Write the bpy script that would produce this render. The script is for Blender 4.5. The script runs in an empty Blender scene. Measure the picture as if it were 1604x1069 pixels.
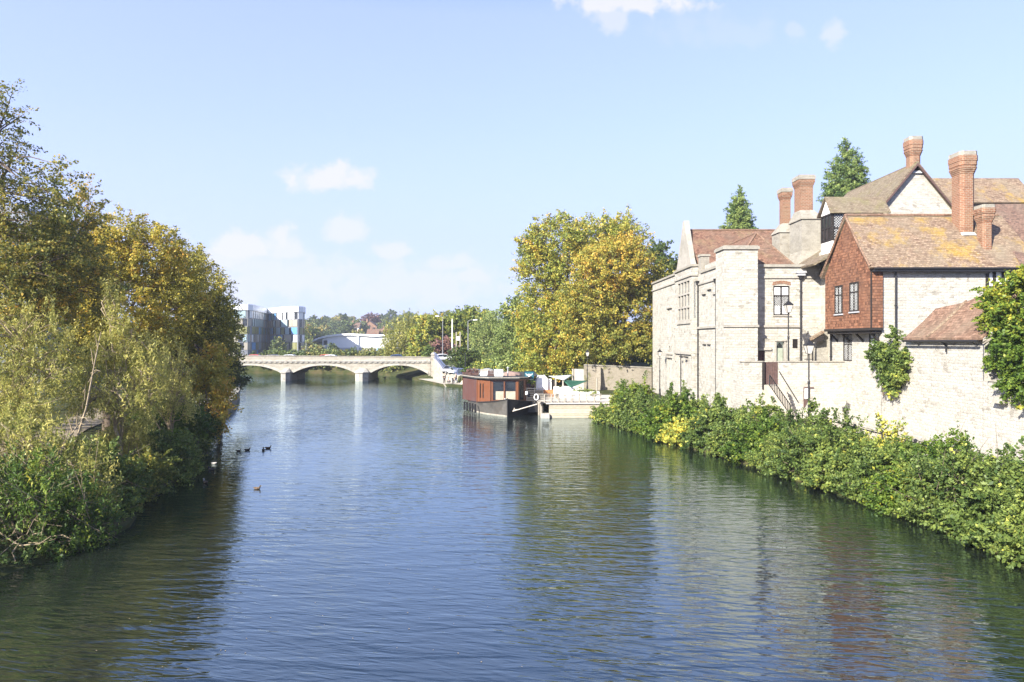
import bpy, math, random
import numpy as np
from mathutils import Vector, Matrix
random.seed(11); RNG = np.random.default_rng(11)
SC = bpy.context.scene; COL = SC.collection
F, CX, CY, H = 1069.0, 802.0, 534.5, 7.5          # survey constants: focal length in pixels, centre, eye height
def gx(px, Y): return (px-CX)*Y/F
def gz(py, Y): return H-(py-CY)*Y/F
def at(px, py, Y): return Vector((gx(px, Y), Y, gz(py, Y)))
R = math.radians

# ---------------------------------------------------------------- objects
def tag(o, label, cat, group=None):
    o['label'] = label; o['category'] = cat
    if group: o['group'] = group
    return o
def thing(name, loc, label, cat, group=None):
    o = bpy.data.objects.new(name, None); o.empty_display_size = .3
    o.location = loc; COL.objects.link(o); tag(o, label, cat, group); return o
def copy_tree(o, parent=None):
    c = o.copy(); COL.objects.link(c)
    if parent: c.parent = parent
    for ch in list(o.children): copy_tree(ch, c)
    return c
def world_off(p):
    while p.parent: p = p.parent
    return Vector(p.location)
def link(name, me, parent=None, origin=None):
    o = bpy.data.objects.new(name, me); COL.objects.link(o)
    if parent: o.parent = parent
    elif origin: o.location = origin
    return o

class MB:
    """collects polygons and links them as one mesh object, UVs laid in metres along every face"""
    def __init__(s): s.v = []; s.f = []; s.m = []; s.cur = 0
    def add(s, pts): n = len(s.v); s.v += [tuple(p) for p in pts]; return list(range(n, n+len(pts)))
    def poly(s, *pts): s.f.append(s.add(pts)); s.m.append(s.cur)
    def face(s, idx): s.f.append(list(idx)); s.m.append(s.cur)
    def box(s, x0, x1, y0, y1, z0, z1):
        a = s.add([(x0,y0,z0),(x1,y0,z0),(x1,y1,z0),(x0,y1,z0),(x0,y0,z1),(x1,y0,z1),(x1,y1,z1),(x0,y1,z1)])
        for q in ((3,2,1,0),(4,5,6,7),(0,1,5,4),(1,2,6,5),(2,3,7,6),(3,0,4,7)): s.face([a[i] for i in q])
    def obox(s, O, u, v, w):
        O, u, v, w = map(Vector, (O, u, v, w))
        a = s.add([O, O+u, O+u+v, O+v, O+w, O+u+w, O+u+v+w, O+v+w])
        for q in ((3,2,1,0),(4,5,6,7),(0,1,5,4),(1,2,6,5),(2,3,7,6),(3,0,4,7)): s.face([a[i] for i in q])
    def prism(s, pts, d):
        d = Vector(d); n = len(pts); a = s.add(pts); b = s.add([Vector(p)+d for p in pts])
        s.face(a[::-1]); s.face(b)
        for i in range(n): j = (i+1) % n; s.face([a[i], a[j], b[j], b[i]])
    def frustum(s, base, top):
        n = len(base); a = s.add(base); b = s.add(top); s.face(a[::-1]); s.face(b)
        for i in range(n): j = (i+1) % n; s.face([a[i], a[j], b[j], b[i]])
    def tube(s, pts, rad, n=6, cap=True):
        pts = [Vector(p) for p in pts]
        if not hasattr(rad, '__len__'): rad = [rad]*len(pts)
        rings = []
        t0 = (pts[1]-pts[0]).normalized(); x = t0.orthogonal().normalized()
        for i, p in enumerate(pts):
            t = (pts[min(i+1, len(pts)-1)]-pts[max(i-1, 0)])
            t = t.normalized() if t.length > 1e-9 else t0
            x = (x-t*x.dot(t)); x = x.normalized() if x.length > 1e-6 else t.orthogonal().normalized()
            y = t.cross(x)
            rings.append(s.add([p+(x*math.cos(2*math.pi*k/n)+y*math.sin(2*math.pi*k/n))*rad[i] for k in range(n)]))
        for a, b in zip(rings, rings[1:]):
            for k in range(n): j = (k+1) % n; s.face([a[k], a[j], b[j], b[k]])
        if cap: s.face(rings[0][::-1]); s.face(rings[-1])
    def lathe(s, prof, c=(0,0,0), n=10):
        c = Vector(c); rings = [s.add([c+Vector((r*math.cos(2*math.pi*k/n), r*math.sin(2*math.pi*k/n), z)) for k in range(n)]) for r, z in prof]
        for a, b in zip(rings, rings[1:]):
            for k in range(n): j = (k+1) % n; s.face([a[k], a[j], b[j], b[k]])
        s.face(rings[0][::-1]); s.face(rings[-1])
    def build(s, name, mat, parent=None, smooth=False, origin=None):
        off = world_off(parent) if parent else Vector(origin or (0,0,0))
        V = np.array(s.v, dtype=np.float64)-np.array(off)
        me = bpy.data.meshes.new(name)
        me.from_pydata(V.tolist(), [], s.f)
        for m in (mat if isinstance(mat, (list, tuple)) else [mat]): me.materials.append(m)
        if max(s.m, default=0) > 0: me.polygons.foreach_set('material_index', s.m)
        if smooth: me.polygons.foreach_set('use_smooth', [True]*len(s.f))
        uv = me.uv_layers.new(name='UVMap')
        buf = np.zeros((len(me.loops), 2))
        W = V+np.array(off)
        for p in me.polygons:
            n = p.normal
            if abs(n.z) > .95: t = Vector((1,0,0)); b = Vector((0,1,0))
            else:
                t = Vector((-n.y, n.x, 0)).normalized(); b = n.cross(t)
            for li in p.loop_indices:
                w = W[me.loops[li].vertex_index]
                buf[li] = (w[0]*t.x+w[1]*t.y+w[2]*t.z, w[0]*b.x+w[1]*b.y+w[2]*b.z)
        uv.data.foreach_set('uv', buf.ravel())
        me.update()
        return link(name, me, parent, origin)

def _islands(mb):
    par = list(range(len(mb.v)))
    def find(i):
        while par[i] != i: par[i] = par[par[i]]; i = par[i]
        return i
    for f in mb.f:
        a = find(f[0])
        for i in f[1:]: par[find(i)] = a
    g = {}
    for k, f in enumerate(mb.f): g.setdefault(find(f[0]), []).append(k)
    return g.values()
def build_each(mb, name, mat, parent):
    """one object for every separate piece"""
    for ks in _islands(mb):
        ids = sorted({i for k in ks for i in mb.f[k]}); ix = {v: n for n, v in enumerate(ids)}
        q = MB(); q.v = [mb.v[i] for i in ids]; q.f = [[ix[i] for i in mb.f[k]] for k in ks]; q.m = [0]*len(ks); q.build(name, mat, parent)
class Plane:
    """a wall plane: O bottom corner, u along the wall, n outward"""
    def __init__(s, O, u, n): s.O = Vector(O); s.u = Vector(u).normalized(); s.n = Vector(n).normalized()
    def p(s, a, z, d=0): return s.O+s.u*a+Vector((0,0,z))+s.n*d
def wall_holes(mb, pl, W, Ht, holes, depth=.2):
    xs = sorted({0, W, *[h[0] for h in holes], *[h[1] for h in holes]}); zs = sorted({0, Ht, *[h[2] for h in holes], *[h[3] for h in holes]})
    for x0, x1 in zip(xs, xs[1:]):
        for z0, z1 in zip(zs, zs[1:]):
            cx, cz = (x0+x1)/2, (z0+z1)/2
            if any(h[0] < cx < h[1] and h[2] < cz < h[3] for h in holes): continue
            mb.poly(pl.p(x0,z0), pl.p(x1,z0), pl.p(x1,z1), pl.p(x0,z1))
    for x0, x1, z0, z1 in holes:
        for (a, b) in (((x0,z0),(x1,z0)), ((x1,z0),(x1,z1)), ((x1,z1),(x0,z1)), ((x0,z1),(x0,z0))):
            mb.poly(pl.p(*a), pl.p(*b), pl.p(*b, -depth), pl.p(*a, -depth))
def bar(mb, pl, x0, x1, z0, z1, d0, d1):
    mb.obox(pl.p(x0,z0,d0), pl.u*(x1-x0), pl.n*(d1-d0), Vector((0,0,z1-z0)))
def window(parent, pl, x0, x1, z0, z1, frame, glass, d=-.14, t=.08, mull=1, trans=(.5,), lattice=None, lat_z=None, blind=None, step=.16, name='window', sill=None):
    m = MB()
    bar(m, pl, x0, x0+t, z0, z1, d-.03, d+.06); bar(m, pl, x1-t, x1, z0, z1, d-.03, d+.06)
    bar(m, pl, x0+t, x1-t, z0, z0+t, d-.03, d+.06); bar(m, pl, x0+t, x1-t, z1-t, z1, d-.03, d+.06)
    for i in range(mull):
        c = x0+(x1-x0)*(i+1)/(mull+1); bar(m, pl, c-t*.45, c+t*.45, z0+t, z1-t, d-.02, d+.05)
    for f in trans:
        c = z0+(z1-z0)*f; bar(m, pl, x0+t, x1-t, c-t*.4, c+t*.4, d-.018, d+.045)
    w = m.build(name, frame, parent)
    g = MB(); g.poly(pl.p(x0+.01,z0+.01,d), pl.p(x1-.01,z0+.01,d), pl.p(x1-.01,z1-.01,d), pl.p(x0+.01,z1-.01,d)); g.build('pane', glass, w)
    if lattice:
        l = MB(); lz0, lz1 = lat_z or (z0, z1); wd, ht = x1-x0, lz1-lz0; k = -ht
        r = .011
        while k < wd:
            for sgn in (1, -1):
                a0 = max(0, k); a1 = min(wd, k+ht)
                if a1-a0 > .03:
                    q = []
                    for a in (a0, a1):
                        zz = lz0+(a-k) if sgn > 0 else lz1-(a-k)
                        q.append(pl.p(x0+a, zz, d+.012))
                    l.tube(q, r, 3, False)
            k += step
        l.build('lattice', lattice, w)
    if blind:
        b = MB(); bz0, bz1, bm = blind
        for i in range(mull+1):
            a = x0+(x1-x0)*i/(mull+1)+t*.8; c = x0+(x1-x0)*(i+1)/(mull+1)-t*.8
            b.poly(pl.p(a,bz0,d+.006), pl.p(c,bz0,d+.006), pl.p(c,bz1,d+.006), pl.p(a,bz1,d+.006))
        b.build('blind', bm, w)
    if sill:
        b = MB(); bar(b, pl, x0-.08, x1+.08, z0-.1, z0-.003, -.02, .09); b.build('sill', sill, w)
    return w

# ---------------------------------------------------------------- materials
def newmat(name):
    m = bpy.data.materials.new(name); m.use_nodes = True; nt = m.node_tree; nt.nodes.clear()
    out = nt.nodes.new('ShaderNodeOutputMaterial'); return m, nt, out
def nd(nt, typ, **kw):
    n = nt.nodes.new('ShaderNode'+typ)
    for k, v in kw.items():
        if k.startswith('_'): setattr(n, k[1:], v)
        else:
            key = int(k[1:]) if k[0] == 'i' and k[1:].isdigit() else k.replace('__', ' ')
            s = n.inputs[key]
            if hasattr(v, 'links') or isinstance(v, bpy.types.NodeSocket): nt.links.new(v, s)
            else: s.default_value = v
    return n
def math_(nt, op, a, b=None, c=None, clamp=False):
    n = nt.nodes.new('ShaderNodeMath'); n.operation = op; n.use_clamp = clamp
    for i, v in enumerate((a, b, c)):
        if v is None: continue
        if isinstance(v, bpy.types.NodeSocket): nt.links.new(v, n.inputs[i])
        else: n.inputs[i].default_value = v
    return n.outputs[0]
def mixc(nt, fac, a, b, mode='MIX'):
    n = nt.nodes.new('ShaderNodeMix'); n.data_type = 'RGBA'; n.blend_type = mode
    for s, v in ((n.inputs[0], fac), (n.inputs[6], a), (n.inputs[7], b)):
        if isinstance(v, bpy.types.NodeSocket): nt.links.new(v, s)
        else: s.default_value = v if not isinstance(v, tuple) or len(v) == 4 else (*v, 1)
    return n.outputs[2]
def ramp(nt, fac, stops):
    n = nt.nodes.new('ShaderNodeValToRGB'); e = n.color_ramp.elements
    while len(e) < len(stops): e.new(.5)
    for el, (p, c) in zip(e, stops): el.position = p; el.color = (*c, 1) if len(c) == 3 else c
    nt.links.new(fac, n.inputs[0]); return n.outputs[0]
def rng_(nt, v, a, b, c=0., d=1.):
    n = nt.nodes.new('ShaderNodeMapRange'); n.clamp = True
    nt.links.new(v, n.inputs[0])
    for i, x in enumerate((a, b, c, d)): n.inputs[i+1].default_value = x
    return n.outputs[0]
def noise(nt, vec, scale, detail=4, rough=.55, dist=0.):
    n = nt.nodes.new('ShaderNodeTexNoise'); n.inputs['Scale'].default_value = scale; n.inputs['Detail'].default_value = detail
    n.inputs['Roughness'].default_value = rough; n.inputs['Distortion'].default_value = dist
    if vec is not None: nt.links.new(vec, n.inputs['Vector'])
    return n.outputs[0]
def pbsdf(nt, out, col, rough=.8, spec=.3, metal=0., normal=None, **kw):
    b = nt.nodes.new('ShaderNodeBsdfPrincipled')
    for k, v in (('Base Color', col), ('Roughness', rough), ('Specular IOR Level', spec), ('Metallic', metal)):
        if isinstance(v, bpy.types.NodeSocket): nt.links.new(v, b.inputs[k])
        else: b.inputs[k].default_value = (*v, 1) if k == 'Base Color' and len(v) == 3 else v
    if normal is not None: nt.links.new(normal, b.inputs['Normal'])
    for k, v in kw.items(): b.inputs[k.replace('__', ' ')].default_value = v
    nt.links.new(b.outputs[0], out.inputs[0]); return b
def bump(nt, h, strength=.5, dist=.02):
    n = nt.nodes.new('ShaderNodeBump'); n.inputs['Strength'].default_value = strength; n.inputs['Distance'].default_value = dist
    nt.links.new(h, n.inputs['Height']); return n.outputs[0]
def pos(nt): return nt.nodes.new('ShaderNodeNewGeometry').outputs['Position']
def uvs(nt): return nt.nodes.new('ShaderNodeTexCoord').outputs['UV']

def plain(name, col, rough=.6, spec=.3, metal=0., var=.18, scale=3., dirt=None):
    m, nt, out = newmat(name); p = pos(nt)
    n1 = noise(nt, p, scale, 5); f = rng_(nt, n1, .3, .7, 1-var, 1+var)
    c = mixc(nt, 1., col, nd(nt, 'CombineColor', i0=f, i1=f, i2=f).outputs[0], 'MULTIPLY')
    if dirt:
        c = mixc(nt, rng_(nt, noise(nt, p, scale*.35, 6, .7), .5, .72), c, dirt)
    pbsdf(nt, out, c, rough, spec, metal); return m
def masonry(name, c1, c2, mortar, bw, bh, ms=.012, stain=(.3,.26,.2), stain_amt=.35, fleck=(.2,.17,.13), fleck_amt=.5, distort=.03, rough=.9, bstr=.5, patch=None):
    m, nt, out = newmat(name); uv = uvs(nt); p = pos(nt)
    nz = nd(nt, 'TexNoise', Vector=p, Scale=2.2); off = nd(nt, 'VectorMath', _operation='MULTIPLY_ADD', i0=nz.outputs['Color'], i1=(distort*2,)*3, i2=uv).outputs[0]
    br = nd(nt, 'TexBrick', Vector=off, Scale=1.0); br.inputs['Color1'].default_value = (*c1, 1); br.inputs['Color2'].default_value = (*c2, 1); br.inputs['Mortar'].default_value = (*mortar, 1)
    br.inputs['Mortar Size'].default_value = ms; br.inputs['Mortar Smooth'].default_value = .3; br.inputs['Brick Width'].default_value = bw; br.inputs['Row Height'].default_value = bh; br.inputs['Bias'].default_value = -.25
    br.offset = .5; br.squash = 1.
    c = br.outputs['Color']
    sc3 = nd(nt, 'VectorMath', _operation='MULTIPLY', i0=off, i1=(1/bw/.8, 1/bh/1.05, 1)).outputs[0]
    wn = nd(nt, 'TexVoronoi', Vector=sc3, Scale=1.).outputs['Color']
    bwv = nd(nt, 'SeparateColor', i0=wn).outputs[0]
    patchn = noise(nt, p, .8, 3)
    fl = math_(nt, 'MULTIPLY', rng_(nt, bwv, .70, .9), rng_(nt, patchn, .40, .62))
    c = mixc(nt, math_(nt, 'MULTIPLY', fl, fleck_amt), c, fleck)
    st = rng_(nt, noise(nt, p, .45, 7, .7), .48, .75)
    c = mixc(nt, math_(nt, 'MULTIPLY', st, stain_amt), c, stain)
    sm = rng_(nt, noise(nt, p, 9, 4, .7), .35, .65, .86, 1.1)
    c = mixc(nt, 1., c, nd(nt, 'CombineColor', i0=sm, i1=sm, i2=sm).outputs[0], 'MULTIPLY')
    if patch: c = mixc(nt, rng_(nt, noise(nt, p, .9, 5, .65), .56, .66), c, patch)
    hgt = math_(nt, 'ADD', math_(nt, 'MULTIPLY', br.outputs['Fac'], -1.), math_(nt, 'MULTIPLY', noise(nt, p, 7, 5, .65), 1.4))
    pbsdf(nt, out, c, rough, .2, 0., bump(nt, hgt, bstr, .03)); return m
def tiles(name, cols, lichen=None, lich_amt=0., moss=None, w=.17, h=.11, grey=(.3,.25,.2), grey_amt=.5):
    m, nt, out = newmat(name); uv = uvs(nt); p = pos(nt)
    nz = nd(nt, 'TexNoise', Vector=p, Scale=1.3); off = nd(nt, 'VectorMath', _operation='MULTIPLY_ADD', i0=nz.outputs['Color'], i1=(.05,.09,0), i2=uv).outputs[0]
    br = nd(nt, 'TexBrick', Vector=off, Scale=1.); br.inputs['Brick Width'].default_value = w; br.inputs['Row Height'].default_value = h
    br.inputs['Color1'].default_value = (0,0,0,1); br.inputs['Color2'].default_value = (1,1,1,1); br.inputs['Mortar'].default_value = (0,0,0,1)
    br.inputs['Mortar Size'].default_value = .012; br.inputs['Bias'].default_value = 0.
    v = nd(nt, 'SeparateColor', i0=br.outputs['Color']).outputs[0]
    k = len(cols)-1
    c = ramp(nt, v, [(i/k, cc) for i, cc in enumerate(cols)])
    c = mixc(nt, math_(nt, 'MULTIPLY', rng_(nt, noise(nt, p, .55, 6, .68), .42, .68), grey_amt), c, grey)
    stk = nd(nt, 'VectorMath', _operation='MULTIPLY', i0=uv, i1=(1.6, 9., 1)).outputs[0]
    sn = rng_(nt, noise(nt, stk, 1.2, 4, .6), .3, .7, .72, 1.22)
    c = mixc(nt, 1., c, nd(nt, 'CombineColor', i0=sn, i1=sn, i2=sn).outputs[0], 'MULTIPLY')
    if lichen: c = mixc(nt, math_(nt, 'MULTIPLY', rng_(nt, noise(nt, p, .33, 8, .72), .53, .64), lich_amt), c, lichen)
    if moss: c = mixc(nt, math_(nt, 'MULTIPLY', rng_(nt, noise(nt, p, .9, 7, .75), .52, .68), .7), c, moss)
    sy = nd(nt, 'SeparateXYZ', i0=off).outputs[1]
    saw = math_(nt, 'FRACT', math_(nt, 'DIVIDE', sy, h))
    hh = math_(nt, 'ADD', math_(nt, 'MULTIPLY', saw, -.8), math_(nt, 'ADD', math_(nt, 'MULTIPLY', br.outputs['Fac'], -.4), math_(nt, 'MULTIPLY', v, .5)))
    pbsdf(nt, out, c, .88, .2, 0., bump(nt, hh, .7, .03)); return m
def leafmat(name, stops, trans=.3, rough=.5):
    m, nt, out = newmat(name)
    a = nt.nodes.new('ShaderNodeAttribute'); a.attribute_name = 'tint'
    c = ramp(nt, a.outputs['Fac'], [(p_, tuple(min(.75, x*LEAFK) for x in cc)) for p_, cc in stops])
    b = nt.nodes.new('ShaderNodeBsdfPrincipled'); nt.links.new(c, b.inputs['Base Color']); b.inputs['Roughness'].default_value = rough; b.inputs['Specular IOR Level'].default_value = .25
    t = nt.nodes.new('ShaderNodeBsdfTranslucent'); nt.links.new(c, t.inputs[0])
    mx = nt.nodes.new('ShaderNodeMixShader'); mx.inputs[0].default_value = trans
    nt.links.new(b.outputs[0], mx.inputs[1]); nt.links.new(t.outputs[0], mx.inputs[2]); nt.links.new(mx.outputs[0], out.inputs[0]); return m
def glassmat(name, col=(.03,.04,.05), rough=.06):
    m, nt, out = newmat(name); p = pos(nt)
    c = mixc(nt, rng_(nt, noise(nt, p, 1.4, 2), .4, .65), col, tuple(x*2.2 for x in col))
    nb = bump(nt, noise(nt, p, 3., 2), .15, .05)
    pbsdf(nt, out, c, rough, .6, 0., nb); return m

M = {}; LEAFK = 1.6
M['rag'] = masonry('ragstone', (.465,.443,.385), (.31,.293,.25), (.38,.36,.31), .5, .22, .022, stain=(.32,.30,.25), stain_amt=.35, fleck=(.20,.185,.15), fleck_amt=.75, distort=.06, bstr=.8)
M['rag2'] = masonry('rubble_stone', (.465,.443,.39), (.32,.302,.26), (.42,.40,.35), .4, .18, .028, stain=(.33,.31,.26), stain_amt=.35, fleck=(.22,.20,.165), fleck_amt=.65, distort=.07, bstr=.8)
M['dress'] = masonry('dressed_stone', (0.369,0.345,0.3), (0.318,0.297,0.252), (0.318,0.299,0.259), .7, .35, .006, stain=(0.172,0.163,0.136), stain_amt=.6, fleck_amt=.2)
M['grey_stone'] = masonry('weathered_stone', (0.331,0.31,0.259), (0.259,0.241,0.202), (0.302,0.281,0.238), .4, .18, .012, stain=(0.158,0.144,0.115), stain_amt=.6)
M['old_wall'] = masonry('old_wall_stone', (0.315,0.277,0.217), (0.247,0.217,0.165), (0.3,0.27,0.217), .3, .14, .015, stain=(0.128,0.112,0.075), stain_amt=.7, patch=(0.15,0.15,0.0675))
M['bridge'] = masonry('bridge_stone', (0.377,0.351,0.295), (0.313,0.29,0.239), (0.276,0.256,0.215), .8, .3, .02, stain=(0.201,0.179,0.138), stain_amt=.6)
M['arch'] = masonry('arch_stone', (0.425,0.407,0.36), (0.379,0.36,0.312), (0.312,0.298,0.258), .5, .4, .012, stain=(0.24,0.224,0.183), stain_amt=.4)
M['brick'] = masonry('red_brick', (.265,.122,.07), (.19,.082,.046), (.30,.25,.185), .3, .125, .016, stain=(.24,.185,.12), stain_amt=.5, fleck=(.11,.055,.035), fleck_amt=.6, distort=.005)
M['tile_hung'] = tiles('hung_tiles', [(.10,.046,.028), (.21,.095,.054), (.28,.135,.078), (.15,.068,.04)], w=.22, h=.2, grey=(.12,.068,.045), grey_amt=.6)
M['roof_red'] = tiles('red_roof_tiles', [(.10,.05,.035), (.20,.11,.075), (.26,.15,.10), (.14,.075,.05)], grey=(.17,.13,.095), grey_amt=.6, lichen=(.28,.23,.11), lich_amt=.35, w=.22, h=.17)
M['roof_lichen'] = tiles('lichened_roof_tiles', [(.13,.085,.06), (.235,.165,.11), (.30,.22,.15), (.17,.115,.08)], grey=(.235,.195,.135), grey_amt=.75, lichen=(.36,.235,.03), lich_amt=.62, w=.22, h=.17)
M['roof_moss'] = tiles('mossy_roof_tiles', [(.12,.09,.065), (.21,.165,.115), (.25,.2,.14), (.16,.12,.085)], grey=(.2,.175,.115), grey_amt=.8, moss=(.17,.155,.065), w=.22, h=.17)
M['roof_brown'] = tiles('brown_roof_tiles', [(.095,.06,.048), (.185,.115,.085), (.24,.15,.11), (.13,.08,.06)], grey=(.2,.155,.115), grey_amt=.6, w=.22, h=.17)
M['roof_clay'] = tiles('clay_roof_tiles', [(.12,.07,.048), (.22,.135,.09), (.28,.175,.12), (.16,.095,.065)], grey=(.21,.165,.115), grey_amt=.55, w=.24, h=.2)
M['black'] = plain('black_iron', (.018,.018,.02), .45, .4)
M['blackwood'] = plain('black_timber', (.025,.021,.019), .7, .25)
M['white'] = plain('white_paint', (.80,.80,.78), .55, .3, var=.06)
M['plaster'] = plain('white_plaster', (.78,.77,.73), .9, .1, var=.06, dirt=(.6,.57,.5))
M['lead'] = plain('lead_flashing', (.38,.385,.4), .6, .3)
M['brown_wood'] = plain('brown_boards', (.10,.062,.055), .75, .2, scale=6)
M['green_door'] = plain('green_door_paint', (.28,.31,.24), .7, .2)
M['glass'] = glassmat('dark_glass', (.012,.014,.016), .12); M['glass_pale'] = glassmat('pale_glass', (.07,.075,.075), .15)
M['blind'] = plain('window_blind', (.70,.70,.68), .9, .1, var=.08)
M['leadcame'] = plain('lead_lattice', (.62,.62,.60), .6, .3)
M['bark'] = plain('bark', (.13,.10,.075), .95, .1, var=.4, scale=4)
M['bark_pale'] = plain('pale_bark', (.50,.47,.42), .9, .1, var=.3, scale=3)
M['twig'] = plain('dry_twigs', (.30,.24,.16), .95, .1, var=.3, scale=5)
M['concrete'] = plain('concrete', (.42,.40,.36), .9, .15, var=.12, dirt=(.3,.28,.24))
M['pole_grey'] = plain('galvanised_grey', (.20,.205,.21), .6)
M['grey_wood'] = plain('weathered_timber', (.33,.30,.25), .9, .1, var=.25, scale=5)
# ---------------------------------------------------------------- camera, sun, sky
cam = bpy.data.cameras.new('camera'); cam.sensor_width = 36; cam.lens = 36*F/1604; cam.clip_start = .5; cam.clip_end = 6000
co = bpy.data.objects.new('camera', cam); COL.objects.link(co); co.location = (0,0,H); co.rotation_euler = (R(90),0,0); SC.camera = co
SUN_EL, SUN_AZ = 31.0, 223.0          # azimuth clockwise from +Y: the sun stands behind the left shoulder
sd = Vector((math.sin(R(SUN_AZ))*math.cos(R(SUN_EL)), math.cos(R(SUN_AZ))*math.cos(R(SUN_EL)), math.sin(R(SUN_EL))))
sl = bpy.data.lights.new('sun', 'SUN'); sl.energy = 3.9; sl.angle = R(.5); sl.color = (1, .937, .83)
so = bpy.data.objects.new('sun', sl); COL.objects.link(so); so.rotation_euler = (-sd).to_track_quat('-Z', 'Y').to_euler(); so.location = sd*300
SC.view_settings.view_transform = 'Standard'; SC.view_settings.look = 'None'; SC.view_settings.exposure = 1.8; SC.view_settings.gamma = 1
SC.view_settings.use_curve_mapping = False
SC.cycles.use_denoising = True
SC.cycles.max_bounces = 6; SC.cycles.transparent_max_bounces = 4; SC.cycles.caustics_reflective = False; SC.cycles.caustics_refractive = False
SC.cycles.sample_clamp_indirect = 4

def make_world():
    w = bpy.data.worlds.new('World'); SC.world = w; w.use_nodes = True; nt = w.node_tree; nt.nodes.clear()
    out = nt.nodes.new('ShaderNodeOutputWorld'); bg = nt.nodes.new('ShaderNodeBackground'); bg.inputs[1].default_value = .080
    sky = nt.nodes.new('ShaderNodeTexSky'); sky.sky_type = 'NISHITA'; sky.sun_disc = False
    sky.sun_elevation = R(SUN_EL); sky.sun_rotation = R(SUN_AZ); sky.air_density = 1.0; sky.dust_density = .6; sky.ozone_density = 3.0; sky.altitude = 20
    g = nt.nodes.new('ShaderNodeTexCoord').outputs['Generated']
    sp = nd(nt, 'SeparateXYZ', i0=g)
    y = math_(nt, 'MAXIMUM', sp.outputs[1], .001)
    u = math_(nt, 'DIVIDE', sp.outputs[0], y); v = math_(nt, 'DIVIDE', sp.outputs[2], y)
    uvv = nd(nt, 'CombineXYZ', i0=u, i1=v, i2=0.).outputs[0]
    n1 = noise(nt, uvv, 26, 8, .6, .25); n2 = noise(nt, uvv, 9, 4, .5)
    wob = math_(nt, 'ADD', math_(nt, 'MULTIPLY', n1, 3.3), math_(nt, 'MULTIPLY', n2, .8))
    # cumulus seen in the sky: centre and half size in direction space, strength
    cl = [(520,284,58,26,1.),(540,366,38,24,.75),(385,388,70,30,.95),(450,396,48,22,.8),(345,408,55,26,.8),(608,395,34,15,.75),(700,415,48,17,.65),(735,436,34,17,.7),
          (440,440,190,46,.65),(620,450,190,40,.6),(330,450,90,60,.7),(975,2,105,26,1.0),(960,38,26,34,.6),(1308,56,20,34,.55),(1245,48,18,14,.3),(1120,55,100,30,.15),(60,420,70,40,.5),(1290,440,160,40,.4)]
    tot = None
    for px, py, rx, ry, st in cl:
        a = math_(nt, 'DIVIDE', math_(nt, 'SUBTRACT', u, (px-CX)/F), rx/F); b = math_(nt, 'DIVIDE', math_(nt, 'SUBTRACT', v, (CY-py)/F), ry/F)
        b = math_(nt, 'MAXIMUM', b, math_(nt, 'MULTIPLY', b, -1.6))      # flatter undersides
        r = math_(nt, 'SQRT', math_(nt, 'ADD', math_(nt, 'MULTIPLY', a, a), math_(nt, 'MULTIPLY', b, b)))
        d = math_(nt, 'SUBTRACT', math_(nt, 'ADD', 1.0, math_(nt, 'SUBTRACT', wob, 1.9)), r)
        mk = math_(nt, 'MULTIPLY', rng_(nt, d, -.08, .62), st)
        tot = mk if tot is None else math_(nt, 'MAXIMUM', tot, mk)
    front = math_(nt, 'GREATER_THAN', sp.outputs[1], .05)
    tot = math_(nt, 'MULTIPLY', tot, front)
    # thin high veil, thicker towards the horizon
    el = sp.outputs[2]; veil = ramp(nt, el, [(0,(.94,)*3),(.15,(.88,)*3),(.3,(.62,)*3),(.43,(.54,)*3),(.5,(.1,)*3),(.58,(0,)*3),(1,(0,)*3)])
    base = mixc(nt, veil, mixc(nt, 1., sky.outputs[0], (1.08,1.03,1.22), 'MULTIPLY'), VEILC)
    c = mixc(nt, math_(nt, 'MULTIPLY', tot, .9), base, (CLOUD, CLOUD*1.0, CLOUD*1.04))
    nt.links.new(c, bg.inputs[0]); nt.links.new(bg.outputs[0], out.inputs[0])
    return bg, sky
CLOUD = 3.4; VEILC = (2.5,2.92,4.8)
BG, SKY = make_world()

# ---------------------------------------------------------------- river banks and ground
XL = [(-40,-17),(15,-17),(22,-16.2),(25,-15.2),(28,-15.4),(31,-17),(37,-17.6),(48,-21.6),(56,-24.6),(64,-27.6),(76,-31),(90,-36),(105,-42),(118,-47),(129,-50),(140,-60),(150,-90),(158,-160),(166,-330),(175,-420),(3000,-420)]
XR = [(-40,17.6),(15,17.4),(22,16.9),(27,16.9),(34,15.7),(44,13.6),(51.6,11),(58,9.6),(63,8.4),(66.6,8.3),(66.77,3.7),(72,3.7),(80,2.6),(95,-1.5),(106,-4.5),(110,-7),(112,-11.4),(119,-14.1),(125,-16.6),(129,-18.3),(140,-22),(150,-29),(156,-45),(161,-90),(168,-330),(175,-400),(3000,-400)]
def xl(y): return float(np.interp(y, [a for a, b in XL], [b for a, b in XL]))
def xr(y): return float(np.interp(y, [a for a, b in XR], [b for a, b in XR]))
def ss(a, b, x): t = min(1, max(0, (x-a)/(b-a))); return t*t*(3-2*t)
def ztop(y): return 1.65+2.55*ss(120.5, 129.5, y)
def hill(x, y):
    h = 24*ss(345, 620, y)*(.85+.15*math.sin(x*.012+1.3)) + 8*ss(620, 1100, y)
    return h*ss(-620, -200, x)*(1-.5*ss(120, 500, x)) if y > 300 else 0
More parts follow.
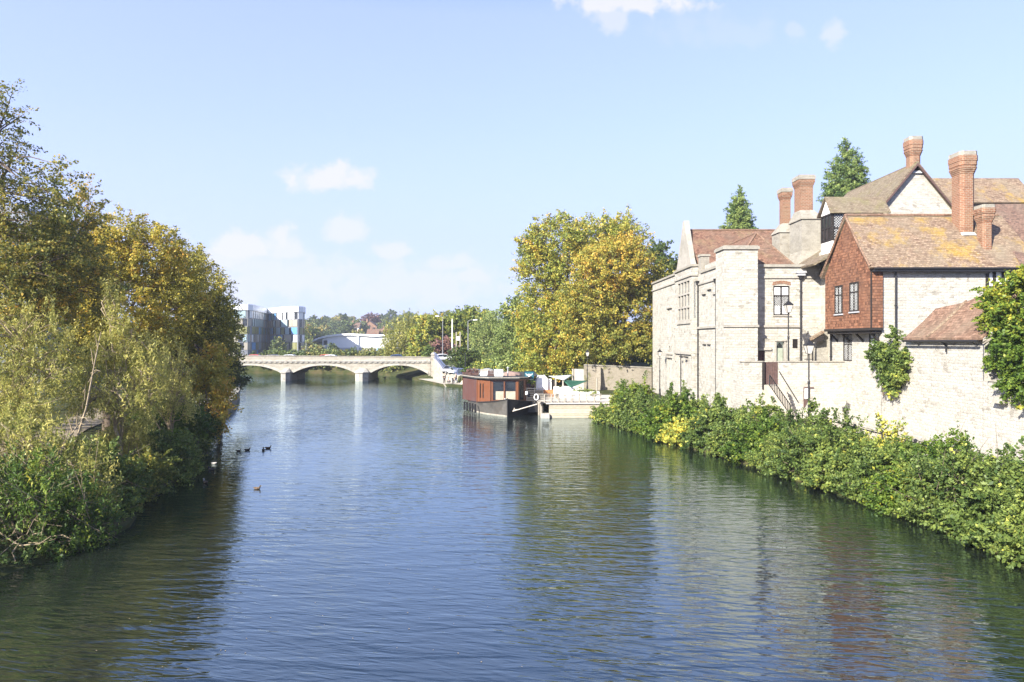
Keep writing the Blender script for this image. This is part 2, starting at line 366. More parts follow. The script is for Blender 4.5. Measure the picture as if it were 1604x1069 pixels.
def zground(x, y):
    if y > 128: yy = 129.6
    else: yy = y
    l, r = xl(y), xr(y)
    n = .12*math.sin(x*.9+y*.31)+.1*math.sin(y*.73-x*.4)
    if x > r:
        d = x-r
        if y < 88: return (-1 if d < .02 else .05+1.15*min(1, d/2.6) if d < 2.6 else 1.25+.15*ss(2.6,5,d))+ (0 if d < .3 or d > 3 else n*.6)
        if y < 129.5:
            k = ss(88, 95, y); lo = -1 if d < .02 else .42
            hi = lo if d < 3.3 else ztop(y)
            return lo if d < .02 else hi*k+1.4*(1-k)
        z = -1 if d < .02 else .5+1.6*min(1, d/6)+1.9*ss(3, 9, d)*(1-ss(140, 175, y))
        return z if d < .02 else z*(1-ss(150,180,y))+(1.9+hill(x,y))*ss(150,180,y)
    if x < l:
        d = l-x
        if d < .02: return -1
        q = .06+1.0*min(1, d/3)+.6*ss(3, 12, d)+n*.5*(d < 40)
        if y > 62 and y < 128: q = .75+.7*ss(4, 10, d)
        return q+2.4*ss(126, 131, y)*ss(6,12,d)*(1-ss(150,180,y)) + (hill(x,y) if y > 300 else 0)
    return -2.0
def ground():
    ys = sorted(set([-40,-20,0,10]+[14+i*1.5 for i in range(36)]+[66.0]+[66.62,66.76]+[68.5+i*1.5 for i in range(12)]+[86+i*1.5 for i in range(62)]+[182,190,200,215,230,250,275,300]+[320+i*15 for i in range(40)]+[950,1100,1400,1900,2800]))
    R_ = [0,.03,.3,1,1.8,2.6,3.2,3.45,4.5,6,8,11,15,20,28,38,50,66,84,105,130,160,200,250,310,400,520,700,950,1400,2200]
    V = []; n = len(R_)*2+1
    for y in ys:
        l, r = xl(y), xr(y)
        xs = [l-d for d in R_[::-1]]+[(l+r)/2]+[r+d for d in R_]
        for x in xs: V.append((x, y, zground(x, y)))
    Fc = []
    for i in range(len(ys)-1):
        for j in range(n-1): Fc.append((i*n+j, i*n+j+1, (i+1)*n+j+1, (i+1)*n+j))
    me = bpy.data.meshes.new('ground'); me.from_pydata(V, [], Fc)
    m, nt, out = newmat('meadow_ground'); p = pos(nt)
    c = ramp(nt, noise(nt, p, .35, 7, .65), [(.3,(.028,.034,.014)),(.5,(.05,.058,.02)),(.62,(.085,.075,.035)),(.75,(.11,.085,.05))])
    h = noise(nt, p, 6, 6, .7)
    pbsdf(nt, out, c, .95, .1, 0., bump(nt, h, .6, .08)); me.materials.append(m)
    o = link('ground', me); o['kind'] = 'structure'
ground()
def strip(name, pts, w, mat, dz=.03, zf=zground, n=4):
    m = MB(); rows = []
    for i, (x, y) in enumerate(pts):
        a = Vector(pts[max(i-1, 0)]); b = Vector(pts[min(i+1, len(pts)-1)]); t = (b-a).normalized(); q = Vector((-t.y, t.x))
        rows.append(m.add([(x+q.x*w*(k/n-.5), y+q.y*w*(k/n-.5), zf(x+q.x*w*(k/n-.5), y+q.y*w*(k/n-.5))+dz) for k in range(n+1)]))
    for a, b in zip(rows, rows[1:]):
        for k in range(n): m.face([a[k+1], a[k], b[k], b[k+1]])
    o = m.build(name, mat); o['kind'] = 'structure'; return o
M['path'] = plain('gravel_path', (.27,.225,.165), .95, .1, var=.2, scale=2.5, dirt=(.3,.25,.18))
M['paving'] = plain('stone_paving', (.44,.40,.33), .95, .1, var=.15, scale=2, dirt=(.3,.27,.2))
M['asphalt'] = plain('asphalt', (.06,.06,.062), .9, .2)
pl_ = [(xl(y)-9.2, y) for y in np.arange(14, 62, 1.5)]
strip('footpath', pl_, 2.6, M['path'], .05)
strip('riverside_path', [(22.2, y) for y in np.arange(20, 66, 1.5)], 4.6, M['paving'], .05)
strip('towpath', [(xr(y)+1.65, y) for y in np.arange(95, 128.5, 1.5)], 2.9, M['paving'], .02)
def raised():
    m = MB(); m.box(8.6, 150, 85.5, 128, .2, 4.25); o = m.build('raised_lawn', bpy.data.materials['meadow_ground']); o['kind'] = 'structure'
raised()
def water():
    me = bpy.data.meshes.new('river_water'); me.from_pydata([(-900,-40,0),(300,-40,0),(300,260,0),(-900,260,0)], [], [(0,1,2,3)])
    m, nt, out = newmat('river_water'); p = pos(nt)
    # wind ripples: crests run across the stream, finer ones on top; calm and ruffled patches
    dv = nd(nt, 'VectorMath', _operation='MULTIPLY', i0=p, i1=(.2, 1.0, 1)).outputs[0]
    a = noise(nt, dv, 1.9, 2, .45, .5)
    dv2 = nd(nt, 'VectorRotate', _rotation_type='Z_AXIS', Vector=p, Angle=R(14)).outputs[0]
    dv2 = nd(nt, 'VectorMath', _operation='MULTIPLY', i0=dv2, i1=(.28, 1.25, 1)).outputs[0]
    b = noise(nt, dv2, 3.8, 2, .5, .6)
    calm = rng_(nt, noise(nt, nd(nt, 'VectorMath', _operation='MULTIPLY', i0=p, i1=(.5, .22, 1)).outputs[0], .16, 3), .38, .62, .45, 1.25)
    h = math_(nt, 'MULTIPLY', math_(nt, 'ADD', a, math_(nt, 'MULTIPLY', b, .6)), calm)
    bs = nt.nodes.new('ShaderNodeBump'); bs.inputs['Strength'].default_value = 1.; bs.inputs['Distance'].default_value = WAVE; nt.links.new(h, bs.inputs['Height'])
    fr = nt.nodes.new('ShaderNodeFresnel'); fr.inputs[0].default_value = 1.333; nt.links.new(bs.outputs[0], fr.inputs['Normal'])
    fac = math_(nt, 'POWER', fr.outputs[0], .55)
    gl = nt.nodes.new('ShaderNodeBsdfAnisotropic'); gl.inputs['Color'].default_value = (.82,.955,1,1); gl.inputs['Roughness'].default_value = .03; nt.links.new(bs.outputs[0], gl.inputs['Normal'])
    df = nt.nodes.new('ShaderNodeBsdfDiffuse'); df.inputs[0].default_value = (.010,.013,.010,1)
    mx = nt.nodes.new('ShaderNodeMixShader'); nt.links.new(fac, mx.inputs[0]); nt.links.new(df.outputs[0], mx.inputs[1]); nt.links.new(gl.outputs[0], mx.inputs[2]); nt.links.new(mx.outputs[0], out.inputs[0])
    me.materials.append(m); o = link('river_water', me); o['kind'] = 'structure'
WAVE = .05
water()
# ---------------------------------------------------------------- leaves, trees, shrubs
LM = {}
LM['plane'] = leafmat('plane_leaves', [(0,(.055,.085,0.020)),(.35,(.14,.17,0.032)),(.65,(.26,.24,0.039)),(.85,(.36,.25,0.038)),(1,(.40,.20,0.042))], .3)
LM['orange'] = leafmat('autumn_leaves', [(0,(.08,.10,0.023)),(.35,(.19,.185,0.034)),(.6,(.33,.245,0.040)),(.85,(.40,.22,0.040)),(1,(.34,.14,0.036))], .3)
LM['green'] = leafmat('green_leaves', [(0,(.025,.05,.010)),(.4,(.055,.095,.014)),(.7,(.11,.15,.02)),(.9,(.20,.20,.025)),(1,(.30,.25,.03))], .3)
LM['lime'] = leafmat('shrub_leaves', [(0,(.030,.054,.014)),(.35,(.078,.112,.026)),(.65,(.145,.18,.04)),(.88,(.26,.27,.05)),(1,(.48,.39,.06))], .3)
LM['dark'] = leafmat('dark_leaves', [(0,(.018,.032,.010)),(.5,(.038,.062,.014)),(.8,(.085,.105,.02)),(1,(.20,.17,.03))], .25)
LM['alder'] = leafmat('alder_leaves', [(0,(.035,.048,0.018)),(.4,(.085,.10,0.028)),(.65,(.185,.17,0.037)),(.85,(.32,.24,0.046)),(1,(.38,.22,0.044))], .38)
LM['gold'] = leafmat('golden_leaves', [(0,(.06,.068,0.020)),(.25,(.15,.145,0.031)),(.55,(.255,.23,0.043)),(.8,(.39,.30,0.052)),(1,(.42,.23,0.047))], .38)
LM['willow'] = leafmat('willow_leaves', [(0,(.09,.105,.025)),(.35,(.20,.20,.045)),(.65,(.34,.31,.085)),(1,(.48,.41,.14))], .3, .45)
LM['birch'] = leafmat('birch_leaves', [(0,(.07,.10,.03)),(.5,(.16,.20,.06)),(.8,(.28,.29,.10)),(1,(.36,.32,.10))], .3)
LM['conifer'] = leafmat('conifer_needles', [(0,(.03,.055,.02)),(.5,(.075,.12,.035)),(1,(.18,.22,.06))], .25)
LM['copper'] = leafmat('copper_leaves', [(0,(.06,.03,.03)),(.5,(.12,.06,.055)),(1,(.19,.11,.08))], .2)
LM['far'] = leafmat('woodland_leaves', [(0,(.04,.06,.025)),(.4,(.08,.11,.035)),(.7,(.16,.16,.045)),(1,(.27,.20,.06))], .2)

def unit(n):
    v = RNG.normal(size=(n, 3)); return v/np.linalg.norm(v, axis=1)[:, None]
def leaf_mesh(name, C, T, size, mat, parent=None, aspect=.62, droop=0., up=.5, var=.5, origin=None):
    n = len(C)
    off = np.array(world_off(parent)) if parent else np.array(origin or (0,0,0))
    if droop > .5:
        a = unit(n)*(1-droop*.55)+np.array([0,0,-droop]); a /= np.linalg.norm(a, axis=1)[:, None]
        b = np.cross(a, unit(n))
    else:
        nn = unit(n)+np.array([0,0,up]); nn /= np.linalg.norm(nn, axis=1)[:, None]
        a = np.cross(nn, unit(n)); a /= np.linalg.norm(a, axis=1)[:, None]; b = np.cross(nn, a)
    b /= np.linalg.norm(b, axis=1)[:, None]
    L = size*(1+var*(RNG.random(n)*2-1)); L = L[:, None]; W = L*aspect
    V = np.empty((n, 4, 3)); V[:, 0] = C-a*L/2; V[:, 1] = C+b*W/2-a*L*.06; V[:, 2] = C+a*L/2; V[:, 3] = C-b*W/2-a*L*.06
    V -= off
    me = bpy.data.meshes.new(name)
    me.vertices.add(n*4); me.vertices.foreach_set('co', V.astype(np.float32).ravel())
    me.loops.add(n*4); me.loops.foreach_set('vertex_index', np.arange(n*4, dtype=np.int32))
    me.polygons.add(n); me.polygons.foreach_set('loop_start', np.arange(0, n*4, 4, dtype=np.int32))
    at_ = me.attributes.new('tint', 'FLOAT', 'POINT'); at_.data.foreach_set('value', np.repeat(np.clip(T, 0, 1), 4).astype(np.float32))
    me.materials.append(mat); me.update(calc_edges=True)
    return link(name, me, parent, origin)
def clusters(lobes, ncl, shell=.5, zmin=None, jitter=.16, inner=True):
    lb = np.array([l[:6] for l in lobes], float); w = (lb[:, 3]*lb[:, 4]*lb[:, 5])**(2/3); w /= w.sum()
    k = RNG.choice(len(lb), ncl, p=w); d = unit(ncl)
    r = shell+(1-shell)*np.sqrt(RNG.random(ncl))
    # knobbly outline: directions get their own reach
    ph = RNG.random(3)*6; kn = np.sin(d[:, 0]*5+ph[0]+k)*np.sin(d[:, 1]*5+ph[1]+k*2)*np.sin(d[:, 2]*6+ph[2])
    r = r*(1+jitter*kn+jitter*.6*(RNG.random(ncl)-.5))
    c = lb[k, :3]+d*lb[k, 3:6]*r[:, None]
    keep = np.ones(ncl, bool)
    if inner:
        for i in range(len(lb)):
            q = (((c-lb[i, :3])/lb[i, 3:6])**2).sum(1); keep &= ~((q < .2) & (k != i))
    if zmin is not None: keep &= c[:, 2] > zmin
    return c[keep], k[keep]
def foliage(lobes, ncl, nleaf, cr, tint, size, mat, parent, shoot=1.25, lat=.5, shell=.5, zmin=None, tvar=.12, lvar=.13, flat=.7, lobe_t=None, name='crown', wob=.16, ret=None, **kw):
    c, k = clusters(lobes, ncl, shell, zmin, wob)
    m = len(c); cs = cr*(.55+.9*RNG.random(m))
    cnt = np.maximum(4, (nleaf*(cs/cr)**2*(.5+RNG.random(m))).astype(int))
    idx = np.repeat(np.arange(m), cnt); n = len(idx)
    # leaves sit along outward growing shoots, so that the outline breaks into sprays
    lc = np.array([l[:3] for l in lobes], float)[k]; dr = c-lc; dr /= np.linalg.norm(dr, axis=1)[:, None]+1e-6
    dr = dr+np.array([0,0,.3])+unit(m)*.75; dr /= np.linalg.norm(dr, axis=1)[:, None]
    t = RNG.random(n)*1.7-.7
    g = unit(n)*(RNG.random(n)**.5)[:, None]*(cs[idx]*(1-.35*np.clip(t, 0, 1)))[:, None]*np.array([1,1,flat])*lat
    g += dr[idx]*(t*cs[idx]*shoot)[:, None]; g[:, 2] -= np.clip(t, 0, 1)**2*cs[idx]*.3
    if kw.get('droop', 0) > .5: g[:, 2] *= 2.1; g[:, :2] *= .75
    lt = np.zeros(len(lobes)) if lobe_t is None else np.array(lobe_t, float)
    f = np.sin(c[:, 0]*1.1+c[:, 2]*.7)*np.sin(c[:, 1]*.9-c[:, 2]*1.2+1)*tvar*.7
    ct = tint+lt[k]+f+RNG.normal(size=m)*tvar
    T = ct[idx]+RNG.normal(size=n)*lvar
    P_ = c[idx]+g
    if zmin is not None: P_[:, 2] = np.maximum(P_[:, 2], zmin-.1+.2*RNG.random(n))
    if ret is not None: ret.append(c)
    return leaf_mesh(name, P_, T, size, mat, parent, **kw)
def limbs(mb, base, h, r, targets, n_limb=9, twig=60, twr=.02, lean=(0,0), fork=.35, wig=.35):
    base = Vector(base); T = [Vector(t) for t in targets]
    top = base+Vector((lean[0], lean[1], h*.8))
    ax = [base.lerp(top, i/6)+Vector(((random.random()-.5)*wig, (random.random()-.5)*wig, 0))*(i > 0) for i in range(7)]
    mb.tube([base+Vector((0,0,-.5))]+ax, [r*1.5]+[r*(1.25-.17*i) if i else r*1.25 for i in range(7)], 8)
    ends = []
    for i in range(n_limb):
        t = T[int(i*len(T)/n_limb)]; s = ax[2+i % 4] if len(ax) > 5 else ax[-1]
        mid = s.lerp(t, .45)+Vector((0,0,.12*(t-s).length)); q = [s, s.lerp(mid, .5)+Vector((0,0,.2)), mid, mid.lerp(t, .5)+Vector((random.random()-.5, random.random()-.5, .3))*.5, t]
        mb.tube(q, [r*.5, r*.42, r*.33, r*.2, r*.07], 6); ends += [(q[2], r*.25), (q[3], r*.18), (q[1], r*.3)]
    for t in random.sample(T, min(twig, len(T))):
        s, rr = min(ends, key=lambda e: (e[0]-t).length)
        mid = s.lerp(t, .5)+Vector((random.random()-.5, random.random()-.5, random.random()*.6))*.6
        mb.tube([s, mid, t], [min(rr*.5, twr*2.2), twr*1.4, twr*.5], 4, False)
def L(px, py, Y, rx, rz, ry=None):
    k = Y/F; return (gx(px, Y), Y, gz(py, Y), rx*k, (ry if ry is not None else rx)*k, rz*k)
def tree(name, label, base, lobes, mat, size, ncl, nleaf, cr, tint, r=.3, bark='bark', group=None, nl=9, twig=70, cat='tree', lean=(0,0), twr=.025, hfrac=None, **kw):
    root = thing(name, base, label, cat, group); ret = []
    foliage(lobes, ncl, nleaf, cr, tint, size, LM[mat], root, ret=ret, **kw)
    top = max(l[2]+l[5] for l in lobes); mb = MB()
    limbs(mb, base, (top-base[2])*(hfrac or .62), r, list(ret[0]), nl, twig, twr, lean)
    mb.build('trunk', M[bark], root, smooth=True); return root
def shrub(name, label, base, lobes, mat, size, ncl, nleaf, cr, tint, group=None, cat='shrub', stems=14, spray=0, twigs=0, stem_mat='bark', **kw):
    root = thing(name, base, label, cat, group); ret = []
    b = Vector(base)
    if spray:      # upright shoots standing above the rest
        lobes = list(lobes)
        for i in range(spray):
            l = random.choice(lobes[:3]); hh = .5+random.random()*.7
            lobes.append((l[0]+(random.random()-.5)*l[3]*1.3, l[1]+(random.random()-.5)*l[4]*1.2, l[2]+l[5]*.75+hh*.3, .16+.14*random.random(), .2, hh))
    foliage(lobes, ncl, nleaf, cr, tint, size, LM[mat], root, ret=ret, name='foliage', **kw)
    mb = MB(); c = ret[0]
    for i in range(min(stems, len(c))):
        t = Vector(c[int(i*len(c)/stems)]); s = b+Vector(((random.random()-.5)*.8, (random.random()-.5)*.8, -.3))
        s.x = b.x*.5+t.x*.5+(random.random()-.5)*.4; s.y = b.y*.5+t.y*.5
        mb.tube([s, s.lerp(t, .5)+Vector((random.random()-.5, random.random()-.5, .3))*.4, t], [.035, .025, .008], 4, False)
    for i in range(twigs):
        t = Vector(random.choice(c)); o = Vector(lobes[random.randrange(min(4, len(lobes)))][:3]); d = (t-o).normalized()+Vector((random.random()-.5, random.random()-.5, random.random()*.9))*.8
        e = t+d*(.3+.6*random.random()); mb.tube([o.lerp(t, .5), t, e], [.016, .012, .005], 4, False)
    mb.build('stem', M[stem_mat], root, smooth=True); return root
# ---------------------------------------------------------------- stone mansion
def downpipe(parent, x, y, z0, z1, hopper=True, r=.06, off=(0,0), shoe=True):
    m = MB(); m.tube([(x,y,z0),(x,y,z1)], r, 8)
    zz = z0+1.5
    while zz < z1-.5: m.lathe([(r,-.05),(r*1.5,-.04),(r*1.5,.04),(r,.05)], (x,y,zz), 8); zz += 1.9
    if hopper: m.frustum([(x-.1,y-.1,z1-.05),(x+.1,y-.1,z1-.05),(x+.1,y+.1,z1-.05),(x-.1,y+.1,z1-.05)], [(x-.2,y-.18,z1+.35),(x+.2,y-.18,z1+.35),(x+.2,y+.12,z1+.35),(x-.2,y+.12,z1+.35)])
    m.build('downpipe', M['black'], parent)
def mansion():
    T = thing('stone_mansion', (20,62,1.4), 'pale ragstone mansion with flat parapets and mullioned bay standing beside the river shrubs', 'mansion')
    X0, zb = 16.9, .9
    rag, dr = M['rag'], M['dress']
    # river front, far part
    pl = Plane((X0,82,zb), (0,-1,0), (-1,0,0)); m = MB()
    def yo(px, X=X0): return 82-X*F/(px-CX)      # along-wall position of an image column
    wall_holes(m, pl, 82-68.7, 14.3-zb, [(yo(1048)-.1, yo(1048)+.5, 6.3-zb, 6.95-zb), (yo(1051.5), yo(1051.5)+.35, 6.3-zb, 6.95-zb), (yo(1045.2), yo(1052.5), 2.6-zb, 5.6-zb), (yo(1045.5), yo(1052), 7.9-zb, 10.9-zb)], .12)
    m.poly((X0,82,zb),(X0,82,14.3),(27,82,14.3),(27,82,zb))
    m.build('wall', rag, T)
    b = MB()
    for z0, z1 in ((2.6,5.6),(7.9,10.9)):
        b = MB(); b.poly(pl.p(yo(1045.0),z0-zb,-.11), pl.p(yo(1053),z0-zb,-.11), pl.p(yo(1053),z1-zb,-.11), pl.p(yo(1045.0),z1-zb,-.11))
        bar(b, pl, yo(1048.6), yo(1049.4), z0-zb, z1-zb, -.11, -.04); b.build('blocked_window', M['rag2'], T)
    b = MB(); b.poly(pl.p(yo(1047),6.25-zb,-.1), pl.p(yo(1053),6.25-zb,-.1), pl.p(yo(1053),7-zb,-.1), pl.p(yo(1047),7-zb,-.1)); b.build('vent', M['blackwood'], T)
    tr = MB()
    for px0, px1, z in ((1044.5,1053,5.7),(1044,1053.5,6.05),(1045,1053,11.0)): bar(tr, pl, yo(px0), yo(px1), z-zb, z+.14-zb, 0, .13)
    bar(tr, pl, -.1, 82-68.65, 13.45-zb, 13.62-zb, 0, .12)
    build_each(tr, 'string_course', dr, T)
    # bay
    XB = 16.4; pb = Plane((XB,68.7,zb), (0,-1,0), (-1,0,0)); m = MB(); wB = 68.7-62.2
    def yb(px): return 68.7-XB*F/(px-CX)
    wx0, wx1 = yb(1062), yb(1080.5); wz0, wz1 = gz(503,65)-zb, gz(441,65)-zb
    wall_holes(m, pb, wB, 14.3-zb, [(wx0, wx1, wz0, wz1), (yb(1062.5), yb(1078), .8, 5.15)], .25)
    ps = Plane((XB,62.2,zb), (1,0,0), (0,-1,0)); lw = (.17, .40, gz(499,62)-zb, gz(441,62)-zb)
    wall_holes(m, ps, X0-XB+.05, 14.3-zb, [lw], .12)
    m.poly((XB,68.7,zb),(XB,68.7,14.3),(X0,68.7,14.3),(X0,68.7,zb))
    m.build('wall', dr if False else rag, T)
    w = MB(); n = 4
    for i in range(n+1): c = wx0+(wx1-wx0)*i/n; bar(w, pb, c-.09, c+.09, wz0, wz1, -.18, .03)
    for f in (0, .34, .67, 1): c = wz0+(wz1-wz0)*f; bar(w, pb, wx0-.1, wx1+.1, c-.09, c+.09, -.17, .035)
    bar(w, pb, wx0-.25, wx1+.25, wz0-.3, wz0-.1, 0, .12)
    wo = w.build('window', M['dress'], T)
    g = MB(); g.poly(pb.p(wx0,wz0,-.12), pb.p(wx1,wz0,-.12), pb.p(wx1,wz1,-.12), pb.p(wx0,wz1,-.12)); g.build('pane', M['glass_pale'], wo)
    window(T, ps, *lw, M['dress'], M['glass'], d=-.08, t=.03, mull=0, trans=(.36,.68), lattice=M['leadcame'], step=.13)
    b = MB(); x0, x1 = yb(1062), yb(1078.5); b.poly(pb.p(x0,.75,-.24), pb.p(x1,.75,-.24), pb.p(x1,5.2,-.24), pb.p(x0,5.2,-.24)); bar(b, pb, x0+1.6, x0+1.75, .75, 5.2, -.24, -.12); b.build('blocked_window', M['rag2'], T)
    tr = MB(); bar(tr, pb, yb(1058), yb(1083), 5.35, 5.6, 0, .16); bar(tr, pb, yb(1058), yb(1059), 4.6, 5.35, 0, .14); bar(tr, pb, 0, wB+.1, 13.45-zb, 13.62-zb, 0, .12); bar(tr, ps, -.1, .5, 13.45-zb, 13.62-zb, 0, .12)
    for k in range(2): bar(tr, pb, yb(1066+5*k), yb(1069+5*k), 4.75+.12*k, 4.9+.12*k, 0, .1)
    build_each(tr, 'string_course', dr, T)
    # river front, near part
    Xn = 16.95; pn = Plane((Xn,62.2,zb), (0,-1,0), (-1,0,0)); m = MB()
    def yn(px): return 62.2-Xn*F/(px-CX)
    hs = [(yn(1101.5), yn(1106), 4.0-zb, 7.2-zb), (yn(1108.5), yn(1113), 4.0-zb, 7.2-zb), (yn(1100.5), yn(1105.5), 9.3-zb, 11.6-zb), (yn(1109), yn(1114), 9.3-zb, 11.9-zb)]
    wall_holes(m, pn, 62.2-55.4, 13.55-zb, hs, .08); m.build('wall', rag, T)
    b = MB()
    for h in hs: b = MB(); b.poly(pn.p(h[0]-.01,h[2]-.01,-.07), pn.p(h[1]+.01,h[2]-.01,-.07), pn.p(h[1]+.01,h[3]+.01,-.07), pn.p(h[0]-.01,h[3]+.01,-.07)); b.build('blocked_window', M['rag2'], T)
    tr = MB()
    for h in hs: bar(tr, pn, h[0]-.1, h[1]+.1, h[3]+.02, h[3]+.18, 0, .14)
    bar(tr, pn, yn(1120)-.4, yn(1120)+.3, 11.4-zb, 11.55-zb, 0, .14)
    bar(tr, pn, 0, 6.7, 8.6-zb, 8.78-zb, 0, .15); bar(tr, pn, 0, 6.8, 12.55-zb, 12.7-zb, 0, .1)
    # turret
    tx0, tx1, ty = 16.78, 19.45, 54.0
    tr.box(tx0-.1, tx1+.08, ty-.1, ty+.02, 8.6, 8.78)
    m = MB(); m.box(tx0, tx1, ty, 56.2, zb, 14.75); m.build('turret', rag, T)
    cp = MB(); cp.box(tx0-.12, tx1+.12, ty-.12, 56.3, 14.753, 14.98); cp.box(tx0-.03, tx1+.03, ty-.03, 56.25, 14.983, 15.06)
    # front facing the footbridge
    pf = Plane((tx1,55,zb), (1,0,0), (0,-1,0)); WF = 25.3-tx1
    def xf(px): return gx(px,55)-tx1
    win = (xf(1211.5), xf(1237), gz(494,55)-zb, gz(448,55)-zb); vent = (xf(1241.5), xf(1250), gz(546,55)-zb, gz(531.5,55)-zb)
    d2 = (xf(1178), xf(1198), 4.35-zb, gz(549,55)-zb); d1 = (xf(1216), xf(1228), 4.35-zb, gz(536,55)-zb)
    m = MB(); wall_holes(m, pf, WF, 13.45-zb, [win, vent, d1, d2], .22); m.build('wall', rag, T)
    m = MB(); wx = 25.297; m.build('wall', rag, T) if False else None
    wdw = window(T, pf, *win, M['blackwood'], M['glass'], d=-.12, t=.085, mull=1, trans=(.66,), lattice=M['leadcame'], lat_z=(win[2]+.05, win[2]+(win[3]-win[2])*.65), step=.15, blind=(win[2]+(win[3]-win[2])*.69, win[3]-.1, M['blind']), sill=M['dress'])
    b = MB(); pl_b = [(win[0]+.16, win[2]+.1), (win[0]+.55, win[2]+.1), (win[0]+.55, win[2]+.75), (win[0]+.16, win[2]+.75)]
    b.poly(*[pf.p(x, z, -.112) for x, z in pl_b]); b.poly(*[pf.p(x+.62, z, -.112) for x, z in pl_b]); b.build('curtain', M['blind'], wdw)
    ar = MB(); n = 12
    for i in range(n):
        f0, f1 = i/n, (i+1)/n-.012; bz = lambda f: win[3]+.03+.13*math.sin(math.pi*f)
        q = [(win[0]-.08+(win[1]-win[0]+.16)*f0, bz(f0)), (win[0]-.08+(win[1]-win[0]+.16)*f1, bz(f1))]
        ar.prism([pf.p(q[0][0], q[0][1], .0), pf.p(q[1][0], q[1][1], .0), pf.p(q[1][0], q[1][1]+.26, .0), pf.p(q[0][0], q[0][1]+.26, .0)], pf.n*.03)
    ar.build('brick_arch', M['brick'], T)
    b = MB(); b.poly(pf.p(vent[0],vent[2],-.1), pf.p(vent[1],vent[2],-.1), pf.p(vent[1],vent[3],-.1), pf.p(vent[0],vent[3],-.1))
    for k in range(6): z = vent[2]+(vent[3]-vent[2])*(k+.5)/6; bar(b, pf, vent[0], vent[1], z-.02, z+.02, -.1, -.05)
    b.build('vent', M['blackwood'], T)
    # small doorway with pointed glazed head, brown door with a stone lintel
    d = MB(); bar(d, pf, d1[0]+.06, d1[1]-.06, d1[2], d1[3]-.5, -.16, -.11); dd = d.build('door', M['green_door'], T)
    hd = MB(); cx_ = (d1[0]+d1[1])/2; hw = (d1[1]-d1[0])/2-.07
    pts = [pf.p(cx_-hw, d1[3]-.48, -.13), pf.p(cx_+hw, d1[3]-.48, -.13), pf.p(cx_+hw*.8, d1[3]-.25, -.13), pf.p(cx_, d1[3]-.05, -.13), pf.p(cx_-hw*.8, d1[3]-.25, -.13)]
    hd.poly(*pts); hd.build('fanlight', M['glass'], dd)
    bd = MB(); n = 7
    for i in range(n): x = d2[0]+(d2[1]-d2[0])*i/n; bar(bd, pf, x+.008, x+(d2[1]-d2[0])/n-.008, d2[2], d2[3]-.02, -.16, -.1)
    bd.build('door', M['brown_wood'], T)
    bar(tr, pf, d2[0]-.35, d2[1]+.5, d2[3]+.01, d2[3]+.22, -.05, .14)
    bar(tr, pf, d1[0]-.15, d1[1]+.15, d1[3]+.06, d1[3]+.2, 0, .12); bar(tr, pf, d1[0]-.16, d1[0], d1[2], d1[3]+.06, -.05, .05); bar(tr, pf, d1[1], d1[1]+.16, d1[2], d1[3]+.06, -.05, .05)
    k = MB(); kx = gx(1191,55)-tx1; k.frustum([pf.p(kx-.16,d2[3]+.23,.02), pf.p(kx+.2,d2[3]+.23,.02), pf.p(kx+.2,d2[3]+.23,.2), pf.p(kx-.16,d2[3]+.23,.2)], [pf.p(kx-.14,d2[3]+.75,.02), pf.p(kx-.02,d2[3]+.78,.02), pf.p(kx-.02,d2[3]+.72,.1), pf.p(kx-.14,d2[3]+.72,.1)]); k.build('carved_stone', M['grey_stone'], T)
    bar(tr, pf, .08, xf(1252), 8.6-zb, 8.78-zb, 0, .14); bar(tr, pf, .08, WF-1.1, 12.55-zb, 12.72-zb, 0, .1)
    build_each(tr, 'string_course', dr, T)
    # copings
    cp.box(X0-.14, X0+.4, 68.75, 82.1, 14.3, 14.5); cp.box(XB-.14, XB+.4, 62.08, 68.8, 14.3, 14.5); cp.box(XB+.4, 17.3, 62.08, 62.5, 14.3, 14.49)
    cp.box(Xn-.12, Xn+.4, 56.3, 61.2, 13.55, 13.75); cp.box(tx1+.12, 25.35, 54.86, 55.4, 13.45, 13.68)
    cp.box(16.95, 17.7, 61.2, 62.07, 13.55, 15.1); cp.box(16.87, 17.78, 61.12, 62.06, 15.1, 15.28)
    build_each(cp, 'coping', M['grey_stone'], T)
    # parapet backs so that the wall heads have thickness
    pb_ = MB(); pb_.poly((tx1,55.4,12.6),(25.3,55.4,12.6),(25.3,55.4,13.45),(tx1,55.4,13.45)); pb_.poly((17.3,56,12.6),(17.3,82,12.6),(17.3,82,14.3),(17.3,56,14.3)); build_each(pb_, 'parapet', rag, T)
    # main roof with gable to the river
    zr, yr, ze = 18.45, 67.5, 13.3; rf = MB()
    for ye in (62.6, 72.4):
        a, bq = (17.45, 27.6); rf.prism([(a,yr,zr),(bq,yr,zr),(bq,ye,ze),(a,ye,ze)], (0,0,-.15))
    ro = rf.build('roof', M['roof_red'], T)
    rd = MB(); rd.tube([(17.5,yr,zr),(27.4,yr,zr)], .12, 6); rd.build('ridge', M['roof_clay'], ro)
    g = MB(); g.prism([(16.95,63.9,13.9),(16.95,71.1,13.9),(16.95,69.9,15.4),(16.95,67.9,18.9),(16.95,67.75,19.35),(16.95,67.25,19.35),(16.95,67.1,18.9),(16.95,65.1,15.4)], (.5,0,0)); g.build('gable', M['dress'], T)
    # small hipped roof towards the front
    h = MB(); ap, af = (20.9,66,16.75), (20.9,58.4,16.75); c0, c1 = (18.0,55.7,13.3), (23.5,55.7,13.3); e0, e1 = (18.0,66,13.3), (23.5,66,13.3)
    h.poly(c0, c1, af); h.poly(c0, af, ap, e0); h.poly(c1, e1, ap, af); h.poly(c0, e0, e1, c1)
    ho = h.build('roof', M['roof_red'], T)
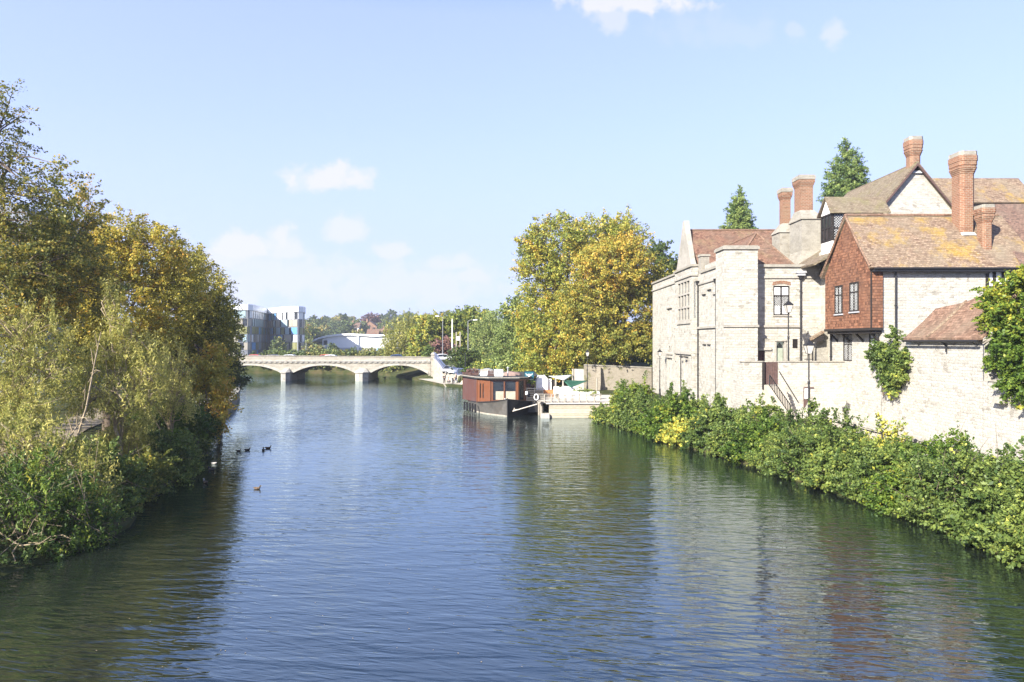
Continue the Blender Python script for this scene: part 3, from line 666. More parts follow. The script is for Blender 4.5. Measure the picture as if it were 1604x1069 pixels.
    hr = MB(); hr.tube([c1, af], .1, 6); hr.tube([c0, af], .1, 6); hr.tube([af, ap], .1, 6); hr.build('ridge', M['roof_clay'], ho)
    # chimneys: stone bases with weathered shoulders, brick stacks
    def stack(cx, cy, w, d, z0, z1, name='chimney'):
        m = MB(); c = .09
        cap = z1-(z1-z0)*.30
        m.box(cx-w/2, cx+w/2, cy-d/2, cy+d/2, z0, cap)
        zz = cap
        for i in range(4): e = .03*(i+1); m.box(cx-w/2-e, cx+w/2+e, cy-d/2-e, cy+d/2+e, zz+.002, zz+c); zz += c
        m.box(cx-w/2-.13, cx+w/2+.13, cy-d/2-.13, cy+d/2+.13, zz+.002, z1-.35)
        o = m.build(name, M['brick'], T)
        t = MB(); t.box(cx-w/2-.17, cx+w/2+.17, cy-d/2-.17, cy+d/2+.17, z1-.348, z1-.03); t.box(cx-w/2-.1, cx+w/2+.1, cy-d/2-.1, cy+d/2+.1, z1-.028, z1+.05); t.build('chimney_cap', M['grey_stone'], o)
        return o
    s = MB(); s.box(24.65, 26.45, 58, 60.6, 12.5, 17.85); s.box(24.55, 26.55, 57.9, 60.7, 17.852, 17.97); s.frustum([(24.6,57.95,17.972),(26.5,57.95,17.972),(26.5,60.65,17.972),(24.6,60.65,17.972)], [(24.75,58.6,18.75),(25.9,58.6,18.75),(25.9,60,18.75),(24.75,60,18.75)])
    s.frustum([(23.6,57.2,12.6),(26.6,57.2,12.6),(26.6,60.6,12.6),(23.6,60.6,12.6)], [(24.66,58.01,15.2),(26.44,58.01,15.2),(26.44,60.5,15.2),(24.66,60.5,15.2)])
    s.build('chimney_base', M['grey_stone'], T)
    stack(25.33, 59.3, 1.12, 1.2, 18.7, 21.75)
    s = MB(); s.box(24.15, 25.35, 61.6, 63.4, 13, 17.3); s.frustum([(24.05,61.5,17.302),(25.45,61.5,17.302),(25.45,63.5,17.302),(24.05,63.5,17.302)], [(24.6,62,18.2),(25.35,62,18.2),(25.35,63,18.2),(24.6,63,18.2)]); s.build('chimney_base', M['grey_stone'], T)
    stack(25.0, 62.5, .72, .8, 18.15, 21.4)
    # rainwater pipes
    downpipe(T, X0-.62, XB*F/(1062-CX)-1.6, 1.0, 6.4, False, .055)
    downpipe(T, Xn-.1, 61.9, 1.0, 12.6); downpipe(T, Xn-.1, 56.4, 1.0, 12.3)
    downpipe(T, gx(1254,54.9), 54.88, 4.3, 12.5)
    lt = MB(); x = gx(1254,54.9); lt.box(x-.38, x+.38, 54.6, 54.98, 12.95, 13.12); lt.box(x-.3, x+.3, 54.66, 54.97, 12.75, 12.945); lt.build('hopper', M['lead'], T)
mansion()

# ---------------------------------------------------------------- terrace with steps
def terrace():
    T = thing('terrace_wall', (20,51,1.4), 'rubble stone terrace wall with brown gate and steps in front of the mansion', 'wall')
    Y = 51.0; xa, g0, g1, xb = gx(1163,Y), gx(1197,Y), gx(1219.5,Y), 24.85; zt = gz(568,Y); zg = gz(602.5,Y)
    m = MB(); m.box(xa, g0, Y, Y+.45, .6, zt); m.box(g1, xb, Y, Y+.45, .6, zt); m.box(g0, g1, Y, Y+.45, .6, zg-.02); m.box(xa, xa+.45, Y+.45, 54.9, .6, zt)
    m.build('wall', M['rag2'], T)
    c = MB(); c.box(xa-.06, g0+.03, Y-.06, Y+.5, zt+.002, zt+.1); c.box(g1-.03, xb, Y-.06, Y+.5, zt+.002, zt+.1); build_each(c, 'coping', M['grey_stone'], T)
    f = MB(); f.box(xa+.46, xb, Y+.46, 54.95, 3.9, 4.32); f.build('terrace_floor', M['paving'], T)
    g = MB(); n = 8
    for i in range(n): x = g0+.02+(g1-g0-.04)*i/n; g.box(x+.008, x+(g1-g0-.04)/n-.008, Y+.1, Y+.16, zg, zt+.03)
    go = g.build('gate', M['brown_wood'], T)
    h = MB(); h.box(g0+.05, g1-.05, Y+.165, Y+.2, zg+.3, zg+.42); h.box(g0+.05, g1-.05, Y+.165, Y+.2, zt-.4, zt-.28); h.build('gate_rail', M['brown_wood'], go)
    p = MB(); p.box(g0-.16, g0-.01, Y-.12, Y+.2, zg-.35, zt+.06); p.build('gate_post', M['blackwood'], T)
    # stairs drop to the right along the wall
    s = MB(); nst = 12; x0, x1 = g1+.05, gx(1246,50.4); dz = (zg-1.45)/nst
    s.box(g0-.05, x0, Y-1.0, Y-.003, .6, zg-.03)
    for i in range(nst): xx = x0+(x1-x0)*i/nst; s.box(xx+.001, xx+(x1-x0)/nst, Y-1.0, Y-.003, .6, zg-.03-dz*(i+.6))
    s.build('steps', M['paving'], T)
    r = MB(); ya = Y-1.02; a = Vector((g0+.02, ya, zg+.75)); bq = Vector((gx(1238,50), ya, gz(640,50)+.25))
    r.tube([a, bq], .035, 6); r.tube([a-Vector((0,0,.75)), bq-Vector((0,0,.75))], .03, 6)
    for i in range(14): q = a.lerp(bq, i/13); r.tube([q-Vector((0,0,.78)), q], .022 if i not in (0, 13) else .045, 5)
    r.build('railing', M['black'], T)
    hr = MB(); a = Vector((g1+.02, Y-.08, gz(582,Y))); bq = Vector((gx(1249.5,Y), Y-.08, gz(630,Y))); hr.tube([a, bq], .035, 6)
    for q in (a.lerp(bq,.1), a.lerp(bq,.9)): hr.tube([q, q+Vector((0,.1,0))], .025, 5)
    hr.build('handrail', M['black'], T)
    n_ = MB(); n_.box(gx(1259,Y), gx(1268,Y), Y-.06, Y-.004, gz(625,Y), gz(608,Y)); no = n_.build('notice', M['white'], T)
    n2 = MB(); n2.box(gx(1258,Y), gx(1259.6,Y), Y-.075, Y-.062, gz(638,Y), gz(607,Y)); n2.prism([(gx(1258.8,Y),Y-.058,gz(626,Y)),(gx(1266,Y),Y-.058,gz(626,Y)),(gx(1259.5,Y),Y-.058,gz(639,Y))], (0,.045,0)); n2.box(gx(1259.6,Y), gx(1274,Y), Y-.075, Y-.062, gz(608.5,Y), gz(606.5,Y)); n2.build('notice_frame', M['brown_wood'], no)
terrace()

# ---------------------------------------------------------------- gabled house
def gabled():
    T = thing('gabled_house', (29,49,1.4), 'old house with red tile hung gable jutting over the riverside path and lichen roof', 'house')
    XW = 24.85; zb = .9
    pr = Plane((XW,55,zb), (0,-1,0), (-1,0,0)); yw = lambda px: 55-XW*F/(px-CX)
    w1 = (yw(1320.5), yw(1334.5), gz(566,50.5)-zb, gz(523,50.5)-zb); w2 = (yw(1361), yw(1377), gz(549,46.8)-zb, gz(519,46.8)-zb)
    m = MB(); wall_holes(m, pr, 55-45.9, 8.4-zb, [w1, w2], .15)
    m.poly((XW,55,8.4),(XW,52.4,8.4),(XW,52.4,13.1),(XW,55,13.1))
    m.build('wall', M['rag2'], T)
    for w in (w1, w2): window(T, pr, *w, M['blackwood'], M['glass'], d=-.08, t=.09, mull=1, trans=(.62,), blind=(w[2]+.12, w[3]-.15, M['blind']) if w is w2 else None, lattice=M['leadcame'], step=.17)
    m = MB(); XS = 36; m.poly((XW,45.9,4.5),(32.1,45.9,4.5),(32.1,45.9,12.5),(XW,45.9,12.5)); m.build('wall', M['rag2'], T)
    m = MB(); m.poly((32.1,45.9,4.5),(44,45.9,4.5),(44,45.9,12.5),(32.1,45.9,12.5)); pz = m.build('wall', M['plaster'], T)
    m = MB()
    for px in (1546, 1557, 1571, 1584, 1598): x = gx(px,45.9); m.box(x-.1, x+.1, 45.84, 45.897, 6, 12.4)
    m.box(32.1, 40, 45.845, 45.896, 11.0, 11.2); m.build('timber_frame', M['blackwood'], pz)
    m = MB(); m.box(XW, 32.1, 45.78, 45.897, 12.05, 12.2); m.build('timber_plate', M['grey_wood'], T)
    # oriel: tile hung gable carried over the path
    XO = 24.07; y0, y1, ym = 45.75, 52.45, 49.1; za, zl = 12.5, 16.35
    po = Plane((XO,y1,8.4), (0,-1,0), (-1,0,0)); yo = lambda px: y1-XO*F/(px-CX)
    h1 = (yo(1308.3), yo(1320), gz(492,50.2)-8.4, gz(447.5,50.2)-8.4); h2 = (yo(1331.5), yo(1345.3), gz(488.5,48.1)-8.4, gz(442.5,48.1)-8.4)
    o = MB(); wall_holes(o, po, y1-y0, za-8.4, [h1, h2], .06)
    o.poly((XO,y1,za),(XO,y0,za),(XO,ym,zl)); o.poly((XO,y0,8.4),(XW+.02,y0,8.4),(XW+.02,y0,za+.1),(XO,y0,za)); o.poly((XW,y1,8.4),(XO,y1,8.4),(XO,y1,za),(XW,y1,za)); o.poly((XO,y1,8.4),(XW,y1,8.4),(XW,y0,8.4),(XO,y0,8.4))
    oo = o.build('tile_hung_gable', M['tile_hung'], T)
    for w in (h1, h2): window(oo, po, *w, M['blackwood'], M['glass_pale'], d=.0, t=.1, mull=1, trans=(.66,), lattice=M['leadcame'], step=.2, sill=M['lead'], lat_z=(w[2]+.1, w[3]-.1))
    bm = MB(); bm.box(XO-.06, XW-.002, y0-.06, y1+.05, 8.22, 8.398); bm.box(XO+.1, XW-.002, 45.85, 52.3, 8.02, 8.218)
    for y in (46.1, 48.2, 50.2, 52.0): bm.obox((XW-.002,y,7.4), (0,.16,0), (-.62,0,.65), (0,0,.16))
    bm.build('bressumer_beam', M['blackwood'], T)
    cb = MB(); cb.box(XO-.03, XO+.04, y0-.035, y0+.03, 8.4, za); cb.build('corner_board', M['blackwood'], oo)
    # main roof, ridge running back from the gable
    def slope(a, b, c, d, mat, th=.16, name='roof', sag=0, nseg=8):
        m = MB(); a, b, c, d = map(Vector, (a, b, c, d)); n = nseg; g = []
        nrm = (b-a).cross(d-a).normalized()
        for j in range(n+1):
            row = []
            for i in range(n+1):
                p = a.lerp(b, i/n).lerp(d.lerp(c, i/n), j/n)
                p = p-nrm*(sag*math.sin(math.pi*j/n)*(1))+nrm*.022*math.sin(i*2.1+j*1.7)*(0 < i < n)*(0 < j < n)
                row.append(p)
            g.append(m.add(row))
        for r0, r1 in zip(g, g[1:]):
            for i in range(n): m.face([r0[i], r0[i+1], r1[i+1], r1[i]])
        lo = [m.add([Vector(m.v[i])-nrm*th for i in r]) for r in g]
        for r0, r1 in zip(lo, lo[1:]):
            for i in range(n): m.face([r0[i+1], r0[i], r1[i], r1[i+1]])
        for r, q, rev in ((g[0], lo[0], 0), (g[-1], lo[-1], 1)):
            for i in range(n): f = [r[i+1], r[i], q[i], q[i+1]]; m.face(f if not rev else f[::-1])
        for k, rev in ((0, 0), (n, 1)):
            for j in range(n): f = [g[j][k], g[j+1][k], lo[j+1][k], lo[j][k]]; m.face(f if not rev else f[::-1])
        return m.build(name, mat, T)
    zr = 16.5; yr = 49.1
    ro = slope((23.85,45.45,12.42),(35.2,45.45,12.42),(35.2,yr,zr),(23.95,yr,zr), M['roof_lichen'], sag=-.12)
    slope((35.2,52.8,12.42),(23.85,52.8,12.42),(23.95,yr,zr),(35.2,yr,zr), M['roof_moss'], sag=-.1)
    vg = MB(); vg.tube([(23.86,45.5,12.5),(23.9,47.3,14.4),(23.96,yr,zr+.08)], .09, 5); vg.tube([(23.86,52.75,12.5),(23.9,50.9,14.4),(23.96,yr,zr+.08)], .09, 5); vg.tube([(23.96,yr,zr+.06),(35,yr,zr+.06)], .1, 6); vg.build('ridge', M['roof_clay'], ro)
    gt = MB(); gt.tube([(24.1,45.38,12.32),(35,45.38,12.34)], .075, 6); gt.box(24.1, 36, 45.42, 45.88, 12.14, 12.27); gt.build('gutter', M['black'], T)
    downpipe(T, gx(1403,45.8), 45.78, 6.5, 12.2, False, .06)
    downpipe(T, gx(1301.5,53.0), 53.0, 1.0, 8.7, False, .075); downpipe(T, gx(1298.5,53.3), 53.3, 8.6, 12.9, False, .06)
    # range on the right, higher and browner
    slope((33.9,45.3,12.45),(46,45.3,12.45),(46,50.6,17.75),(34.6,50.4,17.6), M['roof_brown'], sag=-.05)
    slope((46,56,12.4),(34,56,12.4),(34.6,50.4,17.6),(46,50.6,17.75), M['roof_brown'])
    # tall rear gable
    Yg = 55.0; ax, az = 32.5, 21.8
    g = MB(); g.prism([(24.9,Yg,12.5),(40.2,Yg,12.5),(40.2,Yg,14.0),(35.9,Yg,17.6),(ax,Yg,az),(29.1,Yg,17.6),(24.9,Yg,14.6)], (0,.35,0)); g.build('gable', M['rag2'], T)
    yo0 = Yg-.35
    slope((29.0,67,17.6),(28.9,yo0,17.6),(ax,yo0,az+.12),(ax,66,az+.12), M['roof_moss'], sag=-.05)
    slope((23.2,66,13.5),(23.2,52.6,13.45),(29.02,52.6,17.55),(29.02,66,17.55), M['roof_moss'], sag=.28)
    slope((36.1,yo0,17.5),(36.1,67,17.5),(ax,66,az+.12),(ax,yo0,az+.12), M['roof_moss']); slope((41,yo0,13.6),(41,67,13.6),(36.08,67,17.45),(36.08,yo0,17.45), M['roof_moss'])
    bb = MB()
    for sg in (-1, 1):
        bb.prism([(ax,yo0-.02,az-.02),(ax+sg*3.6,yo0-.02,17.42),(ax+sg*3.6,yo0-.02,17.22),(ax,yo0-.02,az-.24)], (0,.08,0))
    build_each(bb, 'bargeboard', M['brown_wood'], T)
    slope((34,59.5,19.6),(46,59.5,19.6),(46,62,22.3),(34,62,22.3), M['roof_lichen']); slope((46,64.5,19.6),(34,64.5,19.6),(34,62,22.3),(46,62,22.3), M['roof_lichen'])
    bw = MB(); bw.box(34.2, 45.8, 60, 64, 13, 19.7); bw.build('wall', M['rag2'], T)
    # dormer
    xd, yd0, yd1 = 25.0, 53.35, 55.2; zs, zt, zp = 15.35, 17.55, 18.75
    d = MB(); d.poly((xd,yd1,14.2),(xd,yd0,14.2),(xd,yd0,zs),(xd,yd1,zs)); d.poly((xd,yd0,14.2),(30,yd0,14.2),(30,yd0,zs),(xd,yd0,zs)); d.poly((xd+1.15,yd0,zs),(29,yd0,zs),(29,yd0,zt),(xd+1.15,yd0,zt)); d.poly((xd,yd1,zt),(xd,yd0,zt),(xd,(yd0+yd1)/2,zp)); d.poly((xd+.3,yd1,zs),(xd+.3,yd0+.3,zs),(xd+.3,yd0+.3,zt),(xd+.3,yd1,zt))
    do = d.build('dormer', M['plaster'], T)
    pdl = Plane((xd,yd1,zs), (0,-1,0), (-1,0,0)); window(do, pdl, .02, yd1-yd0-.02, .02, zt-zs-.02, M['blackwood'], M['glass'], d=-.02, t=.12, mull=2, trans=(.5,))
    pdf = Plane((xd,yd0,zs), (1,0,0), (0,-1,0)); window(do, pdf, .02, 1.14, .02, zt-zs-.02, M['blackwood'], M['glass'], d=-.02, t=.14, mull=0, trans=(.45,), lattice=M['leadcame'], step=.2)
    for y0_, s in ((yd0-.25, 1), (yd1+.25, -1)):
        r = MB(); ym_ = (yd0+yd1)/2; r.prism([(xd-.25,y0_,zt-.1),(29.5,y0_,zt-.1),(29.5,ym_,zp+.1),(xd-.15,ym_,zp+.1)], (0,0,.12)); r.build('dormer_roof', M['roof_moss'], do)
    # chimneys
    def stack(cx, cy, w, dp, z0, z1, capf=.27, octo=False):
        m = MB(); cap = z1-(z1-z0)*capf; hw, hd = w/2, dp/2; c = .22*w
        def ring(e, z):
            a, b = hw+e, hd+e; k = c
            return [(cx-a+k,cy-b,z),(cx+a-k,cy-b,z),(cx+a,cy-b+k,z),(cx+a,cy+b-k,z),(cx+a-k,cy+b,z),(cx-a+k,cy+b,z),(cx-a,cy+b-k,z),(cx-a,cy-b+k,z)] if octo else [(cx-a,cy-b,z),(cx+a,cy-b,z),(cx+a,cy+b,z),(cx-a,cy+b,z)]
        def seg(e, za, zb_): m.frustum(ring(e, za), ring(e, zb_))
        seg(0, z0, cap); zz = cap; st = min(.11, (z1-cap)*.12)
        for i in range(4): seg(.032*(i+1), zz+.002, zz+st); zz += st
        seg(.1, zz+.002, zz+st); zz += st
        for e, f in ((.135, .55), (.16, .8)): z2 = cap+(z1-cap)*f; seg(e, zz+.002, max(z2, zz+.05)); zz = max(z2, zz+.05)
        o = m.build('chimney', M['brick'], T)
        t = MB(); e = .13; t.frustum(ring(e, zz+.002), ring(e, z1)); t.build('chimney_cap', M['grey_stone'], o)
        fl = MB(); fl.frustum(ring(.16, z0), ring(.06, z0+.22)); fl.build('flashing', M['lead'], o); return o
    stack(gx(1511,48), 48.2, 1.02, 1.3, 14.85, 20.75, .26, True)
    stack(gx(1550,46.4), 46.9, .66, .85, 13.25, 16.8, .33, True)
    stack(gx(1432,55.3), 55.45, .86, .9, 21.0, 24.0, .5, True)
    # buttress with sloping head and little tiled hood beside the near corner
    b = MB(); b.prism([(23.4,53.6,4.2),(24.9,53.6,4.2),(24.9,53.6,9.1),(23.9,53.6,7.2)], (0,1.3,0)); b.build('buttress', M['grey_stone'], T)
    hd = MB(); xh = gx(1269,53.3); hd.prism([(xh,53.0,7.55),(xh+1.0,53.0,8.15),(xh+1.0,53.0,8.3),(xh-.02,53.0,7.7)], (0,.6,0)); ho = hd.build('hood', M['roof_lichen'], T)
    hb = MB(); hb.prism([(xh+.1,53.02,7.4),(xh+.9,53.02,7.5),(xh+.9,53.02,8.0),(xh+.05,53.02,7.52)], (0,.5,0)); hb.tube([(xh+.1,53.1,4.4),(xh+.1,53.1,7.45)], .06, 5); hb.build('hood_bracket', M['blackwood'], ho)
gabled()

# ---------------------------------------------------------------- lean-to and riverside wall
def leanto():
    T = thing('lean_to_house', (26,39,1.4), 'rubble walled lean-to with sagging clay tile roof against the riverside wall', 'outbuilding')
    X = 24.85; ya, yb = 36.0, 43.0; ze = 7.62
    m = MB(); m.poly((X,yb,.8),(X,ya,.8),(X,ya,ze),(X,yb,ze)); m.poly((X,ya,.8),(29.5,ya,.8),(29.5,ya,10.6),(X+.05,ya,ze)); m.poly((29.5,yb,.8),(X,yb,.8),(X,yb,ze),(29.5,yb,10)); m.build('wall', M['rag2'], T)
    def pan(a, b, c, d, th=.13):
        m = MB(); m.prism([a, b, c, d], (0,0,-th)); return m
    rf = MB()
    def bell(y0, y1, top0, top1):
        n = 6
        for i in range(n):
            f0, f1 = i/n, (i+1)/n
            q = []
            for f, y, tp in ((f0,y0,top0),(f1,y0,top0),(f1,y1,top1),(f0,y1,top1)):
                d = tp*f; q.append((X-.35+d, y, ze-.06+d*.92+.32*(f*f-f)))
            rf.prism(q[::-1], (0,0,.13))
    bell(40.3, 42.7, 2.3, 2.0); bell(35.6, 40.296, 4.6, 2.3)
    ro = rf.build('roof', M['roof_clay'], T)
    fl = MB(); n = 6; pts = [(X-.35+2.35*f, 40.3+.02, ze+.12+2.35*f*.92+.32*(f*f-f)) for f in [i/n for i in range(n+1)]]
    fl.tube(pts, [.05]+[.08]*(n-1)+[.06], 5); fl.build('mortar_fillet', M['roof_lichen'], ro)
    g = MB(); g.tube([(X-.42,35.8,ze-.12),(X-.42,42.7,ze-.12)], .065, 6)
    for y in (36.4, 38.9, 41.6): g.tube([(X-.42,y,ze-.15),(X,y,ze-.35)], .03, 5)
    g.tube([(X-.4,38.9,ze-.15),(X-.12,38.9,ze-.4),(X-.1,38.9,ze-.75)], .05, 6); g.build('gutter', M['black'], T)
    v = MB(); v.prism([(X-.3,35.55,ze-.15),(X+1.1,35.55,ze+.55),(X+1.1,35.55,ze+.43),(X-.3,35.55,ze-.28)], (0,.05,0)); v.prism([(X-.3,35.55,ze-.1),(29.3,35.55,ze+3.75),(29.3,35.55,ze+3.6),(X-.3,35.55,ze-.22)], (0,.04,0)); v.build('bargeboard', M['grey_wood'], ro)
leanto()
def rwall():
    T = thing('riverside_wall', (25,34,1.4), 'long pale rubble stone wall along the riverside path below the creeper', 'wall')
    X = 24.85; m = MB(); m.box(X, X+.5, 20, 35.99, .7, 5.4); m.box(X+1.2, X+1.8, 20, 35.5, .7, 8.6); m.build('wall', M['rag2'], T)
    m = MB(); m.box(X+.003, X+.5, 43.003, 45.88, .7, 7.5); m.build('wall', M['rag2'], T)
    c = MB(); c.prism([(X-.05,20,5.402),(X+1.2,20,5.402),(X+1.2,20,6.0)], (0,15.5,0)); c.build('coping', M['grey_stone'], T)
    s = MB(); s.prism([(X-.35,34.2,4.35),(X,34.2,4.75),(X,34.2,4.3)], (0,.7,0)); s.build('weathering_stone', M['grey_stone'], T)
rwall()
# ---------------------------------------------------------------- houseboat
M['cladding'] = None
def planks(name, c1, c2, w=.14, rough=.45, vertical=True, spec=.4, wear=.3):
    m, nt, out = newmat(name); uv = uvs(nt); p = pos(nt); sx = nd(nt, 'SeparateXYZ', i0=uv)
    q = math_(nt, 'DIVIDE', sx.outputs[0 if vertical else 1], w); idn = math_(nt, 'FLOOR', q); fr = math_(nt, 'FRACT', q)
    wn = nd(nt, 'TexWhiteNoise', _noise_dimensions='1D', W=idn).outputs['Value']
    gv = nd(nt, 'VectorMath', _operation='MULTIPLY', i0=uv, i1=(12, 1.2, 1) if vertical else (1.2, 12, 1)).outputs[0]
    c = mixc(nt, wn, c1, c2); gr = rng_(nt, noise(nt, gv, 2, 5, .6), .3, .7, .75, 1.2)
    c = mixc(nt, 1., c, nd(nt, 'CombineColor', i0=gr, i1=gr, i2=gr).outputs[0], 'MULTIPLY')
    c = mixc(nt, math_(nt, 'MULTIPLY', rng_(nt, noise(nt, p, .8, 6, .7), .5, .7), wear), c, tuple(.5*(a+b)*.6+.05 for a, b in zip(c1, c2)))
    gap = math_(nt, 'LESS_THAN', fr, .07)
    c = mixc(nt, math_(nt, 'MULTIPLY', gap, .7), c, (.02,.015,.012))
    pbsdf(nt, out, c, rough, spec, 0., bump(nt, math_(nt, 'MULTIPLY', gap, -1), .4, .01)); return m
M['teak'] = planks('varnished_boards', (.135,.046,.019), (.18,.066,.027), .16)
M['teak_side'] = planks('weathered_varnish', (.085,.036,.028), (.12,.048,.034), .16, .55, wear=.6)
M['deckboards'] = planks('deck_boards', (.46,.42,.36), (.56,.52,.46), .15, .85, False, .15)
M['orange_wood'] = planks('cedar_boards', (.42,.17,.06), (.52,.23,.085), .12, .6, False)
M['hull'] = plain('grey_hull_paint', (.105,.10,.092), .6, .3, var=.4, scale=1.2, dirt=(.09,.08,.07))
M['tar'] = plain('black_hull_paint', (.018,.018,.02), .5, .3)  # black fittings, and the shade coloured onto the hull's right side
M['roofing'] = plain('bitumen_roof', (.05,.055,.055), .8, .2)
M['sail_green'] = plain('green_canvas', (.035,.115,.075), .8, .2, var=.08)
M['sail_pale'] = plain('pale_canvas', (.50,.55,.52), .8, .2, var=.08)
M['teal'] = plain('teal_sign', (.015,.10,.135), .5, .3, var=.05)
M['rope'] = plain('pale_rope', (.5,.46,.4), .9, .1)
def boat():
    T = thing('houseboat', (-1.5,72,0), 'red brown timber clad houseboat with black and grey steel bow moored at the jetty', 'houseboat')
    # hull: two waterlines lofted, sharp stem towards the viewer
    stem = (-.45, 67.4)
    dk = [(-.45,67.35),(-1.6,68.3),(-2.9,69.6),(-4.0,71.6),(-4.9,74.6),(-4.6,84),(3.4,84),(3.2,76),(2.9,72),(1.9,69.7),(.8,68.2)]
    wl = [(-.45,67.6),(-1.5,68.75),(-2.7,70.1),(-3.7,72),(-4.5,74.8),(-4.3,83.8),(3.2,83.8),(3.0,76),(2.6,72.2),(1.7,70.1),(.65,68.6)]
    zs = [1.75,1.45,1.25,1.15,1.1,1.1,1.1,1.1,1.15,1.3,1.55]
    m = MB(); n = len(dk); a = m.add([(x,y,-.5) for x, y in wl]); w_ = m.add([(x,y,.05) for x, y in wl]); b = m.add([(x,y,z) for (x, y), z in zip(dk, zs)])
    for lo, hi in ((a, w_), (w_, b)):
        for i in range(n):
            j = (i+1) % n; m.cur = 0 if i < 5 else 1; m.face([lo[j], lo[i], hi[i], hi[j]])  # right side black: its shade is put into the hull colour
    m.cur = 1; m.face(b); m.build('hull', [M['hull'], M['tar']], T)
    s = MB(); s.tube([(-.45,67.58,-.4),(-.45,67.33,1.85)], .07, 6)
    for i in range(4): s.tube([(dk[i][0],dk[i][1],zs[i]),(dk[i+1][0],dk[i+1][1],zs[i+1])], .05, 5)
    for i in (0, 10, 9): j = (i-1) % n if i else 10; s.tube([(dk[i][0],dk[i][1],zs[i]),(dk[(i-1)%n if i else 10][0],dk[(i-1)%n if i else 10][1],zs[(i-1)%n if i else 10])], .05, 5)
    s.build('rubbing_strake', M['tar'], T)
    wl_ = MB()
    for i in range(5): wl_.obox((wl[i][0]-.01,wl[i][1]-.02,-.1), (wl[i+1][0]-wl[i][0], wl[i+1][1]-wl[i][1], 0), (-.03,-.03,0), (0,0,.22))
    wl_.build('waterline_band', M['grey_wood'], T)
    # cabin on a faceted plan
    zc0, zc1 = 1.12, 3.62
    plan = [(-5.45,75.2),(-3.62,70.9),(-2.2,69.55),(.62,69.55),(1.35,70.35),(2.5,75),(2.5,83),(-5.0,83)]
    def facet(i): a, b = Vector((*plan[i], zc0)), Vector((*plan[i+1], zc0)); u = (b-a); n = Vector((u.y,-u.x,0)); return Plane(a, u, n), u.length
    holes = {0: [], 1: [(.35,.62,.45,2.05),(.75,1.02,.45,2.05)], 2: [(.22,2.62,.3,2.32)], 3: [(.2,.85,.35,2.3)], 4: [(.5,1.5,.6,2.1),(2.2,3.4,.6,2.1)], 5: [(1,3,.8,2)], 6: []}
    c = MB()
    for i in range(7):
        p_, w = facet(i); c.cur = 1 if i == 0 else 0
        if i == 6: wall_holes(c, p_, w, zc1-zc0, [], .1)
        else: wall_holes(c, p_, w, zc1-zc0, holes[i], .1)
    p_ = Plane((*plan[7], zc0), Vector((*plan[0], 0))-Vector((*plan[7], 0)), (-1,0,0)); c.cur = 1; wall_holes(c, p_, 7.9, zc1-zc0, [], .1)
    c.cur = 0; c.poly(*[(x,y,zc0) for x, y in plan][::-1])
    cab = c.build('cabin', [M['teak'], M['teak_side']], T)
    for i in range(6):
        p_, w = facet(i)
        for h in holes[i]:
            wd = window(cab, p_, *h, M['teak'] if i != 3 else M['blackwood'], M['glass'], d=-.06, t=.055, mull=1 if i in (2,3) else 0, trans=() if i != 3 else (.35,.68))
            if i == 2:
                b = MB(); b.poly(p_.p(h[0]+.32,h[2]+.08,-.05), p_.p(h[1]-.07,h[2]+.08,-.05), p_.p(h[1]-.07,h[2]+.95,-.05), p_.p(h[0]+.32,h[2]+.95,-.05)); b.build('blind', plain('linen_blind', (.40,.35,.27), .9, .1), wd)
                q = MB(); bar(q, p_, 1.35, 1.49, 0, 2.4, -.03, .05); q.build('mullion', M['teak'], wd)
    tr = MB()
    for i in range(1, 4):
        x, y = plan[i]; tr.tube([(x,y,zc0),(x,y,zc1)], .06, 5)
    tr.build('corner_post', M['teak'], cab)
    ex = [(-5.75,75.2),(-3.8,70.65),(-2.35,69.2),(.75,69.2),(1.6,70.2),(2.8,75),(2.8,83.2),(-5.3,83.2)]
    r = MB(); r.prism([(x,y,zc1+.003) for x, y in ex], (0,0,.14)); r.build('roof', M['roofing'], T)
    e = MB(); pts = [(x,y,zc1+.15) for x, y in ex[:6]]; e.tube(pts, .045, 5); e.build('roof_edge', M['grey_wood'], T)
    f = MB()
    for k in range(5): x = -5.0+.33*k; y = 73.9-.75*k; f = MB(); f.tube([(x-.15,y,.05),(x-.15,y,.95)], .11, 7); f.build('fender', M['tar'], T)
    b = MB()
    for d, z in ((-.25,1.78),(.12,1.72)): b = MB(); b.tube([(-.45+d,68.0,z-.35),(-.45+d,68.0,z)], .06, 6); b.build('bollard', M['white'], T)
boat()
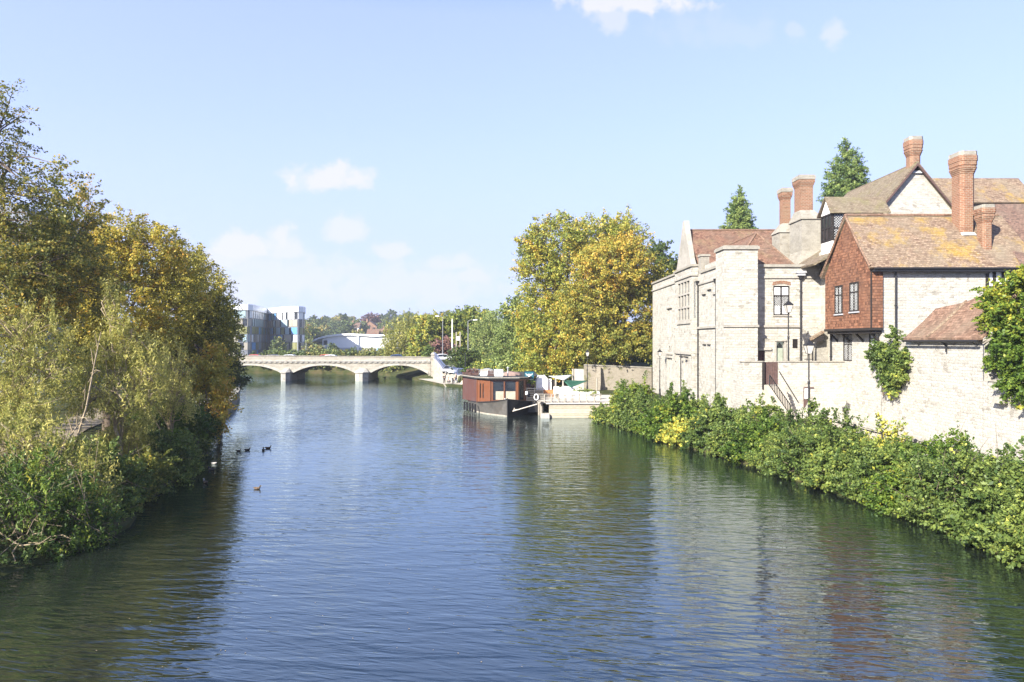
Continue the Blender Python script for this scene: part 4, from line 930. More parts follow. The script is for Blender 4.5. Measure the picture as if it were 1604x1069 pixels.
def roof_things():
    zr = 3.77
    T = thing('air_conditioner', (-1.6,71.2,zr), 'white air conditioning unit with round fan on the houseboat roof', 'air conditioner')
    x0, x1, y, z0 = gx(774.3,71), gx(788,71), 71.0, zr+.06
    m = MB(); m.box(x0, x1, y, y+.4, z0, z0+.72); m.build('casing', M['white'], T)
    g = MB(); cx = x0+.36
    g.prism([(cx+.25*math.cos(k*math.pi/8), y-.012, z0+.38+.25*math.sin(k*math.pi/8)) for k in range(16)], (0,.01,0)); go = g.build('fan_grille', plain('grey_grille', (.22,.23,.24), .6), T)
    r = MB()
    for rr in (.09,.17,.25): r.tube([(cx+rr*math.cos(k*math.pi/8), y-.02, z0+.38+rr*math.sin(k*math.pi/8)) for k in range(17)], .012, 4, False)
    r.build('fan_guard', M['white'], go)
    f = MB(); f.box(x0+.1, x0+.18, y+.02, y+.38, zr-.01, z0); f.box(x1-.18, x1-.1, y+.02, y+.38, zr-.01, z0); f.build('foot', M['black'], T)
    T = thing('roof_cabinet', (-3,73,zr), 'small white cabinet with sloping lid on the houseboat roof left of the fan unit', 'cabinet')
    m = MB(); x0, x1 = gx(752.5,73), gx(763,73); m.prism([(x0,73,zr),(x0,73.6,zr),(x0,73.6,zr+.62),(x0,73,zr+.48)], (x1-x0,0,0)); m.build('body', M['white'], T)
    l = MB(); l.obox((x0-.04,72.95,zr+.482), (x1-x0+.08,0,0), (0,.68,.155), (0,0,.04)); l.build('lid', M['grey_wood'], T)
    T = thing('skylight', (-2.6,75,zr), 'arched clear roof light standing on the back of the houseboat roof', 'skylight')
    m = MB(); x0, x1 = gx(750,76), gx(775,76); n = 8
    pr = [(x0+(x1-x0)*i/n, 76, zr+.12+.5*math.sin(math.pi*(.14+.72*i/n))) for i in range(n+1)]
    m.prism([(x0,76,zr)]+pr+[(x1,76,zr)], (0,2.2,0)); so_ = m.build('glazing', plain('pale_polycarbonate', (.55,.6,.62), .25, .5), T)
    b = MB()
    for i in (0,3,5,8): b.box(pr[i][0]-.04, pr[i][0]+.04, 75.95, 75.997, zr, pr[i][2]+.03)
    b.tube([(p[0],75.97,p[2]) for p in pr], .04, 4); b.build('frame', M['grey_wood'], so_)
    T = thing('wooden_crate', (-1.2,72,zr), 'brown slatted wooden crate beside the fan unit on the houseboat roof', 'crate')
    m = MB(); x0, x1 = gx(764,72.3), gx(773.5,72.3)
    for k in range(4): m.box(x0, x1, 72.3, 72.34, zr+.02+k*.15, zr+.13+k*.15); m.box(x0, x1, 72.8, 72.84, zr+.02+k*.15, zr+.13+k*.15); m.box(x0, x0+.04, 72.342, 72.798, zr+.02+k*.15, zr+.13+k*.15); m.box(x1-.04, x1, 72.342, 72.798, zr+.02+k*.15, zr+.13+k*.15)
    for x in (x0+.042, x1-.1): m.box(x, x+.05, 72.342, 72.39, zr, zr+.62)
    m.build('slats', M['brown_wood'], T)
    T = thing('stove_flue', (.1,72,zr), 'thin stove flue with a cap on the houseboat roof', 'flue'); m = MB(); x = gx(795.5,72)
    m.tube([(x,72,zr-.05),(x,72,zr+.85)], .06, 8); m.build('pipe', M['lead'], T); c = MB(); c.lathe([(.13,zr+.86),(.14,zr+.9),(.02,zr+1.02)], (x,72,0), 8); c.build('cap', M['lead'], T)
    T = thing('tarpaulin_heap', (.3,73,zr), 'pinkish tarpaulin heap beside the flue on the houseboat roof', 'tarpaulin')  # added shape standing in for the pinkish roof of something behind
    m = MB(); rg = []
    for j, (rr, z) in enumerate(((1,0),(.95,.15),(.7,.32),(.2,.45))): rg.append(m.add([(gx(800,73)+1.1*rr*math.cos(k*.6283)*(1+.15*math.sin(k*3+j)), 73.6+.7*rr*math.sin(k*.6283), zr-.01+z+.06*math.sin(k*2.3+j)) for k in range(10)]))
    for a, b in zip(rg, rg[1:]):
        for k in range(10): m.face([a[k], a[(k+1)%10], b[(k+1)%10], b[k]])
    m.face(rg[-1]); m.build('sheet', plain('tarpaulin', (.26,.18,.15), .8), T, smooth=True)
roof_things()
def planter(name, label, x, y, z, w, plants):
    T = thing(name, (x,y,z), label, 'planter'); m = MB(); m.frustum([(x-w*.42,y-.16,z),(x+w*.42,y-.16,z),(x+w*.42,y+.16,z),(x-w*.42,y+.16,z)], [(x-w/2,y-.2,z+.3),(x+w/2,y-.2,z+.3),(x+w/2,y+.2,z+.3),(x-w/2,y+.2,z+.3)]); m.build('trough', M['brown_wood'], T)
    foliage([(x,y,z+.45,w*.5,.22,.3)], 40, 22, .16, .5, .1, LM[plants], T, name='foliage')
planter('planter', 'low planter of reddish herbs on the near left corner of the houseboat roof', gx(741,74), 74, 3.77, 1.3, 'copper')
planter('planter', 'small planter of green plants at the far left end of the houseboat roof', gx(730,76), 76, 3.77, .9, 'green')

# ---------------------------------------------------------------- jetty, pontoon, kiosk, sails
def jetty():
    T = thing('jetty', (5.5,68,0), 'pale timber jetty on a planked river wall beside the houseboat', 'jetty')
    m = MB(); m.box(3.62, 12, 66.5, 66.9, -.6, 1.36); m.build('river_wall', planks('river_wall_boards', (.40,.35,.26), (.5,.45,.35), .22, .9, False, .1, .7), T)
    d = MB(); d.box(3.3, 12, 66.35, 76, 1.363, 1.5); d.box(2.6, 3.299, 67, 72, 1.37, 1.49); d.build('deck', M['deckboards'], T)
    p = MB()
    for x, y in ((gx(848,67), 67.0), (2.75,69), (2.75,71.5)): p.tube([(x,y,-1),(x,y,1.6)], .12, 8)
    p.build('pile', M['grey_wood'], T)
    b = MB(); b.box(gx(847.5,66.4), gx(860.5,66.4), 66.2, 67.2, -.5, .42); b.build('footing', M['concrete'], T)
    F_ = thing('timber_fence', (5.5,67,1.5), 'weathered pale post and rail fence along the jetty edge', 'fence')
    r = MB(); po = MB(); Y = 66.45; xa, xb_ = gx(842,Y), 8.7
    for k in range(5): z = 1.62+.145*k; r.box(xa, xb_, Y+.051, Y+.09, z-.035, z+.035)
    r.build('rail', M['grey_wood'], F_)
    for px in (842.5, 853, 864, 875, 885, 896, 907.5, 919, 931): x = gx(px,Y); q = MB(); q.box(x-.06, x+.06, Y-.05, Y+.05, 1.5, 2.3 if px != 907.5 else 2.42); q.build('post', M['grey_wood'], F_)
    cp = MB(); cp.box(xa-.06, xb_, Y-.07, Y+.11, 2.3, 2.35); cp.build('top_rail', M['grey_wood'], F_)
    lb = MB(); c = Vector((gx(840,Y), Y-.1, 2.05)); lb.tube([c+Vector((.2*math.cos(k*.5236), 0, .28*math.sin(k*.5236))) for k in range(13)], .05, 6, False); tag(lb.build('life_ring', M['white'], None, origin=c), 'white life ring hanging at the left end of the jetty fence', 'life ring')
    # mooring spar between bow and jetty
    s = MB(); s.tube([(gx(803.5,67.5),67.3,gz(644,67.5)),(gx(842,66.8),66.7,gz(633,66.8))], .055, 6); s.tube([(gx(804.5,67.5),67.28,gz(643,67.5)),(gx(806,67.5),67.25,gz(639,67.5))], .04, 5); s.tube([(gx(803,67.5),67.28,gz(644.5,67.5)),(gx(809,67.5),67.25,gz(641,67.5))], .05, 5)
    tag(s.build('mooring_spar', M['rope'], None, origin=(1,67,.6)), 'pale wooden spar running from the black bow to the jetty corner', 'mooring spar')
    # dark gangway with rails to the right of the boat
    G = thing('gangway', (2.3,70,1.1), 'black railed gangway platform between the houseboat and the jetty', 'gangway')
    g = MB(); g.box(1.45, 3.25, 69.9, 73, .2, 1.2); g.build('platform', M['tar'], G)
    gr = MB()
    for k in range(6): z = 1.4+.24*k; gr.box(1.5, 3.2, 69.93, 69.97, z, z+.05 if k < 5 else z+.08)
    for x in (1.5, 2.3, 3.15): gr.box(x, x+.06, 69.9, 69.93, 1.2, 2.75)
    gr.build('railing', plain('dark_grey_steel', (.08,.08,.085), .5), G)
    g2 = MB(); g2.box(1.6, 3.2, 69.98, 70.0, 1.2, 2.5); g2.build('screen', M['blackwood'], G)
    bx = MB(); cx = gx(825,69.7); bx.lathe([(.12,2.0),(.14,2.05),(.14,2.3),(.12,2.35)], (cx,69.78,0), 10); tag(bx.build('white_drum', M['white'], None, origin=(cx,69.78,2.0)), 'small white drum hung on the dark gangway rail', 'drum')
    # plants on the gangway
    planter('planter', 'box of tall green plants with red flowers on the gangway under the teal sign', gx(829,71), 71, 2.75, 1.1, 'lime')
    S = thing('hanging_sign', (gx(828.5,72),72,1.5), 'square teal sign with a white horned emblem on a post by the gangway', 'sign')
    Y = 72.0; x0, x1, z0, z1 = gx(821.8,Y), gx(835.8,Y), gz(599,Y), gz(582.5,Y)
    b = MB(); b.box(x0, x1, Y, Y+.06, z0, z1); bo = b.build('board', M['teal'], S)
    g = MB(); w = x1-x0; h = z1-z0; e = lambda pts: g.poly(*[(x0+w*a, Y-.006, z0+h*c) for a, c in pts])
    e([(.08,.86),(.2,.66),(.4,.66),(.42,.76),(.25,.76)]); e([(.92,.86),(.75,.76),(.58,.76),(.6,.66),(.8,.66)]); e([(.38,.78),(.36,.66),(.45,.42),(.55,.42),(.64,.66),(.62,.78)])
    for i in range(6): a = .14+.12*i; e([(a,.2),(a+.09,.2),(a+.09,.3),(a,.3)])
    g.build('emblem', M['white'], bo)
    s2 = MB(); s2.poly((x0+.01,Y-.004,z0+.02),(x1-.01,Y-.004,z0+.02),(x1-.01,Y-.004,z0+h*.14),(x0+.01,Y-.004,z0+h*.14)); s2.build('green_band', plain('green_band', (.10,.30,.16), .5), bo)
    p = MB(); p.box(x0-.06, x0-.002, Y, Y+.08, 1.4, z1+.05); p.box(x1+.002, x1+.06, Y, Y+.08, 1.4, z1+.05); p.box(x0-.002, x1+.002, Y, Y+.08, z1+.003, z1+.06); p.build('post', M['black'], S)
jetty()
def kiosk():
    Y = 73.0
    K = thing('kiosk', (gx(851,Y),Y,1.5), 'white gabled kiosk with orange boarded counter on the jetty', 'kiosk')
    x0, x1 = gx(839.5,Y), gx(865,Y); zc = gz(611,Y); ze = gz(600,Y); zp = gz(589.5,Y); xm = gx(858,Y)
    m = MB(); m.prism([(x0,Y,zc),(xm,Y,zc),(xm,Y,gz(595,Y)),(x0+1.0,Y,zp),(x0+.25,Y,zp-.02),(x0,Y,ze+.1)], (0,2.2,0)); m.build('wall', M['white'], K)
    b = MB(); b.box(x0+.05, gx(867,Y), Y-.25, Y+2.1, 1.5, zc-.003); b.build('counter', M['orange_wood'], K)
    o = MB(); a0, a1 = gx(846,Y), gx(858,Y); o.prism([(a0+(a1-a0)*i/8, Y-.256, 1.52+.42*math.sin(math.pi*i/8)+.01) for i in range(9)], (0,.004,0)); o.build('hatch_opening', M['blackwood'], K)
    d = MB(); d.box(xm+.02, gx(864,Y), Y+.3, Y+.36, 1.5, gz(594,Y)); d.build('side_panel', M['white'], K)
    dd = MB(); dd.box(gx(864.5,Y), gx(869,Y), Y+.4, Y+.5, 1.5, gz(597,Y)); dd.build('door', M['blackwood'], K)
    r = MB(); r.obox((x0-.1,Y-.12,ze+.1), (.4,0,zp-ze-.08), (0,2.45,0), (-.05,0,.05)); r.obox((x0+.95,Y-.12,zp+.02), (xm-x0-.9,0,gz(595,Y)-zp), (0,2.45,0), (.02,0,.06)); r.build('roof', M['lead'], K)
    # shade sails and their posts
    A = thing('shade_sail', (gx(890,73),73,1.5), 'dark green triangular shade sail dipping towards the stone wall', 'shade sail')
    def sail(pts, mat, name, T, sag=.25, n=8):
        a, b, c = map(Vector, pts); m = MB(); rows = []
        for i in range(n+1):
            row = []
            for j in range(n+1-i):
                u, v = i/n, j/n; w = 1-u-v; p = a*w+b*u+c*v; p = p+Vector((0,0,-sag*27*u*v*w-sag*1.2*(u*v+v*w+u*w))); row.append(p)
            rows.append(m.add(row))
        for i in range(n):
            for j in range(n-i):
                m.face([rows[i][j], rows[i+1][j], rows[i][j+1]])
                if j < n-i-1: m.face([rows[i+1][j], rows[i+1][j+1], rows[i][j+1]])
        m2 = len(m.v); o = m.build(name, mat, T, smooth=True); s = o.modifiers.new('thickness', 'SOLIDIFY'); s.thickness = .02; return o
    sail([at(882,595.5,72), at(921,596.5,75), at(893,607.5,70.5)], M['sail_green'], 'canvas', A, .12)
    p = MB()
    for px, py, Yp in ((882,595,72),): p.tube([(gx(px,Yp),Yp,1.5),(gx(px,Yp),Yp,gz(py,Yp)+.1)], .09, 7)
    p.build('post', M['grey_wood'], A)
    B = thing('shade_sail', (gx(870,72),72,1.5), 'pale grey green shade sail stretched above the kiosk side', 'shade sail')
    sail([at(859,589.5,73), at(897,587.5,77), at(884,596,71.6)], M['sail_pale'], 'canvas', B, .06)
    p = MB(); p.tube([(gx(870.5,72),72,1.5),(gx(870.5,72),72,gz(593,72))], .1, 7); p.tube([(gx(897.5,77),77,1.4),(gx(897.5,77),77,gz(578,77))], .12, 7); p.build('post', M['grey_wood'], B)
    # white chest counters and trough
    C = thing('white_counter', (gx(885,71),71,1.5), 'long white serving counter with lids behind the jetty fence', 'counter')
    m = MB(); m.box(gx(876,71), gx(907,71), 71, 72.2, 1.5, 2.52); m.build('body', M['white'], C)
    m = MB(); m.box(gx(876,71)-.05, gx(897,71), 70.92, 72.3, 2.523, 2.58); m.prism([(gx(880,71),71.2,2.583),(gx(905,71),71.2,2.583),(gx(903,71),71.2,2.72),(gx(882,71),71.2,2.76)], (0,.7,0)); m.build('lid', M['white'], C)
    m = MB(); m.box(gx(897.5,71), gx(901,71), 70.97, 70.998, 1.7, 2.55); m.build('door', M['lead'], C)
    W = thing('white_trough', (gx(924,70),70,1.5), 'long white planter trough with trailing green right of the counter', 'planter')
    m = MB(); m.box(gx(908.5,70), gx(939,70), 70, 70.6, 1.5, 2.3); m.build('body', M['white'], W)
    foliage([(gx(915,70),70.2,2.5,1.2,.35,.2),(gx(922,69.9),69.9,2.2,.9,.2,.3)], 40, 20, .2, .6, .12, LM['lime'], W, name='foliage')
    D = thing('stacked_chairs', (gx(872,71),71,1.5), 'pair of white chairs stacked beside the counter', 'chairs')
    m = MB(); x = gx(872,71)
    for k in range(2): m.box(x-.28, x+.28, 71+.1*k, 71.5+.1*k, 1.95+.12*k, 2.0+.12*k); m.box(x-.28, x+.28, 71.5+.1*k, 71.55+.1*k, 2.0+.12*k, 2.6+.12*k)
    m.build('seat', M['white'], D); m = MB()
    for sx in (-.25,.22):
        for sy in (.02,.46): m.box(x+sx, x+sx+.04, 71+sy, 71.04+sy, 1.5, 1.948)
    m.build('leg', M['white'], D)
kiosk()

# ---------------------------------------------------------------- old wall under the plane trees
def oldwall():
    T = thing('old_stone_wall', (13,85,1.4), 'old brown stone retaining wall under the plane trees with a dark buttress', 'wall')
    m = MB(); zt = gz(573.5,85); m.prism([(gx(915,85),85,.8),(17.4,85,.8),(17.4,85,gz(577,85)),(gx(945,85),85,gz(574,85)),(gx(915,85),85,gz(573,85))], (0,.48,0)); m.build('wall', M['old_wall'], T)
    c = MB(); c.prism([(gx(915,85),84.93,gz(573,85)+.003),(gx(945,85),84.93,gz(574,85)+.003),(17.4,84.93,gz(577,85)+.003),(17.4,84.93,gz(577,85)+.14),(gx(945,85),84.93,gz(574,85)+.15),(gx(915,85),84.93,gz(573,85)+.16)], (0,.6,0)); c.build('coping', M['grey_stone'], T)
    b = MB(); x = gx(938,84); b.frustum([(x-.4,84,.8),(x+.25,84,.8),(x+.25,84.99,.8),(x-.4,84.99,.8)], [(x-.15,84.6,4.2),(x+.3,84.6,4.3),(x+.3,84.99,4.3),(x-.15,84.99,4.2)]); b.build('buttress', M['old_wall'], T)
    p = MB(); x = gx(935,83.5); p.tube([(x,83.5,1),(x,83.5,gz(593,83.5))], .09, 7); tag(p.build('timber_post', M['grey_wood'], None, origin=(x,83.5,1)), 'short pale timber post in front of the old wall buttress', 'post')
    V = thing('parapet_wall', (6,88,1.4), 'low pale wall stub left of the old retaining wall behind the sails', 'wall'); m = MB(); m.box(gx(899,86), gx(915,85)-.01, 85.2, 85.6, .9, 4.0); m.build('wall', M['concrete'], V)
    r = thing('path_railing', (15.5,80,1.3), 'dark stepped iron handrail in front of the old wall beside the mansion corner', 'railing'); m = MB()
    m.tube([at(1005,609,80), at(1011,608.5,80), at(1018.5,605,81)], .05, 6); m.tube([at(1010.5,609,80), Vector((gx(1010.5,80),80,1.2))], .05, 6); m.build('rail', M['black'], r)
oldwall()

# ---------------------------------------------------------------- bridge
def bridge():
    T = thing('arched_bridge', (-34,133,0), 'long pale stone road bridge with shallow arches and dentilled parapet across the river', 'bridge')
    Y0, Y1 = 129.0, 138.0; x0, x1 = -58.0, gx(674.5,129)
    spans = [(-56.2, gx(444,129)), (gx(455.5,129), gx(559.5,129)), (gx(577.5,129), gx(671,129))]
    zsp, zcr = 1.25, 2.92
    def arch(x, a, b, zs, zc): t = (x-a)/(b-a)*2-1; return zs+(zc-zs)*(1-abs(t)**2.15)
    m = MB(); zc = 3.38; ring = MB()
    xs = [x0]
    for a, b in spans: xs += [a+(b-a)*i/28 for i in range(29)]
    xs.append(x1)
    def zin(x, side):
        for a, b in spans:
            if a-1e-6 <= x <= b+1e-6 and side: return arch(x, a, b, zsp, zcr)
        return -1
    for p, q in zip(xs, xs[1:]):
        inside = any(a-1e-6 <= p and q <= b+1e-6 for a, b in spans)
        zp, zq = (zin(p, 1), zin(q, 1)) if inside else (-1, -1)
        m.poly((p,Y0,zp),(q,Y0,zq),(q,Y0,zc),(p,Y0,zc)); m.poly((q,Y1,zq),(p,Y1,zp),(p,Y1,zc),(q,Y1,zc))
        if inside: m.poly((q,Y0,zq),(p,Y0,zp),(p,Y1,zp),(q,Y1,zq))
    for a, b in spans:
        for x, s in ((a, 1), (b, -1)):
            q = [(x,Y0,-1),(x,Y1,-1),(x,Y1,zsp),(x,Y0,zsp)]; m.poly(*(q if s > 0 else q[::-1]))
    m.build('spandrel_wall', M['bridge'], T)
    for a, b in spans:
        r = MB(); n = 24
        for i in range(n):
            xa, xb = a+(b-a)*i/n, a+(b-a)*(i+1)/n; za, zb = arch(xa, a, b, zsp, zcr), arch(xb, a, b, zsp, zcr)
            ta = .36+.12*abs(2*i/n-1); tb = .36+.12*abs(2*(i+1)/n-1)
            r.prism([(xa,Y0-.1,za-.02),(xb,Y0-.1,zb-.02),(xb,Y0-.1,min(zb+tb,zc)),(xa,Y0-.1,min(za+ta,zc))], (0,.12,0))
        r.build('arch_ring', M['arch'], T)
    c = MB(); c.box(x0, x1, Y0-.3, Y0+.0, 3.62, 3.86); c.box(x0, x1, Y0-.14, Y0, 3.383, 3.45); c.build('cornice', M['arch'], T)
    d = MB(); x = x0; q = []
    while x < x1-.6: q += [(x,Y0-.22,3.58),(x,Y0-.22,3.4),(x+.5,Y0-.22,3.4),(x+.5,Y0-.22,3.58)]; x += 1.0
    d.prism(q+[(x1,Y0-.22,3.58),(x1,Y0-.22,3.617),(x0,Y0-.22,3.617)], (0,.21,0))
    d.build('dentil_course', M['arch'], T)
    p = MB(); p.prism([(x0,Y0-.08,3.862),(x1,Y0-.08,3.862),(x1,Y0-.08,4.38),(-40,Y0-.08,4.62),(x0,Y0-.08,4.7)], (0,.4,0)); p.prism([(x0,Y1-.3,3.4),(x1,Y1-.3,3.4),(x1,Y1-.3,4.36),(x0,Y1-.3,4.66)], (0,.4,0)); p.build('parapet', M['bridge'], T)
    cp = MB(); cp.prism([(x0,Y0-.16,4.703),(-40,Y0-.16,4.623),(x1,Y0-.16,4.383),(x1,Y0-.16,4.5),(-40,Y0-.16,4.74),(x0,Y0-.16,4.82)], (0,.56,0)); cp.build('coping', M['grey_stone'], T)
    rd = MB(); rd.box(x0, x1+8, Y0+.33, Y1-.31, 3.0, 3.4); rd.build('roadway', M['asphalt'], T)
    for (a, b) in ((spans[0][1], spans[1][0]), (spans[1][1], spans[2][0])):
        q = MB(); xm = (a+b)/2; w = (b-a)/2+.12
        base = [(xm-w,Y0,-1),(xm-w,Y0-1.1,-1),(xm-.35,Y0-2.0,-1),(xm+.35,Y0-2.0,-1),(xm+w,Y0-1.1,-1),(xm+w,Y0,-1)]
        top = [(x, y, 1.5) for x, y, z in base]; q.frustum(base, top)
        bs = [(x+.12*(1 if x > xm else -1), y-.12*(y < Y0), 1.503) for x, y, z in base]; tp = [(xm-w*.5,Y0,2.35),(xm-w*.45,Y0-.12,2.35),(xm-.1,Y0-.2,2.35),(xm+.1,Y0-.2,2.35),(xm+w*.45,Y0-.12,2.35),(xm+w*.5,Y0,2.35)]
        q.frustum(bs, [(x, y, 1.66) for x, y, z in bs]); q.frustum([(x, y, 1.663) for x, y, z in bs], tp); q.build('pier', M['arch'], T)
    e = MB(); xe = x1+.1; e.box(xe, xe+1.0, Y0-.4, Y0+.9, -.5, 4.9); e.frustum([(xe-.12,Y0-.52,4.903),(xe+1.12,Y0-.52,4.903),(xe+1.12,Y0+1.02,4.903),(xe-.12,Y0+1.02,4.903)], [(xe+.2,Y0-.2,5.35),(xe+.8,Y0-.2,5.35),(xe+.8,Y0+.6,5.35),(xe+.2,Y0+.6,5.35)]); e.build('end_pillar', M['bridge'], T)
bridge()
def embankment():
    T = thing('embankment_wall', (-10,118,.4), 'pale stone embankment wall sloping down from the bridge end to the towpath', 'wall')
    ys = [95,99,103,107,111,115,118,120.5,122,123.5,125,126.5,128,128.9]; off = 3.28
    pts = [(xr(y)+off, y, ztop(y)) for y in ys]
    m = MB()
    for (xa,ya,za),(xb,yb,zb) in zip(pts, pts[1:]):
        m.obox((xa,ya,-.3),(xb-xa,yb-ya,0),(.3,.1,0),(0,0,1)) if False else None
        a = m.add([(xa-.15,ya,.1),(xb-.15,yb,.1),(xb-.02,yb,zb),(xa-.02,ya,za),(xa+.5,ya,.1),(xb+.5,yb,.1),(xb+.5,yb,zb),(xa+.5,ya,za)])
        for f in ((1,0,3,2),(4,5,6,7),(3,7,6,2),(0,1,5,4),(0,4,7,3),(1,2,6,5)): m.face([a[k] for k in f])
    m.build('wall', M['bridge'], T)
    c = MB()
    for (xa,ya,za),(xb,yb,zb) in zip(pts, pts[1:]):
        a = c.add([(xa-.1,ya,za+.003),(xb-.1,yb,zb+.003),(xb-.1,yb,zb+.13),(xa-.1,ya,za+.13),(xa+.55,ya,za+.003),(xb+.55,yb,zb+.003),(xb+.55,yb,zb+.13),(xa+.55,ya,za+.13)])
        for f in ((1,0,3,2),(4,5,6,7),(3,7,6,2),(0,1,5,4)): c.face([a[k] for k in f])
    c.build('coping', M['arch'], T)
    Rl = thing('blue_railing', (-10,118,1.8), 'blue grey steel railing along the top of the embankment wall', 'railing')
    blue = plain('blue_paint', (.10,.13,.24), .5); r = MB(); bl = MB()
    top = [Vector((x+.2, y, z+1.25)) for x, y, z in pts]; bot = [Vector((x+.2, y, z+.25)) for x, y, z in pts]
    r.tube(top, .05, 5); r.tube(bot, .04, 5); r.build('rail', blue, Rl)
    for a, b, c_, d in zip(top, top[1:], bot, bot[1:]):
        n = max(2, int((b-a).length/.22))
        for i in range(n): q = a.lerp(b, i/n); w = c_.lerp(d, i/n); bl.tube([w-Vector((0,0,.15)), q], .03, 4, False)
    bl.build('balusters', blue, Rl)
embankment()
def quay():
    T = thing('quay_wall', (-32,80,0), 'dark curved stone quay wall along the left bank under the overhanging trees', 'wall')
    ys = list(np.arange(60, 120, 2.)); m = MB(); c = MB()
    for ya, yb in zip(ys, ys[1:]):
        xa, xb = xl(ya), xl(yb); tp = .95
        a = m.add([(xa+.12,ya,-.6),(xb+.12,yb,-.6),(xb+.02,yb,tp),(xa+.02,ya,tp),(xa-.5,ya,-.6),(xb-.5,yb,-.6),(xb-.5,yb,tp),(xa-.5,ya,tp)])
        for f in ((0,1,2,3),(5,4,7,6),(3,2,6,7),(0,3,7,4),(1,5,6,2)): m.face([a[k] for k in f])
        a = c.add([(xa+.1,ya,tp+.003),(xb+.1,yb,tp+.003),(xb+.1,yb,tp+.16),(xa+.1,ya,tp+.16),(xa-.7,ya,tp+.003),(xb-.7,yb,tp+.003),(xb-.7,yb,tp+.16),(xa-.7,ya,tp+.16)])
        for f in ((0,1,2,3),(5,4,7,6),(3,2,6,7)): c.face([a[k] for k in f])
    m.build('wall', M['old_wall'], T); c.build('coping', M['grey_stone'], T)
    strip('riverside_walk', [(xl(y)-2.6, y) for y in np.arange(63, 120, 2.)], 3.6, M['paving'], .06)
quay()
